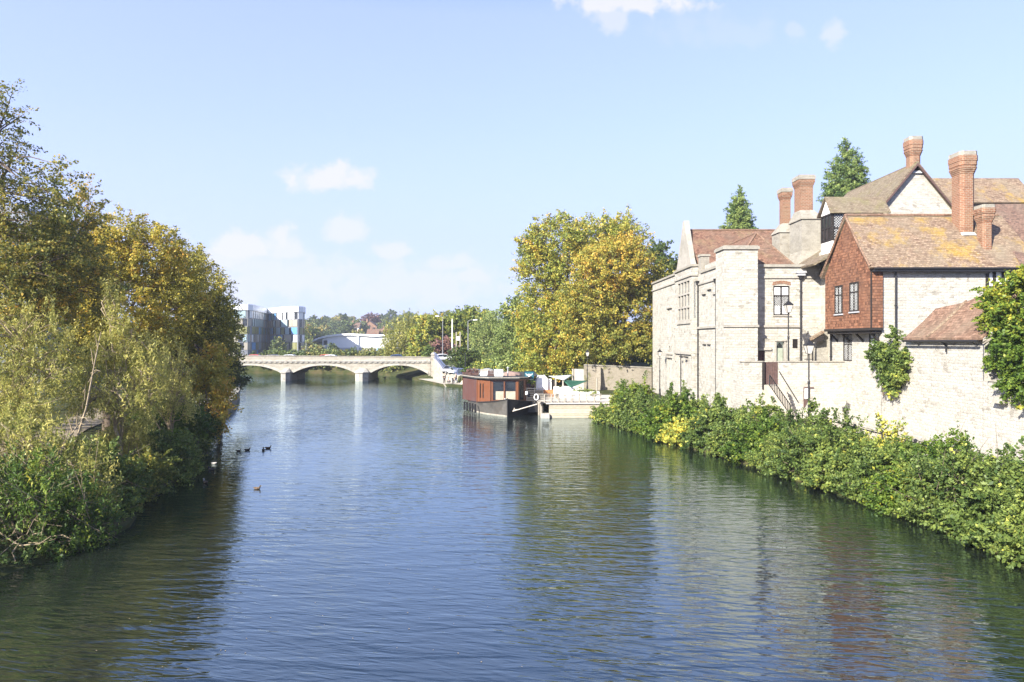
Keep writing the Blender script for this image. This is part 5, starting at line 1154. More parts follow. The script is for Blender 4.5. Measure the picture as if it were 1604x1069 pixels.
# ---------------------------------------------------------------- hotel with coloured panels
def hotel():
    T = thing('apartment_building', (-90,262,1.8), 'curved six storey block clad in white beige olive and blue panels beyond the bridge', 'building')
    B = 260.0; zb, nst = 1.2, 6; ztop_, h0 = gz(489,B+4), 0
    cols = {'white': (.72,.73,.72), 'beige': (.31,.285,.235), 'olive': (.20,.20,.075), 'blue': (.10,.27,.52), 'pale': (.30,.40,.43), 'teal': (.13,.25,.25), 'slate': (.17,.18,.20), 'deep': (.03,.08,.26)}
    pm = {k: plain('panel_'+k, v, .45, .4, var=.05) for k, v in cols.items()}
    def path(pts, n):     # resample
        P_ = [Vector(p) for p in pts]; d = [0]
        for a, b in zip(P_, P_[1:]): d.append(d[-1]+(b-a).length)
        return P_, d
    def ev(P_, d, s):
        for i in range(len(d)-1):
            if s <= d[i+1]+1e-6: t = (s-d[i])/(d[i+1]-d[i]); return P_[i].lerp(P_[i+1], t)
        return P_[-1]
    def curve(px0, Y0, px1, Y1, bend, n=8):
        a, b = Vector((gx(px0,Y0),Y0)), Vector((gx(px1,Y1),Y1)); q = Vector((b-a)); nrm = Vector((q.y,-q.x)).normalized()
        return [tuple(a.lerp(b, i/n)+nrm*bend*math.sin(math.pi*i/n)) for i in range(n+1)]
    left = [(gx(340,250),250), (gx(372,247),247), (gx(388,247.5),247.5), (gx(394,249.5),249.5), (gx(399,254),254), (gx(405,262),262), (gx(411,270),270), (gx(417,279),279), (gx(420.5,286),286)]
    right = [(gx(419,282),282), (gx(424,277),277), (gx(434,270),270), (gx(446,264),264), (gx(458,260.5),260.5), (gx(467,260),260), (gx(473,262),262), (gx(476,266),266), (gx(476.8,270),270), (gx(475.5,285),285)]
    ztops = (gz(487,252), gz(489.5,264))
    # storey rows: (fraction from, colour mix)
    rows = [('white','pale','white','teal'),('beige','beige','pale','white'),('olive','olive','teal','pale'),('beige','white','pale','beige'),('olive','pale','beige','deep'),('slate','slate','beige','slate')]
    for bi, (pts, zt) in enumerate(zip((left, right), ztops)):
        P_, d = path(pts, 0); Lg = d[-1]
        core = MB(); zz0, zz1 = zb, zt
        for a, b in zip(P_, P_[1:]): core.poly((a.x,a.y,zz0),(b.x,b.y,zz0),(b.x,b.y,zz1),(a.x,a.y,zz1))
        xb = [(P_[-1].x,P_[-1].y),(gx(472 if bi else 418,320),320),(P_[0].x,320),(P_[0].x,P_[0].y)]
        for a, b in zip(xb, xb[1:]): core.poly((*a,zz0),(*b,zz0),(*b,zz1),(*a,zz1))
        core.build('wall', pm['slate'], T)
        hs = (zt-zb)/nst
        for r in range(nst):
            z1 = zt-r*hs; z0 = z1-hs; s = .0; k = 0
            seq = random.Random(bi*31+r*7)
            while s < Lg-.5:
                win = k % 2 == 1
                w = seq.choice((1.3,1.6)) if win else seq.choice((1.9,2.6,3.8,5.2))
                if bi == 0 and s > Lg*.42: w = 1.1 if win else seq.choice((1.3,1.7,2.2))
                e = min(s+w, Lg)
                m = MB(); ns = max(1, int((e-s)/1.0)); inset = .18 if win else 0
                for i in range(ns):
                    a, b = ev(P_, d, s+(e-s)*i/ns), ev(P_, d, s+(e-s)*(i+1)/ns); t = (b-a).normalized(); n_ = Vector((t.y,-t.x))
                    o = .05+.10*(not win); za, zc_ = z0+.18+(.2 if win and r else 0)*0, z1-.0-.12
                    A, Bv = a+n_*o, b+n_*o
                    m.poly((A.x,A.y,za),(Bv.x,Bv.y,za),(Bv.x,Bv.y,zc_),(A.x,A.y,zc_))
                    if i == 0: m.poly((a.x,a.y,za),(A.x,A.y,za),(A.x,A.y,zc_),(a.x,a.y,zc_))
                    if i == ns-1: m.poly((Bv.x,Bv.y,za),(b.x,b.y,za),(b.x,b.y,zc_),(Bv.x,Bv.y,zc_))
                if win: m.build('window', M['glass'], T)
                else:
                    cn = rows[r][seq.choice((0,0,0,1,2,3))] if bi else rows[r][seq.choice((0,0,1,2,2))]
                    m.build('panel', pm[cn if seq.random() > .07 else 'blue'], T)
                s = e+.02; k += 1
        # white roof band, oversailing
        bnd = MB(); q = []
        for i, a in enumerate(P_):
            t = (P_[min(i+1,len(P_)-1)]-P_[max(i-1,0)]).normalized(); n_ = Vector((t.y,-t.x)); q.append(a+n_*.5)
        hb = 2.1
        for a, b in zip(q, q[1:]): bnd.poly((a.x,a.y,zt),(b.x,b.y,zt),(b.x,b.y,zt+hb),(a.x,a.y,zt+hb))
        xk = gx(472 if bi else 418,320); poly = [(a.x,a.y) for a in q]+[(xk,320),(q[0].x,320)]
        bnd.poly(*[(x,y,zt+hb) for x, y in poly]); bnd.poly(*[(x,y,zt) for x, y in poly][::-1])
        bnd.poly((q[-1].x,q[-1].y,zt),(xk,320,zt),(xk,320,zt+hb),(q[-1].x,q[-1].y,zt+hb))
        bnd.build('roof', plain('roof_band_white', (.74,.76,.78), .4, .4, var=.03), T)
hotel()
def hall():
    T = thing('sports_hall', (-62,300,1.8), 'long low white hall with a sweeping curved roof beyond the bridge', 'hall')
    Y = 290.0; roofp = [(490,533.5),(500,529.5),(515,525.8),(530,524),(548,523.3),(566,524),(585,525.5),(603,524.6),(618,521.8),(630,520.6),(640,520.3)]
    w = MB(); pts = [(gx(px,Y),gz(py+2.2,Y)) for px, py in roofp]
    x0 = gx(505,Y); zb = 1.0
    q = [(max(x,x0),z) for x, z in pts if x >= x0-6]
    w.prism([(x0,Y,gz(545,Y))]+[(x,Y,z) for x, z in q][0:]+[(pts[-1][0],Y,gz(545,Y))], (0,30,0)); w.build('wall', M['white'], T)
    b = MB(); b.box(x0, pts[-1][0], Y-.0, Y+30, zb, gz(545,Y)-.01); b.build('plinth', plain('hall_plinth', (.42,.42,.41), .7), T)
    r = MB()
    for (xa,za),(xb,zb_) in zip(pts, pts[1:]): r.prism([(xa,Y-.9,za),(xb,Y-.9,zb_),(xb,Y-.9,zb_+.75),(xa,Y-.9,za+.75)], (0,33,0))
    r.build('roof', M['white'], T)
    g = MB(); g.box(gx(590,Y), gx(612,Y), Y-.15, Y-.02, zb, gz(545.5,Y)); g.build('glazing', plain('blue_grey_glass', (.22,.36,.42), .25, .5), T)
    d = MB(); d.box(gx(580,Y), gx(584,Y), Y-.2, Y-.02, zb, gz(549.5,Y)); d.build('door', M['blackwood'], T)
    v = MB(); v.box(gx(507,Y), gx(513,Y), Y-.12, Y-.02, gz(540.5,Y), gz(533.5,Y)); v.build('window', M['glass'], T)
    c = MB(); c.box(gx(561,Y)-.3, gx(561,Y)+.3, Y-.8, Y-.3, zb, gz(525.5,Y)); c.build('column', M['white'], T)
hall()
def house(name, label, px0, px1, pye, pyr, Y, wall, roof, depth=9, chim=True, axis='x'):
    x0, x1 = gx(px0,Y), gx(px1,Y); ze, zr = gz(pye,Y), gz(pyr,Y); zb = zground((x0+x1)/2, Y)-1
    T = thing(name, ((x0+x1)/2,Y,zb), label, 'house'); m = MB(); w = x1-x0
    if axis == 'x': m.prism([(x0,Y,zb),(x0,Y+depth,zb),(x0,Y+depth,ze),(x0,Y+depth/2,zr-.2),(x0,Y,ze)], (w,0,0))
    else: m.prism([(x0,Y,zb),(x1,Y,zb),(x1,Y,ze),((x0+x1)/2,Y,zr-.2),(x0,Y,ze)], (0,depth,0))
    m.build('wall', wall, T); r = MB()
    if axis == 'x':
        for s in (0, 1): ya = Y-.4 if not s else Y+depth+.4; r.prism([(x0-.3,ya,ze-.15),(x1+.3,ya,ze-.15),(x1+.3,Y+depth/2,zr),(x0-.3,Y+depth/2,zr)], (0,0,.2))
    else:
        for xa in (x0-.4, x1+.4): r.prism([(xa,Y-.4,ze-.15),((x0+x1)/2,Y-.4,zr),((x0+x1)/2,Y+depth,zr),(xa,Y+depth,ze-.15)], (0,0,.2))
    ro = r.build('roof', roof, T)
    if chim: c = MB(); xc = x0+w*.2; c.box(xc, xc+1, Y+depth/2-.5, Y+depth/2+.5, ze, zr+1.4); c.box(xc-.1, xc+1.1, Y+depth/2-.6, Y+depth/2+.6, zr+1.402, zr+1.6); c.build('chimney', M['brick'], ro)
    n = max(2, int(w/3.2)); hh = ze-zb
    for i in range(n):
        for z in ((ze-1.7,) if hh < 6 else (ze-1.7, ze-4.6)):
            xc = x0+w*(i+.5)/n; q = MB(); q.box(xc-.6, xc+.6, Y-.06, Y-.004, z, z+1.2); wo = q.build('window', M['glass'], T)
            q = MB(); q.box(xc-.7, xc+.7, Y-.14, Y-.062, z-.12, z-.003); q.box(xc-.03, xc+.03, Y-.09, Y-.062, z, z+1.2); q.build('frame', M['white'], wo)
    return T
hw = plain('cream_render', (.62,.56,.48), .9, .1, dirt=(.5,.44,.36))
house('hillside_house', 'pale rendered hillside house with steep reddish roof left of the white hall', 478, 487, 519, 512, 420, hw, M['roof_brown'], axis='y')
house('hillside_house', 'low red roofed house on the hillside just right of the curved block', 474, 486, 527, 519, 380, M['brick'], M['roof_red'])
house('hillside_house', 'grey roofed house with pale gable among the hillside trees above the hall', 546, 562, 513, 506, 440, hw, M['roof_brown'])
house('hillside_house', 'brick house beneath the copper coloured round tree', 567, 590, 512, 503, 455, M['brick'], M['roof_brown'], axis='y')
house('hillside_house', 'long red roofed house directly above the hall roof left one of two', 574, 592, 526, 516, 400, M['brick'], M['roof_red'])
house('hillside_house', 'red roofed house directly above the hall roof right one of two', 594, 612, 526, 515.5, 405, M['brick'], M['roof_red'])
def roofglimpse():
    Y = 78.0; x0, x1 = gx(-60,Y), gx(66,Y)
    T = thing('office_block', ((x0+x1)/2,Y,1.6), 'blue grey roofed building glimpsed behind the tall left trees', 'building')
    sl = plain('slate_blue_cladding', (.15,.17,.22), .5, .4)
    m = MB(); m.box(x0, x1, Y, Y+14, .5, gz(352,Y)); m.build('wall', sl, T)
    r = MB(); r.prism([(x0-.5,Y-.5,gz(352,Y)),(x1+.4,Y-.5,gz(352,Y)),(gx(30,Y),Y-.5,gz(322,Y)),(x0-.5,Y-.5,gz(322,Y))], (0,15,0)); r.build('roof', sl, T)
    for k in range(4):
        for j in range(4):
            xa = x0+1+k*2.1; za = 4+j*4; q = MB(); q.box(xa, xa+1.2, Y-.05, Y-.004, za, za+1.8); q.build('window', M['glass'], T)
roofglimpse()

# ---------------------------------------------------------------- posts, lamps, cars
def lamp_proto(name, loc, label, s=1.0, group='black lantern street lamps', hgt=6.2):
    T = thing(name, loc, label, 'street lamp', group); o = Vector(loc); m = MB(); h = hgt-1.05*s
    m.lathe([(.16*s,-.3),(.16*s,.5),(.12*s,.6),(.12*s,.95),(.075*s,1.05),(.06*s,h*.62),(.085*s,h*.63),(.085*s,h*.66),(.05*s,h*.68),(.045*s,h-.05),(.07*s,h)], o, 10)
    m.tube([o+Vector((-.3*s,0,h-.35*s)), o+Vector((.3*s,0,h-.35*s))], .025*s, 5); m.build('pole', M['black'], T, smooth=False)
    z = o.z+h; g = MB(); a, b = .13*s, .26*s; H_ = .58*s
    sq = lambda r, z: [(o.x-r,o.y-r,z),(o.x+r,o.y-r,z),(o.x+r,o.y+r,z),(o.x-r,o.y+r,z)]
    g.frustum(sq(a*.95,z+.02), sq(b*.95,z+H_)); go = g.build('lantern_glass', plain('lantern_glass', (.55,.52,.46), .3, .5), T) if 'lantern_glass' not in bpy.data.materials else g.build('lantern_glass', bpy.data.materials['lantern_glass'], T)
    f = MB()
    for i in range(4): f.tube([sq(a,z)[i], sq(b,z+H_)[i]], .018*s, 4); f.tube([sq(b,z+H_)[i], sq(b,z+H_)[(i+1)%4]], .022*s, 4); f.tube([sq(a,z)[i], sq(a,z)[(i+1)%4]], .022*s, 4)
    f.frustum(sq(b*1.12,z+H_+.01), sq(b*.35,z+H_+.27*s)); f.lathe([(.06*s,z+H_+.27*s),(.08*s,z+H_+.31*s),(.05*s,z+H_+.36*s),(.065*s,z+H_+.4*s),(.01*s,z+H_+.52*s)], (o.x,o.y,0), 8)
    f.build('lantern_frame', M['black'], T); return T
LP = [((gx(1267,45),45,1.35), 'nearest black lantern lamp rising from the shrubs before the terrace wall', 6.35),
      ((gx(1235,52),52,4.32), 'black lantern lamp standing on the terrace beside the lattice window', 6.4),
      ((gx(1033.5,74),74,1.35), 'black lantern lamp against the far pale river front of the mansion', 5.35),
      ((gx(920,78),78,1.4), 'black lantern lamp beside the green shade sail under the plane trees', 5.2)]
for loc, lab, hh in LP: lamp_proto('street_lamp', loc, lab, 1.0 if hh > 6 else .8, hgt=hh)
def pole(name, label, px, py0, py1, Y, r=.07, arm=None, mat='pole_grey', cat='lamp post', group=None):
    x = gx(px,Y); z0, z1 = gz(py1,Y), gz(py0,Y)
    T = thing(name, (x,Y,z0), label, cat, group); m = MB(); m.tube([(x,Y,z0-.8),(x,Y,z0+1.2),(x,Y,z1)], [r*1.6, r*1.4, r], 7); m.build('pole', M[mat], T)
    if arm:
        a = MB(); a.tube([(x,Y,z1-.05),(x+arm*.4,Y,z1+.15),(x+arm,Y,z1+.18)], r*.8, 6); a.build('arm', M[mat], T)
        h = MB(); h.obox((x+arm-.05*(arm>0),Y-.15,z1+.1), (.75 if arm > 0 else -.75,0,.03), (0,.3,0), (0,0,.16)); h.build('lamp_head', M['white'], T)
    return T
pole('lamp_post', 'tall thin grey lamp post with short arm left of the bridge end car', 693.5, 497, 566, 134, .07, -.7)
pole('flag_pole', 'thick white flag pole in front of the mid distance trees', 708.5, 500, 575, 128, .10, None, 'white', 'flag pole')
pole('lamp_post', 'grey lamp post with arm to the left among the birch trees', 733.2, 503, 560, 126, .08, 1.0)
pole('lamp_post', 'low dark lamp post with pale head before the dark bush', 728.8, 552, 585, 112, .07, None, 'black')
pole('lamp_post', 'thin lamp post beyond the bridge right of the panelled block', 479.5, 537, 558, 200, .09, None)
def board():
    Y = 130.0; T = thing('notice_board', (gx(717.5,Y),Y,4), 'white notice held between two tall reddish posts by the bridge end', 'sign')
    for px in (714.6, 720.6): m = MB(); x = gx(px,Y); m.box(x-.1, x+.1, Y, Y+.2, 2.5, gz(520.5,Y)); m.build('post', M['grey_wood'], T)
    b = MB(); b.box(gx(715.5,Y), gx(720,Y), Y-.06, Y-.003, gz(533.5,Y), gz(527.5,Y)); b.build('panel', M['white'], T)
board()
def car(name, loc, rz, col, label, group=None):
    T = thing(name, (0,0,0), label, 'car', group); W = .86
    prof = [(-2.05,.35),(-2.1,.62),(-1.95,.85),(-1.5,.93),(-.85,1.38),(.0,1.45),(.75,1.38),(1.35,.98),(1.95,.86),(2.1,.62),(2.08,.33)]
    m = MB(); rows = []
    for s in (-1, 1):
        rows.append(m.add([(x, s*(W if z < .95 else W*.78), z) for x, z in prof]))
    mid = [m.add([(x, s*W*(1.0 if z < .95 else .8), z) for x, z in prof]) for s in ()]
    n = len(prof)
    for i in range(n-1): m.face([rows[0][i], rows[0][i+1], rows[1][i+1], rows[1][i]][::-1])
    m.face([rows[0][0], rows[1][0], rows[1][-1], rows[0][-1]][::-1]); m.face(rows[0]); m.face(rows[1][::-1])
    o = m.build('body', plain('car_paint_'+col[0], col[1], .3, .5, var=.02), T); bv = o.modifiers.new('bevel', 'BEVEL'); bv.width = .06; bv.segments = 2
    g = MB()
    for s in (-1, 1):
        f = lambda x, z: (x, s*(W*(1-(z-.95)/.5*.22)+.022), z)
        for q in ([(-1.25,.99),(-.82,1.31),(-.1,1.36),(-.1,.99)], [(-.02,.99),(-.02,1.36),(.68,1.30),(1.15,.99)]): g.poly(*[f(*k) for k in q])
    g.poly((.83,-.62,1.36),(.83,.62,1.36),(1.36,.74,1.0),(1.36,-.74,1.0)); g.poly((-.93,-.6,1.36),(-.93,.6,1.36),(-1.5,.72,.96),(-1.5,-.72,.96))
    g.build('window', M['glass'], T)
    for x in (-1.3, 1.3):
        for s in (-1, 1):
            t = MB(); t.prism([(x+.32*math.cos(k*math.pi/7), s*.88, .32+.32*math.sin(k*math.pi/7)) for k in range(14)], (0,-s*.2,0)); w = t.build('wheel', M['black'], T)
            r = MB(); r.prism([(x+.2*math.cos(k*math.pi/5), s*.895, .32+.2*math.sin(k*math.pi/5)) for k in range(10)], (0,-s*.02,0)); r.build('rim', M['lead'], w)
    for s in (-1, 1):
        l = MB(); l.box(2.04, 2.1, s*.6-.16, s*.6+.16, .62, .76); l.build('headlight', M['white'], T)
    T.location = loc; T.rotation_euler = (0,0,rz); return T
car('car', (gx(692,133.5),133.5,3.55), .35, ('white', (.75,.76,.78)), 'white hatchback turning off the bridge end by the blue railing')
car('car', (gx(404,136),134.5,3.42), 0, ('red', (.45,.03,.03)), 'red car whose roof shows over the left part of the bridge parapet')
car('car', (gx(430,136),134.8,3.42), 3.14, ('dark', (.03,.03,.04)), 'dark car behind the parapet beside the red car')
car('car', (gx(458,136),134.5,3.42), 0, ('silver', (.5,.52,.54)), 'silver car crossing the bridge below the coloured block')
car('car', (gx(514,136),134.5,3.42), 0, ('crimson', (.5,.05,.04)), 'crimson car crossing the middle of the bridge')
car('car', (gx(526,136),132,3.42), 3.14, ('pearl', (.7,.71,.72)), 'pale car crossing the middle of the bridge beside the crimson one')
car('car', (gx(624,136),134.5,3.42), 0, ('navy', (.04,.08,.2)), 'dark blue car crossing the right part of the bridge')
car('car', (gx(706,121),121.5,1.75), 1.2, ('grey', (.2,.2,.21)), 'grey car parked below the bridge end behind the blue railing')
car('car', (gx(716,119),119.5,1.7), 1.2, ('ice', (.6,.63,.66)), 'pale silver car parked nearest the jetty behind the blue railing')
car('car', (gx(778,112),116,1.7), 1.4, ('pale', (.66,.68,.70)), 'pale car parked under the birch tree')

# ---------------------------------------------------------------- birds and people
def duck(name, loc, rz, label, body, head, s=1.0, group='ducks and water birds on the river'):
    T = thing(name, (0,0,0), label, 'duck', group); m = MB()
    # rings along the spine: tail, rump, breast, neck, head
    sp = [(-.31,0,.15,.012,.012),(-.25,0,.12,.05,.035),(-.14,0,.09,.10,.08),(0,0,.085,.115,.095),(.11,0,.095,.095,.09),(.17,0,.13,.06,.065),(.19,0,.19,.042,.045),(.20,0,.235,.045,.042),(.225,0,.27,.048,.044),(.262,0,.27,.034,.032),(.28,0,.265,.012,.014)]
    rings = []; n = 10
    for i, (x, y, z, ry, rz_) in enumerate(sp):
        a, b = sp[max(i-1,0)], sp[min(i+1,len(sp)-1)]; t = Vector((b[0]-a[0],0,b[2]-a[2])).normalized(); up = Vector((-t.z,0,t.x))
        rings.append(m.add([Vector((x,y,z))+Vector((0,1,0))*ry*math.cos(2*math.pi*k/n)+up*rz_*math.sin(2*math.pi*k/n) for k in range(n)]))
    for i, (a, b) in enumerate(zip(rings, rings[1:])):
        m.cur = 1 if i >= 5 else 0
        for k in range(n): m.face([a[k], a[(k+1)%n], b[(k+1)%n], b[k]])
    m.face(rings[0][::-1]); m.face(rings[-1]); m.build('body', [plain('duck_plumage', body, .8, .1), plain('duck_head', head, .6, .2)], T, smooth=True)
    b = MB(); b.frustum([(.272,-.018,.255),(.272,.018,.255),(.272,.018,.275),(.272,-.018,.275)], [(.335,-.02,.245),(.335,.02,.245),(.335,.02,.252),(.335,-.02,.252)]); b.build('bill', plain('bill_yellow', (.4,.28,.05), .5), T)
    for s_ in (-1, 1):
        w = MB(); w.frustum([(-.24,s_*.055,.12),(.05,s_*.115,.08),(.09,s_*.10,.14),(-.2,s_*.06,.17)], [(-.24,s_*.06,.12),(.05,s_*.125,.08),(.09,s_*.108,.145),(-.2,s_*.07,.175)]); w.build('wing', plain('wing_brown', tuple(c*.8 for c in body), .8, .1), T)
    T.scale = (s,s,s); T.location = loc; T.rotation_euler = (0,0,rz); return T
def on(px, py): Y = F*H/(py-CY); return (gx(px,Y), Y, -.02)
br, dk, gr = (.14,.10,.07), (.03,.03,.03), (.02,.05,.03)
duck('duck', on(403,766.5), -.1, 'brown duck swimming alone in open water on the left, nearest of the birds', br, (.07,.05,.035), 0.72)
duck('duck', on(420,703), .1, 'dark duck at the front of the file of swimming birds, rightmost', br, dk, 0.80)
duck('duck', on(412.5,706.5), 1.9, 'dark duck just behind the leader of the file of birds', dk, dk, 0.85)
duck('duck', on(387.5,706), .3, 'dark duck third in the file of swimming birds', dk, dk, 0.75)
duck('duck', on(374,707), .2, 'small dark duck trailing last in the file near the tree shadow', dk, dk, 0.60)
duck('duck', on(334.5,727), 2.9, 'pale grey duck swimming beside the bank under the overhanging branch', (.45,.43,.4), gr, 0.75)
duck('duck', on(331,736.5), 3.1, 'dark headed duck swimming close to the bank just below the pale one', (.1,.09,.08), dk, 0.80)
duck('duck', on(321.5,757), 2.4, 'dark duck with white breast floating by the bank shrubs', (.05,.045,.04), (.3,.29,.27), 0.85)
duck('duck', on(592,594), .2, 'tiny dark duck near the right bridge pier', dk, dk, 1.10)
duck('duck', on(603,592.5), .1, 'tiny pale duck right of the bridge pier', (.3,.28,.25), dk, 1.10)
def person(loc, rz, label, J, skin, top, legs, hair):
    """J: joints in metres; one skinned body, clothing as children"""
    T = thing('person', (0,0,0), label, 'person', 'people on the towpath')
    def skinned(name, pts, edges, rad, mat, root=0, lev=2):
        me = bpy.data.meshes.new(name); me.from_pydata(pts, edges, []); me.materials.append(mat); o = link(name, me, T)
        sk = o.modifiers.new('skin', 'SKIN'); sk.use_smooth_shade = True
        for i, r in enumerate(rad): me.skin_vertices[0].data[i].radius = (r, r) if not hasattr(r, '__len__') else r; me.skin_vertices[0].data[i].use_root = (i == root)
        o.modifiers.new('subdivision', 'SUBSURF').levels = lev; o.modifiers['subdivision'].render_levels = lev; return o
    def sv(name, pts, edges, rad, mat, root=0):
        me = bpy.data.meshes.new(name); me.from_pydata([tuple(p) for p in pts], edges, []); me.materials.append(mat); o = link(name, me, T)
        sk = o.modifiers.new('skin', 'SKIN'); sk.use_smooth_shade = True
        lay = me.skin_vertices[0] if len(me.skin_vertices) else None
        if lay is None:
            bpy.context.view_layer.objects.active = o; bpy.ops.mesh.customdata_skin_add(); lay = me.skin_vertices[0]
        for i, r in enumerate(rad): lay.data[i].radius = r if hasattr(r, '__len__') else (r, r); lay.data[i].use_root = (i == root)
        s = o.modifiers.new('subdivision', 'SUBSURF'); s.levels = 2; s.render_levels = 2; return o
    k = ['pelvis','waist','chest','neck','chin','crown','shl','ell','wrl','hdl','shr','elr','wrr','hdr','hil','knl','anl','tol','hir','knr','anr','tor']
    pts = [J[x] for x in k]; e = [(0,1),(1,2),(2,3),(3,4),(4,5),(2,6),(6,7),(7,8),(8,9),(2,10),(10,11),(11,12),(12,13),(0,14),(14,15),(15,16),(16,17),(0,18),(18,19),(19,20),(20,21)]
    rad = [(.14,.11),(.13,.10),(.16,.11),.055,.085,.085,.06,.045,.032,.035,.06,.045,.032,.035,.085,.06,.042,.04,.085,.06,.042,.04]
    sv('body', pts, e, rad, skin)
    up = [0,1,2,6,7,8,10,11,12]; ix = {v: i for i, v in enumerate(up)}
    sv('jacket', [pts[i] for i in up], [(ix[a], ix[b]) for a, b in e if a in ix and b in ix], [(.16,.13),(.15,.12),(.18,.13),.075,.062,.05,.075,.062,.05], top)
    lo = [0,14,15,16,18,19,20]; ix = {v: i for i, v in enumerate(lo)}
    sv('trousers', [pts[i] for i in lo], [(ix[a], ix[b]) for a, b in e if a in ix and b in ix], [(.165,.135),.1,.078,.06,.1,.078,.06], legs)
    c = Vector(J['crown']); d = (c-Vector(J['chin'])).normalized(); m = MB(); rg = []
    for j in range(4):
        a = j/3*1.35; rg.append(m.add([c+d*(.085*math.cos(a)+.02)+(d.orthogonal().normalized()*math.cos(t*.785)+d.cross(d.orthogonal().normalized())*math.sin(t*.785))*(.105*math.sin(a)+.004) for t in range(8)]))
    for a, b in zip(rg, rg[1:]):
        for t in range(8): m.face([a[t], b[t], b[(t+1)%8], a[(t+1)%8]])
    m.build('hair', hair, T, smooth=True)
    T.location = loc; T.rotation_euler = (0,0,rz); return T
STAND = dict(pelvis=(0,0,.93), waist=(0,.01,1.1), chest=(0,.01,1.32), neck=(0,0,1.48), chin=(0,-.02,1.57), crown=(0,-.01,1.68), shl=(-.19,0,1.4), ell=(-.25,.02,1.13), wrl=(-.25,-.08,.9), hdl=(-.24,-.12,.81), shr=(.19,0,1.4), elr=(.25,.03,1.13), wrr=(.26,-.06,.9), hdr=(.25,-.1,.81), hil=(-.1,0,.86), knl=(-.11,-.03,.48), anl=(-.12,.03,.09), tol=(-.13,-.13,.04), hir=(.1,0,.86), knr=(.12,-.02,.48), anr=(.13,.04,.09), tor=(.15,-.12,.04))
BEND = dict(STAND, waist=(0,-.12,1.03), chest=(0,-.33,1.12), neck=(0,-.48,1.14), chin=(0,-.57,1.13), crown=(0,-.67,1.08), shl=(-.19,-.38,1.1), ell=(-.22,-.42,.84), wrl=(-.2,-.5,.6), hdl=(-.19,-.53,.51), shr=(.19,-.38,1.1), elr=(.22,-.44,.84), wrr=(.2,-.55,.62), hdr=(.19,-.6,.54))
CROUCH = dict(STAND, pelvis=(0,.1,.42), waist=(0,0,.58), chest=(0,-.15,.78), neck=(0,-.23,.92), chin=(0,-.28,1.0), crown=(0,-.31,1.1), shl=(-.19,-.15,.86), ell=(-.26,-.3,.64), wrl=(-.18,-.5,.55), hdl=(-.15,-.57,.52), shr=(.19,-.15,.86), elr=(.26,-.3,.64), wrr=(.18,-.5,.55), hdr=(.15,-.57,.52), hil=(-.1,.05,.4), knl=(-.18,-.32,.5), anl=(-.15,0,.09), tol=(-.17,-.16,.04), hir=(.1,.05,.4), knr=(.18,-.32,.5), anr=(.15,0,.09), tor=(.17,-.16,.04))
WALK = dict(STAND, knl=(-.11,-.2,.5), anl=(-.11,-.28,.1), tol=(-.11,-.43,.06), knr=(.11,.08,.48), anr=(.11,.36,.16), tor=(.11,.25,.05), wrl=(-.24,.12,.92), hdl=(-.24,.14,.83), ell=(-.24,.12,1.14), wrr=(.24,-.26,.97), hdr=(.24,-.34,.92), elr=(.25,-.03,1.13))
sk = plain('skin', (.50,.33,.24), .6, .3, var=.04); hb = plain('dark_hair', (.05,.035,.025), .7, .2); hl = plain('fair_hair', (.35,.24,.12), .7, .2)
def cl(n, c): return plain('cloth_'+n, c, .9, .1, var=.08)
def tp(px, Y, d): return (xr(Y)+d if px is None else gx(px,Y), Y, zground(xr(Y)+1.6, Y)+.03)
person(tp(696,113,1), 2.6, 'person in dark coat standing alone on the towpath, leftmost of the group', STAND, sk, cl('charcoal', (.05,.05,.06)), cl('black', (.03,.03,.035)), hb)
person(tp(703.5,112.4,1), -.4, 'person in pale pink top crouching at the water edge of the towpath', CROUCH, sk, cl('pink', (.62,.42,.42)), cl('grey', (.22,.21,.21)), hl)
person(tp(709.5,113,1), .9, 'person in light jacket bending forward beside the crouching figure', BEND, sk, cl('sand', (.5,.42,.3)), cl('navy', (.04,.05,.09)), hl)
person(tp(714.5,112.7,1), -1.2, 'person in black walking behind the bending figure, rightmost on the towpath', WALK, sk, cl('ink', (.025,.025,.03)), cl('denim', (.07,.09,.15)), hb)
person((gx(580.5,140),140,.75), 1.3, 'person seated low on the ledge seen under the right bridge arch', CROUCH, sk, cl('rust', (.3,.12,.08)), cl('slate', (.12,.13,.15)), hb)
# ---------------------------------------------------------------- left bank trees
def gb(px, Y): x = gx(px, Y); return (x, Y, zground(x, Y)-.05)
gl = 'autumn trees crowding the left bank'
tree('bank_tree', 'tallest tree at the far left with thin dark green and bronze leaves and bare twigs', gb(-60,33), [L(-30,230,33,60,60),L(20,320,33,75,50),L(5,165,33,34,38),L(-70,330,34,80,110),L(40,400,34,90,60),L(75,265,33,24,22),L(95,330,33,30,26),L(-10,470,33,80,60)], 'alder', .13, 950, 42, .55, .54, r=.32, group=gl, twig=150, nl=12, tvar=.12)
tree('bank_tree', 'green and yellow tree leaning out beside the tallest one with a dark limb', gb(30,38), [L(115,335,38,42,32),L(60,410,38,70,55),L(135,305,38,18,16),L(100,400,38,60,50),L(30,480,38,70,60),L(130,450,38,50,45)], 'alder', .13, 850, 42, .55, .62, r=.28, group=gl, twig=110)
tree('bank_tree', 'bright golden tree in the middle of the left bank', gb(170,46), [L(190,370,46,48,34),L(150,405,45,55,48),L(232,398,46,50,42),L(258,388,47,30,26),L(200,470,46,80,60),L(285,445,47,36,45),L(165,540,45,60,42),L(230,540,46,50,45)], 'gold', .145, 1350, 46, .6, .57, r=.34, group=gl, twig=110, tvar=.13)
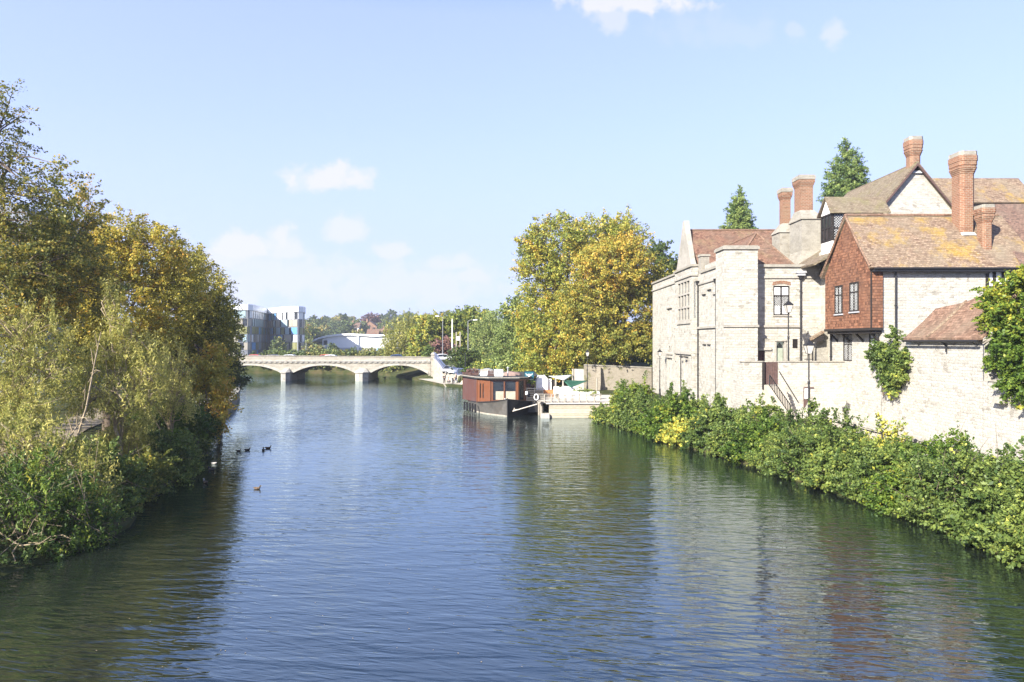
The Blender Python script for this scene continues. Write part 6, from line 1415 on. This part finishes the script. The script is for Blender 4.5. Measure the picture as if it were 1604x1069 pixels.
t4 = tree('bank_tree', 'olive tree whose golden branch hangs down to the water', gb(270,54), [L(292,425,54,38,34),L(322,455,54,34,42),L(268,505,53,50,60),L(335,515,55,36,46),L(300,580,54,45,40),L(322,590,49,26,26),L(345,625,48,12,24),L(347,655,47.5,9,18),L(322,662,47,16,14)], 'gold', .155, 1200, 42, .62, .40, r=.34, group=gl, twig=110, lobe_t=[0,0,-.05,-.1,-.05,.2,.28,.3,.25], tvar=.13)
_hb = []
foliage([L(330,565,50,24,22),L(340,600,49.5,20,24),L(345,632,49,13,22),L(347,655,48.5,9,18),L(330,668,48,15,12),L(352,612,49,10,20)], 190, 26, .5, .72, .19, LM['gold'], t4, name='hanging_spray', ret=_hb, wob=.3, flat=1.2, droop=0., lvar=.14)
_m = MB()
for _i in range(26): _t = Vector(random.choice(_hb[0])); _m.tube([at(305,540,52), at(330,570,50.5).lerp(_t, .5), _t], [.05,.03,.008], 4, False)
_m.build('branch', M['bark'], t4, smooth=True)
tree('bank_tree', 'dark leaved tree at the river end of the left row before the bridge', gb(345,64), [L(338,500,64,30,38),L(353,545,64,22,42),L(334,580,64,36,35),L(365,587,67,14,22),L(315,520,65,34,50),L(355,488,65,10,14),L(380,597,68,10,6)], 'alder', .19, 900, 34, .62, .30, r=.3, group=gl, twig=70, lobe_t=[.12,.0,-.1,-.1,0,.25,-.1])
tree('bank_tree', 'shaded tree standing back behind the golden one', gb(210,60), [L(200,430,60,60,50),L(280,480,62,50,60),L(120,470,60,70,60),L(240,560,60,80,60),L(120,580,58,80,60)], 'dark', .22, 800, 30, .75, .5, r=.32, group=gl, twig=40)
tree('bank_tree', 'shaded green tree at the far left edge behind the willows', gb(-40,44), [L(-60,420,44,90,80),L(20,460,44,90,70),L(70,540,44,90,70),L(-40,560,44,90,80)], 'alder', .18, 900, 32, .7, .36, r=.3, group=gl, twig=40)
gw = 'pale willows on the left bank'
tree('willow', 'pale feathery willow at the left edge above the shrubs', gb(20,31), [L(0,545,31,60,55),L(60,520,31.5,36,45),L(50,595,31,60,44),L(-30,610,31,70,60),L(95,575,32,28,50)], 'willow', .165, 620, 32, .38, .42, r=.1, group=gw, twig=170, twr=.02, droop=.62, aspect=.17, nl=14, bark='twig', lvar=.16)
tree('willow', 'pale yellow willow in the middle with upright dry stems', gb(185,34), [L(185,530,34,26,46),L(150,585,34,34,46),L(228,575,34.5,34,46),L(205,625,34,50,30),L(128,622,34,34,36),L(172,480,34,12,34)], 'willow', .165, 640, 32, .38, .46, r=.1, group=gw, twig=190, twr=.02, droop=.62, aspect=.17, nl=14, bark='twig', lvar=.16)
tree('willow', 'small straw coloured willow nearest the golden hanging branch', gb(265,38), [L(270,590,38,30,45),L(240,610,38,36,40),L(285,630,38,26,26)], 'willow', .155, 330, 32, .36, .62, r=.08, group=gw, twig=90, twr=.018, droop=.6, aspect=.18, nl=10, bark='twig', lvar=.16)
gs = 'shrubs along the left water edge'
def lshrub(label, px, Y, lobes, mat, tint, ncl=330, size=.12, cr=.32, nleaf=34, **kw):
    shrub('shrub', label, gb(px, Y), lobes, mat, size, ncl, nleaf, cr, tint, group=gs, zmin=.03, **kw)
lshrub('tangled bush at the bottom left corner dipping into the water', 20, 24.5, [L(0,790,24.5,70,60),L(75,805,24.6,50,45),L(-60,780,24.5,80,80),L(20,852,23.6,60,30),L(-40,870,23.3,60,30),L(85,852,24,44,26),L(-30,886,22.6,60,26),L(30,878,23,40,18)], 'lime', .12, 620, .10, .34, 30, stems=40, stem_mat='twig', twigs=70, wob=.35, tvar=.2)
lshrub('nearest rough bush on the left bank beside the water', 0, 19.5, [(-17.5,19.5,.8,1.4,1.6,.9),(-18.6,18,1.0,1.5,1.6,1.1),(-17.3,17.6,.5,1.0,1.4,.6),(-19.5,20.5,1.4,1.6,1.6,1.2),(-17.6,21.2,.5,1.0,1.0,.55)], 'lime', .2, 420, .11, .36, 30, stems=20, stem_mat='twig', twigs=30, wob=.3)
lshrub('drooping narrow leaved growth over the corner bush at the bottom left', 70, 25, [L(60,775,24.3,60,40),L(130,800,25,36,44),L(150,838,25,26,24),L(10,760,24.3,60,40),L(100,865,24,30,16)], 'green', .30, 460, .13, .36, 30, droop=.55, aspect=.36, stems=40, stem_mat='twig', twigs=60, wob=.35, tvar=.22)
lshrub('olive bush with drooping narrow leaves behind the corner bush', 60, 27, [L(40,705,27,70,40),L(105,738,27,50,38),L(-20,690,27,70,50),L(150,770,26.5,30,40)], 'willow', .30, 520, .16, .36, 30, droop=.55, aspect=.24, stems=40, stem_mat='twig', twigs=60, wob=.3, tvar=.22)
lshrub('yellow green bush with bare sticks beside the gravel path', 150, 30, [L(150,735,30,45,38),L(195,752,30.5,30,36),L(110,715,30.5,40,24),L(185,795,29,24,22),L(165,815,27.5,22,22)], 'lime', .34, 420, stems=26, stem_mat='twig', twigs=40, wob=.3)
lshrub('russet tinged low bush at the small inlet', 215, 32, [L(215,755,32,28,34),L(190,782,30.5,24,24),L(235,735,33,30,28),L(215,785,31.5,22,16)], 'orange', .16, 300, stems=16, twigs=20)
lshrub('bright lime bush on the point where the ducks swim', 265, 36.5, [L(255,712,36.5,40,30),L(285,710,37,26,32),L(230,695,37,34,24),L(295,738,36.5,18,12),L(265,752,35.5,26,14),L(228,768,33.5,26,16)], 'lime', .38, 620, twigs=30, wob=.3)
lshrub('straw coloured bush in front of the path end', 205, 35, [L(205,690,35,36,28),L(178,694,35,22,16)], 'willow', .5, 240, .15, droop=.55, aspect=.24, stems=20, stem_mat='twig', twigs=30)
lshrub('dense dark green bush under the small willow', 275, 41, [L(265,655,41,42,28),L(300,668,41.5,26,24),L(240,645,42,34,26)], 'green', .28, 420, .13, wob=.3)
lshrub('dark bush overhanging the water below the golden branch', 320, 46, [L(310,680,46,22,26),L(325,668,47,18,22),L(295,660,46,30,24),L(312,705,44,16,16),L(304,724,42,14,13)], 'dark', .6, 380, .14, wob=.3)
lshrub('deep green bush at the start of the quay wall', 300, 56, [L(300,630,56,36,28),L(330,628,57,16,22),L(270,620,56,40,40)], 'dark', .5, 320, .16, .4)
lshrub('tall pale weeds between the willows and the dark bush', 90, 30, [L(35,645,30,40,34),L(10,655,30.5,50,36),L(-30,650,30,60,40)], 'willow', .5, 380, .15, .34, droop=.6, aspect=.2, stems=60, stem_mat='twig', twigs=70)
def sticks():
    def br(name, label, pts, r, side):
        m = MB(); P_ = [at(*p) for p in pts]; m.tube(P_, [r*(1-.75*i/(len(P_)-1)) for i in range(len(P_))], 6)
        for i in range(side):
            a = P_[0].lerp(P_[-1], .25+.7*i/side); d = Vector((random.random()-.3, random.random()*.6-.6, random.random()*1.1-.2))*.9; m.tube([a, a+d*.5+Vector((0,0,.1)), a+d], [r*.4, r*.28, r*.1], 4)
        tag(m.build(name, M['twig'], None, origin=tuple(P_[0])), label, 'branch')
    br('fallen_branch', 'long pale dead branch leaning up from the bushes towards the gravel path', [(45,770,26.2),(75,735,26.6),(105,690,27.2),(130,655,28)], .07, 9)
    br('fallen_branch', 'short broken pale stick poking out of the dark waterside bush', [(8,800,24),(30,788,23.8),(52,778,23.6)], .05, 3)
    br('fallen_branch', 'thin arching dry twig over the water at the bottom left', [(0,835,23.6),(30,855,23.2),(62,852,23),(80,840,23)], .03, 5)
    br('fallen_branch', 'slender bare sapling stem rising through the pale weeds', [(110,720,28),(135,640,28.2),(150,560,28.5),(158,520,28.8)], .05, 10)
sticks()

# ---------------------------------------------------------------- right bank shrubs
gr_ = 'shrubs lining the right water edge'
def rshrub(label, d, Y, h, w, mat, tint, n=330, size=.12, spray=3, **kw):
    x = xr(Y)+d; b = (x, Y, zground(x, Y)-.05); z = max(b[2], .1); lob = []
    lob = [(x-w*.55,Y-.2,z*.4+h*.22,w*.62,w*.8,h*.32),(x+.1,Y+.1,z+h*.38,w*.8,w*.85,h*.45),(x+w*.3,Y-.3,z+h*.62,w*.6,w*.6,h*.38),(x-w*.2,Y+w*.45,z+h*.5,w*.55,w*.6,h*.42)]
    lob[0] = (max(lob[0][0], xr(Y)-.1),)+lob[0][1:]
    if d < 2: lob += [(xr(Y)+.3,Y-.5,.35,.6,1.1,.42),(xr(Y)+.35,Y+.7,.45,.6,1.1,.45),(xr(Y)+.2,Y+.1,.7,.5,.9,.4)]
    shrub('shrub', label, b, lob, mat, size, n, 32, .33, tint, group=gr_, zmin=.06, spray=spray, twigs=16, **kw)
fr = [(20.6,2.0,'lime',.4,'green bush just outside the lower right corner of the bank'),(18.2,2.0,'green',.5,'nearest dark bush on the right bank'),(23.2,1.78,'lime',.42,'dense green bush at the bottom right corner by the water'),(25.6,1.85,'lime',.42,'yellow green bush second from the bottom right corner'),(28.0,1.78,'lime',.48,'lemon tinged leafy bush left of the corner bushes'),
      (30.4,1.85,'green',.52,'dark glossy bush overhanging with a pale low skirt'),(32.6,1.61,'lime',.46,'low bush with bare branches reaching into the water'),(34.9,1.61,'lime',.52,'bright green bush right of the long straight bank'),
      (37.3,1.69,'lime',.30,'mid green bush below the black downpipe of the gabled house'),(39.8,1.69,'lime',.40,'rounded leafy bush below the nearest lantern lamp'),(42.4,1.69,'green',.50,'dull green bush below the terrace steps'),
      (45.0,1.33,'lime',.42,'fresh green bush under the terrace wall end'),(47.6,1.61,'lime',.36,'green bush below the mansion turret'),(50.0,1.37,'lime',.93,'bright yellow leaved low bush on the bank below the mansion'),
      (52.4,1.78,'green',.58,'dark green bush left of the yellow one'),(55.0,1.69,'green',.52,'deep green bush below the mansion bay'),(57.8,1.61,'lime',.38,'loose green bush below the far mansion corner'),(63.4,1.7,'lime',.5,'rounded light green bush drooping over the water at the jetty wall end'),(60.6,1.21,'lime',.5,'orange flecked low bush at the jetty end')]
hv = (1.2,.72,1.05,.8,1.3,.66,1.1,.78,1.22,.7,1.0,.85)
for i, (Y, h, m_, t, lab) in enumerate(fr): rshrub(lab, (1.5 if Y < 63 else .6)+(.25 if i % 3 == 0 else -.1), Y, h*hv[i % 12], 1.75*(.8+.35*random.random()), m_, t-.08+random.uniform(-.12,.1), 380+int(110*hv[i % 12]), (.12 if Y < 40 else .14)*random.uniform(.8,1.3), 3+i % 4, tvar=.14, wob=.36)
bk = [(21.6,1.6,'lime',.45,1.8,'nearest shaggy bush beside the riverside path'),(25.2,0.99,'lime',.5,1.6,'shaggy bush against the lower riverside wall, nearest'),(28.6,1.13,'lime',.44,1.7,'bush with reddish stems beside the riverside path handrail'),(32.2,1.53,'green',.62,1.9,'tall dark bush rising before the lean-to wall'),(35.6,1.09,'lime',.76,1.5,'golden flowering clump beside the handrail post'),
      (39.4,1.23,'lime',.38,1.8,'bush growing up the foot of the nearest lantern lamp'),(43.2,1.33,'lime',.34,1.9,'bush covering the bottom of the terrace steps'),(46.8,1.67,'lime',.50,1.8,'tallest shooting bush in front of the terrace wall left end'),(51.0,1.33,'lime',.42,1.9,'bushy growth at the foot of the mansion turret'),
      (55.0,1.28,'lime',.52,1.8,'pale green bush under the mansion bay window'),(58.5,1.43,'lime',.40,1.7,'bush below the mansion far lamp'),(61.8,2.75,'green',.62,1.8,'tall dark green bush at the end of the row beside the jetty fence'),(64.5,2.09,'lime',.64,1.3,'yellowing bush touching the jetty fence')]
for i, (Y, h, m_, t, w, lab) in enumerate(bk): rshrub(lab, 4.1 if Y < 60 else 2.3, Y, h, w, m_, t-.08+random.uniform(-.1,.1), 340, .13 if Y < 40 else .15, 7, tvar=.14, wob=.3)
def rail():
    T = thing('path_handrail', (20,36,1.4), 'dark iron post and rail along the riverside path behind the bushes', 'railing'); x = 20.1
    m = MB(); P_ = [(x, y, zground(x, y)+1.05) for y in np.arange(22, 47, 1.5)]; m.tube(P_, .045, 6); m.build('rail', M['black'], T)
    for y in np.arange(22, 47, 3.): q = MB(); z = zground(x, y); q.lathe([(.07,z-.2),(.06,z+1.1),(.09,z+1.12),(.09,z+1.2),(.02,z+1.26)], (x,y,0), 8); q.build('post', M['black'], T)
rail()
# climbers on the walls
shrub('ivy', 'dense ivy hanging down the wall corner below the red gable', (24.7,44.8,4.2), [(24.6,44.0,7.8,.3,.5,.6),(24.4,45.1,6.6,.6,1.2,.8),(24.4,43.5,6.3,.6,1.2,.8),(24.45,44.3,5.3,.45,1.0,.8),(24.55,44,4.5,.3,.5,.5),(24.45,43.0,5.6,.45,.6,.8)], 'lime', .14, 560, 34, .27, .30, cat='ivy', stems=4, shell=.35, zmin=3.4, lobe_t=[.05,-.02,.12,-.05,.2,.3])
shrub('creeper', 'huge dark green creeper heaped over the riverside wall at the right edge', (25.5,32,5.4), [(25.3,34.4,9.3,1.0,2.2,1.5),(25.2,34.0,7.2,.8,1.9,1.7),(25.0,32.6,5.8,.7,2.0,1.3),(25.3,30.5,8.0,1.1,2.6,2.4),(25.1,29.5,5.6,.8,2.2,1.2),(25.6,32.4,10.6,1.0,1.6,.7),(25.0,34.0,5.2,.35,.5,.6)], 'green', .15, 1700, 38, .36, .42, cat='climber', stems=10, shell=.4, zmin=4.3, lobe_t=[.16,.02,-.05,.08,.0,.3,.1])
shrub('creeper', 'bright yellow climber patch at the right edge within the green creeper', (25.2,30,5.0), [(24.4,31.0,6.3,.3,.8,1.1),(24.4,30.5,7.3,.3,.6,.6)], 'lime', .14, 130, 36, .26, .96, cat='climber', stems=4, zmin=4.3)

# ---------------------------------------------------------------- big plane trees and others behind the jetty
gp = 'big plane trees behind the jetty'
tree('plane_tree', 'largest green gold plane tree behind the jetty', (gx(892,95),95,4.2), [L(870,378,95,48,36),L(935,372,95,46,30),L(842,425,95,36,48),L(905,440,95,60,60),L(850,505,94,45,50),L(852,560,92,42,30),L(978,372,96,30,30),L(890,520,92,60,55),L(830,395,95,22,18),L(1000,378,96,16,14),L(900,570,91,34,18)], 'plane', .27, 2300, 44, 1.0, .52, wob=.28, r=.75, group=gp, twig=120, nl=14, tvar=.11, hfrac=.5)
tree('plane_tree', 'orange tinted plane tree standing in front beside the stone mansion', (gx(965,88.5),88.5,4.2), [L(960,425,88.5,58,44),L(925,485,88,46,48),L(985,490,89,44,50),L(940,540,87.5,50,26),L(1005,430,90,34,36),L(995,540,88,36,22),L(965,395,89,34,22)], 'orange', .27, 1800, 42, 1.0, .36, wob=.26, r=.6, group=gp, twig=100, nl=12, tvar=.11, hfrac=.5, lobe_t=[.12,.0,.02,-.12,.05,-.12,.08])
tree('plane_tree', 'smaller grey green tree at the left foot of the largest plane tree', (gx(812,102),102,2), [L(808,495,102,24,28),L(800,540,102,28,34),L(828,520,101,26,36),L(815,570,99,32,20)], 'birch', .34, 520, 30, .9, .34, r=.3, twig=40, cat='tree', hfrac=.55)
tree('yew', 'dark tree squeezed between the plane trees and the mansion gable', (gx(1045,108),108,4.2), [L(1045,425,108,20,26),L(1040,470,108,28,40),L(1030,395,110,14,18)], 'dark', .36, 420, 30, .95, .55, r=.4, twig=30)
tree('shade_tree', 'dark low foliage behind the old wall under the plane tree crowns', (gx(930,104),104,4.2), [L(905,560,104,30,22),L(960,570,106,40,20),L(1000,568,106,34,24),L(940,540,108,40,26)], 'dark', .36, 500, 28, .95, .3, r=.3, twig=20)
def conifer(name, label, px, Y, pyt, pyb, wpx, tint):
    x = gx(px,Y); k = Y/F; zt, zb = gz(pyt,Y), gz(pyb,Y); lob = []; n = 9
    for i in range(n):
        f = i/(n-1); z = zt+(zb-zt)*f; r = wpx*k*(.12+.88*f**.6)
        for a in range(max(1, int(2+4*f))): an = a*2.4+i; lob.append((x+math.cos(an)*r*.62, Y+math.sin(an)*r*.62, z-(zt-zb)*0, r*.42+.15, r*.42+.15, (zt-zb)/n*.75))
    root = thing(name, (x,Y,4.2), label, 'tree'); foliage(lob, 900, 40, .5, tint, .24, LM['conifer'], root, aspect=.35, tvar=.2)
    m = MB(); m.tube([(x,Y,3.5),(x,Y,zt-.3)], [.4,.06], 7); m.build('trunk', M['bark'], root)
conifer('conifer', 'small rounded conifer rising behind the mansion red roof', 1157, 92, 300, 375, 24, .7)
conifer('conifer', 'taller pointed conifer behind the mansion brick chimney', 1327, 84, 222, 315, 36, .68)
gm = 'trees beyond the jetty near the bridge'
tree('bank_willow', 'olive round willow right beside the bridge and white hall', (gx(632,150),150,3), [L(630,530,150,26,20),L(618,545,150,20,16),L(650,540,150,20,22),L(640,512,152,16,12)], 'willow', .5, 520, 28, 1.2, .28, r=.3, twig=40, droop=.6, aspect=.25, group=gm)
tree('mid_tree', 'yellow green tree above the bridge end pillar', (gx(668,146),146,3), [L(668,520,146,22,20),L(665,548,145,20,20),L(685,512,148,18,16),L(676,560,144,16,10)], 'plane', .5, 480, 28, 1.2, .42, r=.3, twig=40, group=gm)
tree('mid_tree', 'tall rounded green tree behind the white flag pole', (gx(722,150),150,3), [L(722,510,150,30,22),L(745,500,152,24,14),L(705,530,150,24,24),L(735,540,150,34,26),L(760,515,152,22,22)], 'plane', .5, 800, 28, 1.3, .28, r=.35, twig=50, group=gm)
tree('mid_tree', 'reddish brown small tree at the foot of the flag pole', (gx(697,138),138,3.5), [L(695,545,138,16,12),L(706,552,138,10,9)], 'copper', .4, 170, 26, .9, .75, r=.15, twig=20, group=gm)
tree('birch', 'silvery birch with a white leaning trunk', (gx(771,128),128,2), [L(765,520,128,20,20),L(780,540,128,18,24),L(752,545,128,16,24),L(786,512,130,12,14),L(765,565,127,24,12)], 'birch', .36, 620, 28, 1.0, .40, r=.2, bark='bark_pale', twig=50, group=gm, droop=.55, aspect=.4)
tree('birch', 'grey green birch nearest the big plane trees', (gx(793,122),122,2), [L(795,530,122,14,22),L(790,560,121,16,18),L(800,508,124,8,10)], 'birch', .36, 360, 28, .95, .30, r=.18, bark='bark_pale', twig=30, group=gm)
shrub('bush', 'dark green round bush below the low lamp post', (gx(728,120),120,1.8), [L(722,560,120,16,14),L(738,565,119,14,14),L(728,578,118,16,8)], 'dark', .34, 260, 26, .8, .5, cat='bush')
shrub('bush', 'bright lime bush under the birch trees', (gx(762,116),116,1.7), [L(760,576,116,16,9),L(775,580,116,12,7),L(745,584,115,12,7)], 'lime', .3, 220, 26, .7, .62, cat='bush')
shrub('bush', 'small bright green conical bush beside the bridge end pillar', (gx(671,134),134,3.8), [L(671,553,134,7,9)], 'lime', .3, 80, 26, .6, .45, cat='bush')
shrub('bush', 'leafy bush behind the houseboat roof light', (gx(790,104),104,1.7), [L(800,583,104,18,8),L(815,580,100,14,10),L(840,583,96,16,9)], 'plane', .3, 260, 26, .7, .45, cat='bush')
for px, Y, ry, t, lab in [(470,158.5,9,.4,'bushes seen under the middle arch, left clump'),(503,158,9,.5,'bushes seen under the middle arch, central clump'),(538,157,9,.42,'bushes seen under the middle arch, right clump'),(592,153.5,9,.55,'bushes seen under the right arch, left clump'),(622,150.5,10,.5,'bushes seen under the right arch, central clump'),(652,148,9,.6,'bushes seen under the right arch, right clump'),(425,160.5,9,.35,'bushes seen under the left arch')]:
    z = zground(gx(px,Y),Y); py = CY+(H-z-.9)/Y*F; shrub('bush', lab, (gx(px,Y),Y,z), [L(px,py,Y,20,ry),L(px+14,py,Y,14,ry),L(px-15,py+1,Y,14,ry),L(px,py+8,Y-1.5,22,5)], 'far', .4, 260, 26, .9, t, cat='bush', stems=6)
gf = 'small trees by the hall and panelled block'
for px, Y, py, r_, t, lab in [(436,225,543,10,.4,'green street tree in front of the panelled block'),(500,240,549,5,.6,'small autumn tree left of the hall door'),(521,240,547,5,.3,'small dark tree before the white hall wall'),(485,260,543,7,.62,'yellowing tree between the panelled block and the hall'),(612,230,548,7,.45,'bush hiding the right foot of the white hall')]:
    tree('street_tree', lab, (gx(px,Y),Y,1.6), [L(px,py,Y,r_,r_*1.2),L(px+r_*.4,py+r_*.5,Y,r_*.8,r_*.8)], 'far', .5, 130, 22, .9, t, r=.16, twig=12, group=gf, nl=4)
# ---------------------------------------------------------------- wooded hillside beyond
protos = []
for k, (mt, t, shp) in enumerate([('far',.25,(1,1)),('far',.45,(1.1,.9)),('far',.72,(1,.95)),('dark',.65,(.9,1.1))]):
    rt = thing('hillside_tree', (0,0,0), 'hazy woodland tree on the far hillside', 'tree', 'hillside trees')
    foliage([(0,0,6,4*shp[0],4*shp[0],3.6*shp[1]),(2,0,4.5,3,3,2.6),(-2.2,.5,4.4,3,3,2.6),(.5,-1,8,2.4,2.4,2*shp[1])], 170, 22, 1.1, t, .85, LM[mt], rt)
    m = MB(); m.tube([(0,0,-1),(0,0,6)], [.4,.2], 6); m.build('trunk', M['bark'], rt); protos.append(rt)
used = set(); rr = random.Random(5)
spots = []
for Y, py_, pxs in [(370,530,(474,480,487,490,495,548,560,618,626,640,655)),(410,522,(476,492,503,516,530,545,610,628,646)),(450,512,(478,486,500,512,526,540,556,566,600,615,632,650,668)),(470,505,(473,482,490,500,510,521,530,541,552,603,612,625,641)),(500,505,(470,483,497,508,520,533,547,562,595,608,622,640,660,680)),(560,503,(478,492,506,519,534,549,600,614,630,650,672,695))]:
    for px in pxs: spots.append((px+rr.uniform(-4,4), Y+rr.uniform(-12,12)))
for i, (px, Y) in enumerate(spots):
    k = rr.choice((0,0,1,1,2,3)); o = protos[k]
    if k in used: o = copy_tree(o)
    used.add(k); x = gx(px,Y); s = rr.uniform(.85,1.25); o.location = (x, Y, zground(x,Y)-.5); o.scale = (s,s,s*rr.uniform(.85,1.15)); o.rotation_euler = (0,0,rr.uniform(0,6.28))
    o['label'] = 'hazy woodland tree on the far hillside above the white hall'
tree('copper_beech', 'dark copper coloured round tree on the hilltop', (gx(581,470),470,zground(gx(581,470),470)), [L(581,499,470,11,7.5),L(575,502,470,8,6),L(589,502,470,7,6)], 'copper', .9, 170, 24, 1.5, .35, r=.4, twig=10, nl=4)
tree('hill_conifer', 'dark pointed conifer on the hillside skyline', (gx(541,480),480,zground(gx(541,480),480)), [L(541,495,480,2.2,4),L(541,501,480,4,4),L(541,507,480,6,5)], 'dark', .8, 110, 22, 1.1, .35, r=.35, twig=6, nl=3)
# fallen leaves drifting on the water
def litter():
    n = 130; m = MB(); rq = random.Random(3)
    for i in range(n):
        Y = 15.5+rq.random()**2*30; x = rq.uniform(xl(Y)+.5, xr(Y)-.5) if i % 3 else rq.uniform(-10, 1)
        a = rq.uniform(0,6.28); s = rq.uniform(.015,.032); u = Vector((math.cos(a),math.sin(a),0))*s; v = Vector((-math.sin(a),math.cos(a),0))*s*.6; c = Vector((x,Y,.012)); m.poly(c-u, c-v, c+u, c+v)
    o = m.build('floating_leaves', plain('fallen_leaf', (.30,.23,.13), .7)); o['kind'] = 'stuff'
litter()
# ---------------------------------------------------------------- air
def haze():
    m = MB(); m.box(-1000, 700, -60, 3100, -3.0, 62); 
    mt, nt, out = newmat('haze_air'); v = nt.nodes.new('ShaderNodeVolumePrincipled'); v.inputs['Color'].default_value = (.86,.92,1,1); v.inputs['Density'].default_value = .00036; v.inputs['Anisotropy'].default_value = .2
    nt.links.new(v.outputs[0], out.inputs['Volume']); o = m.build('haze', mt); o['kind'] = 'stuff'
haze()
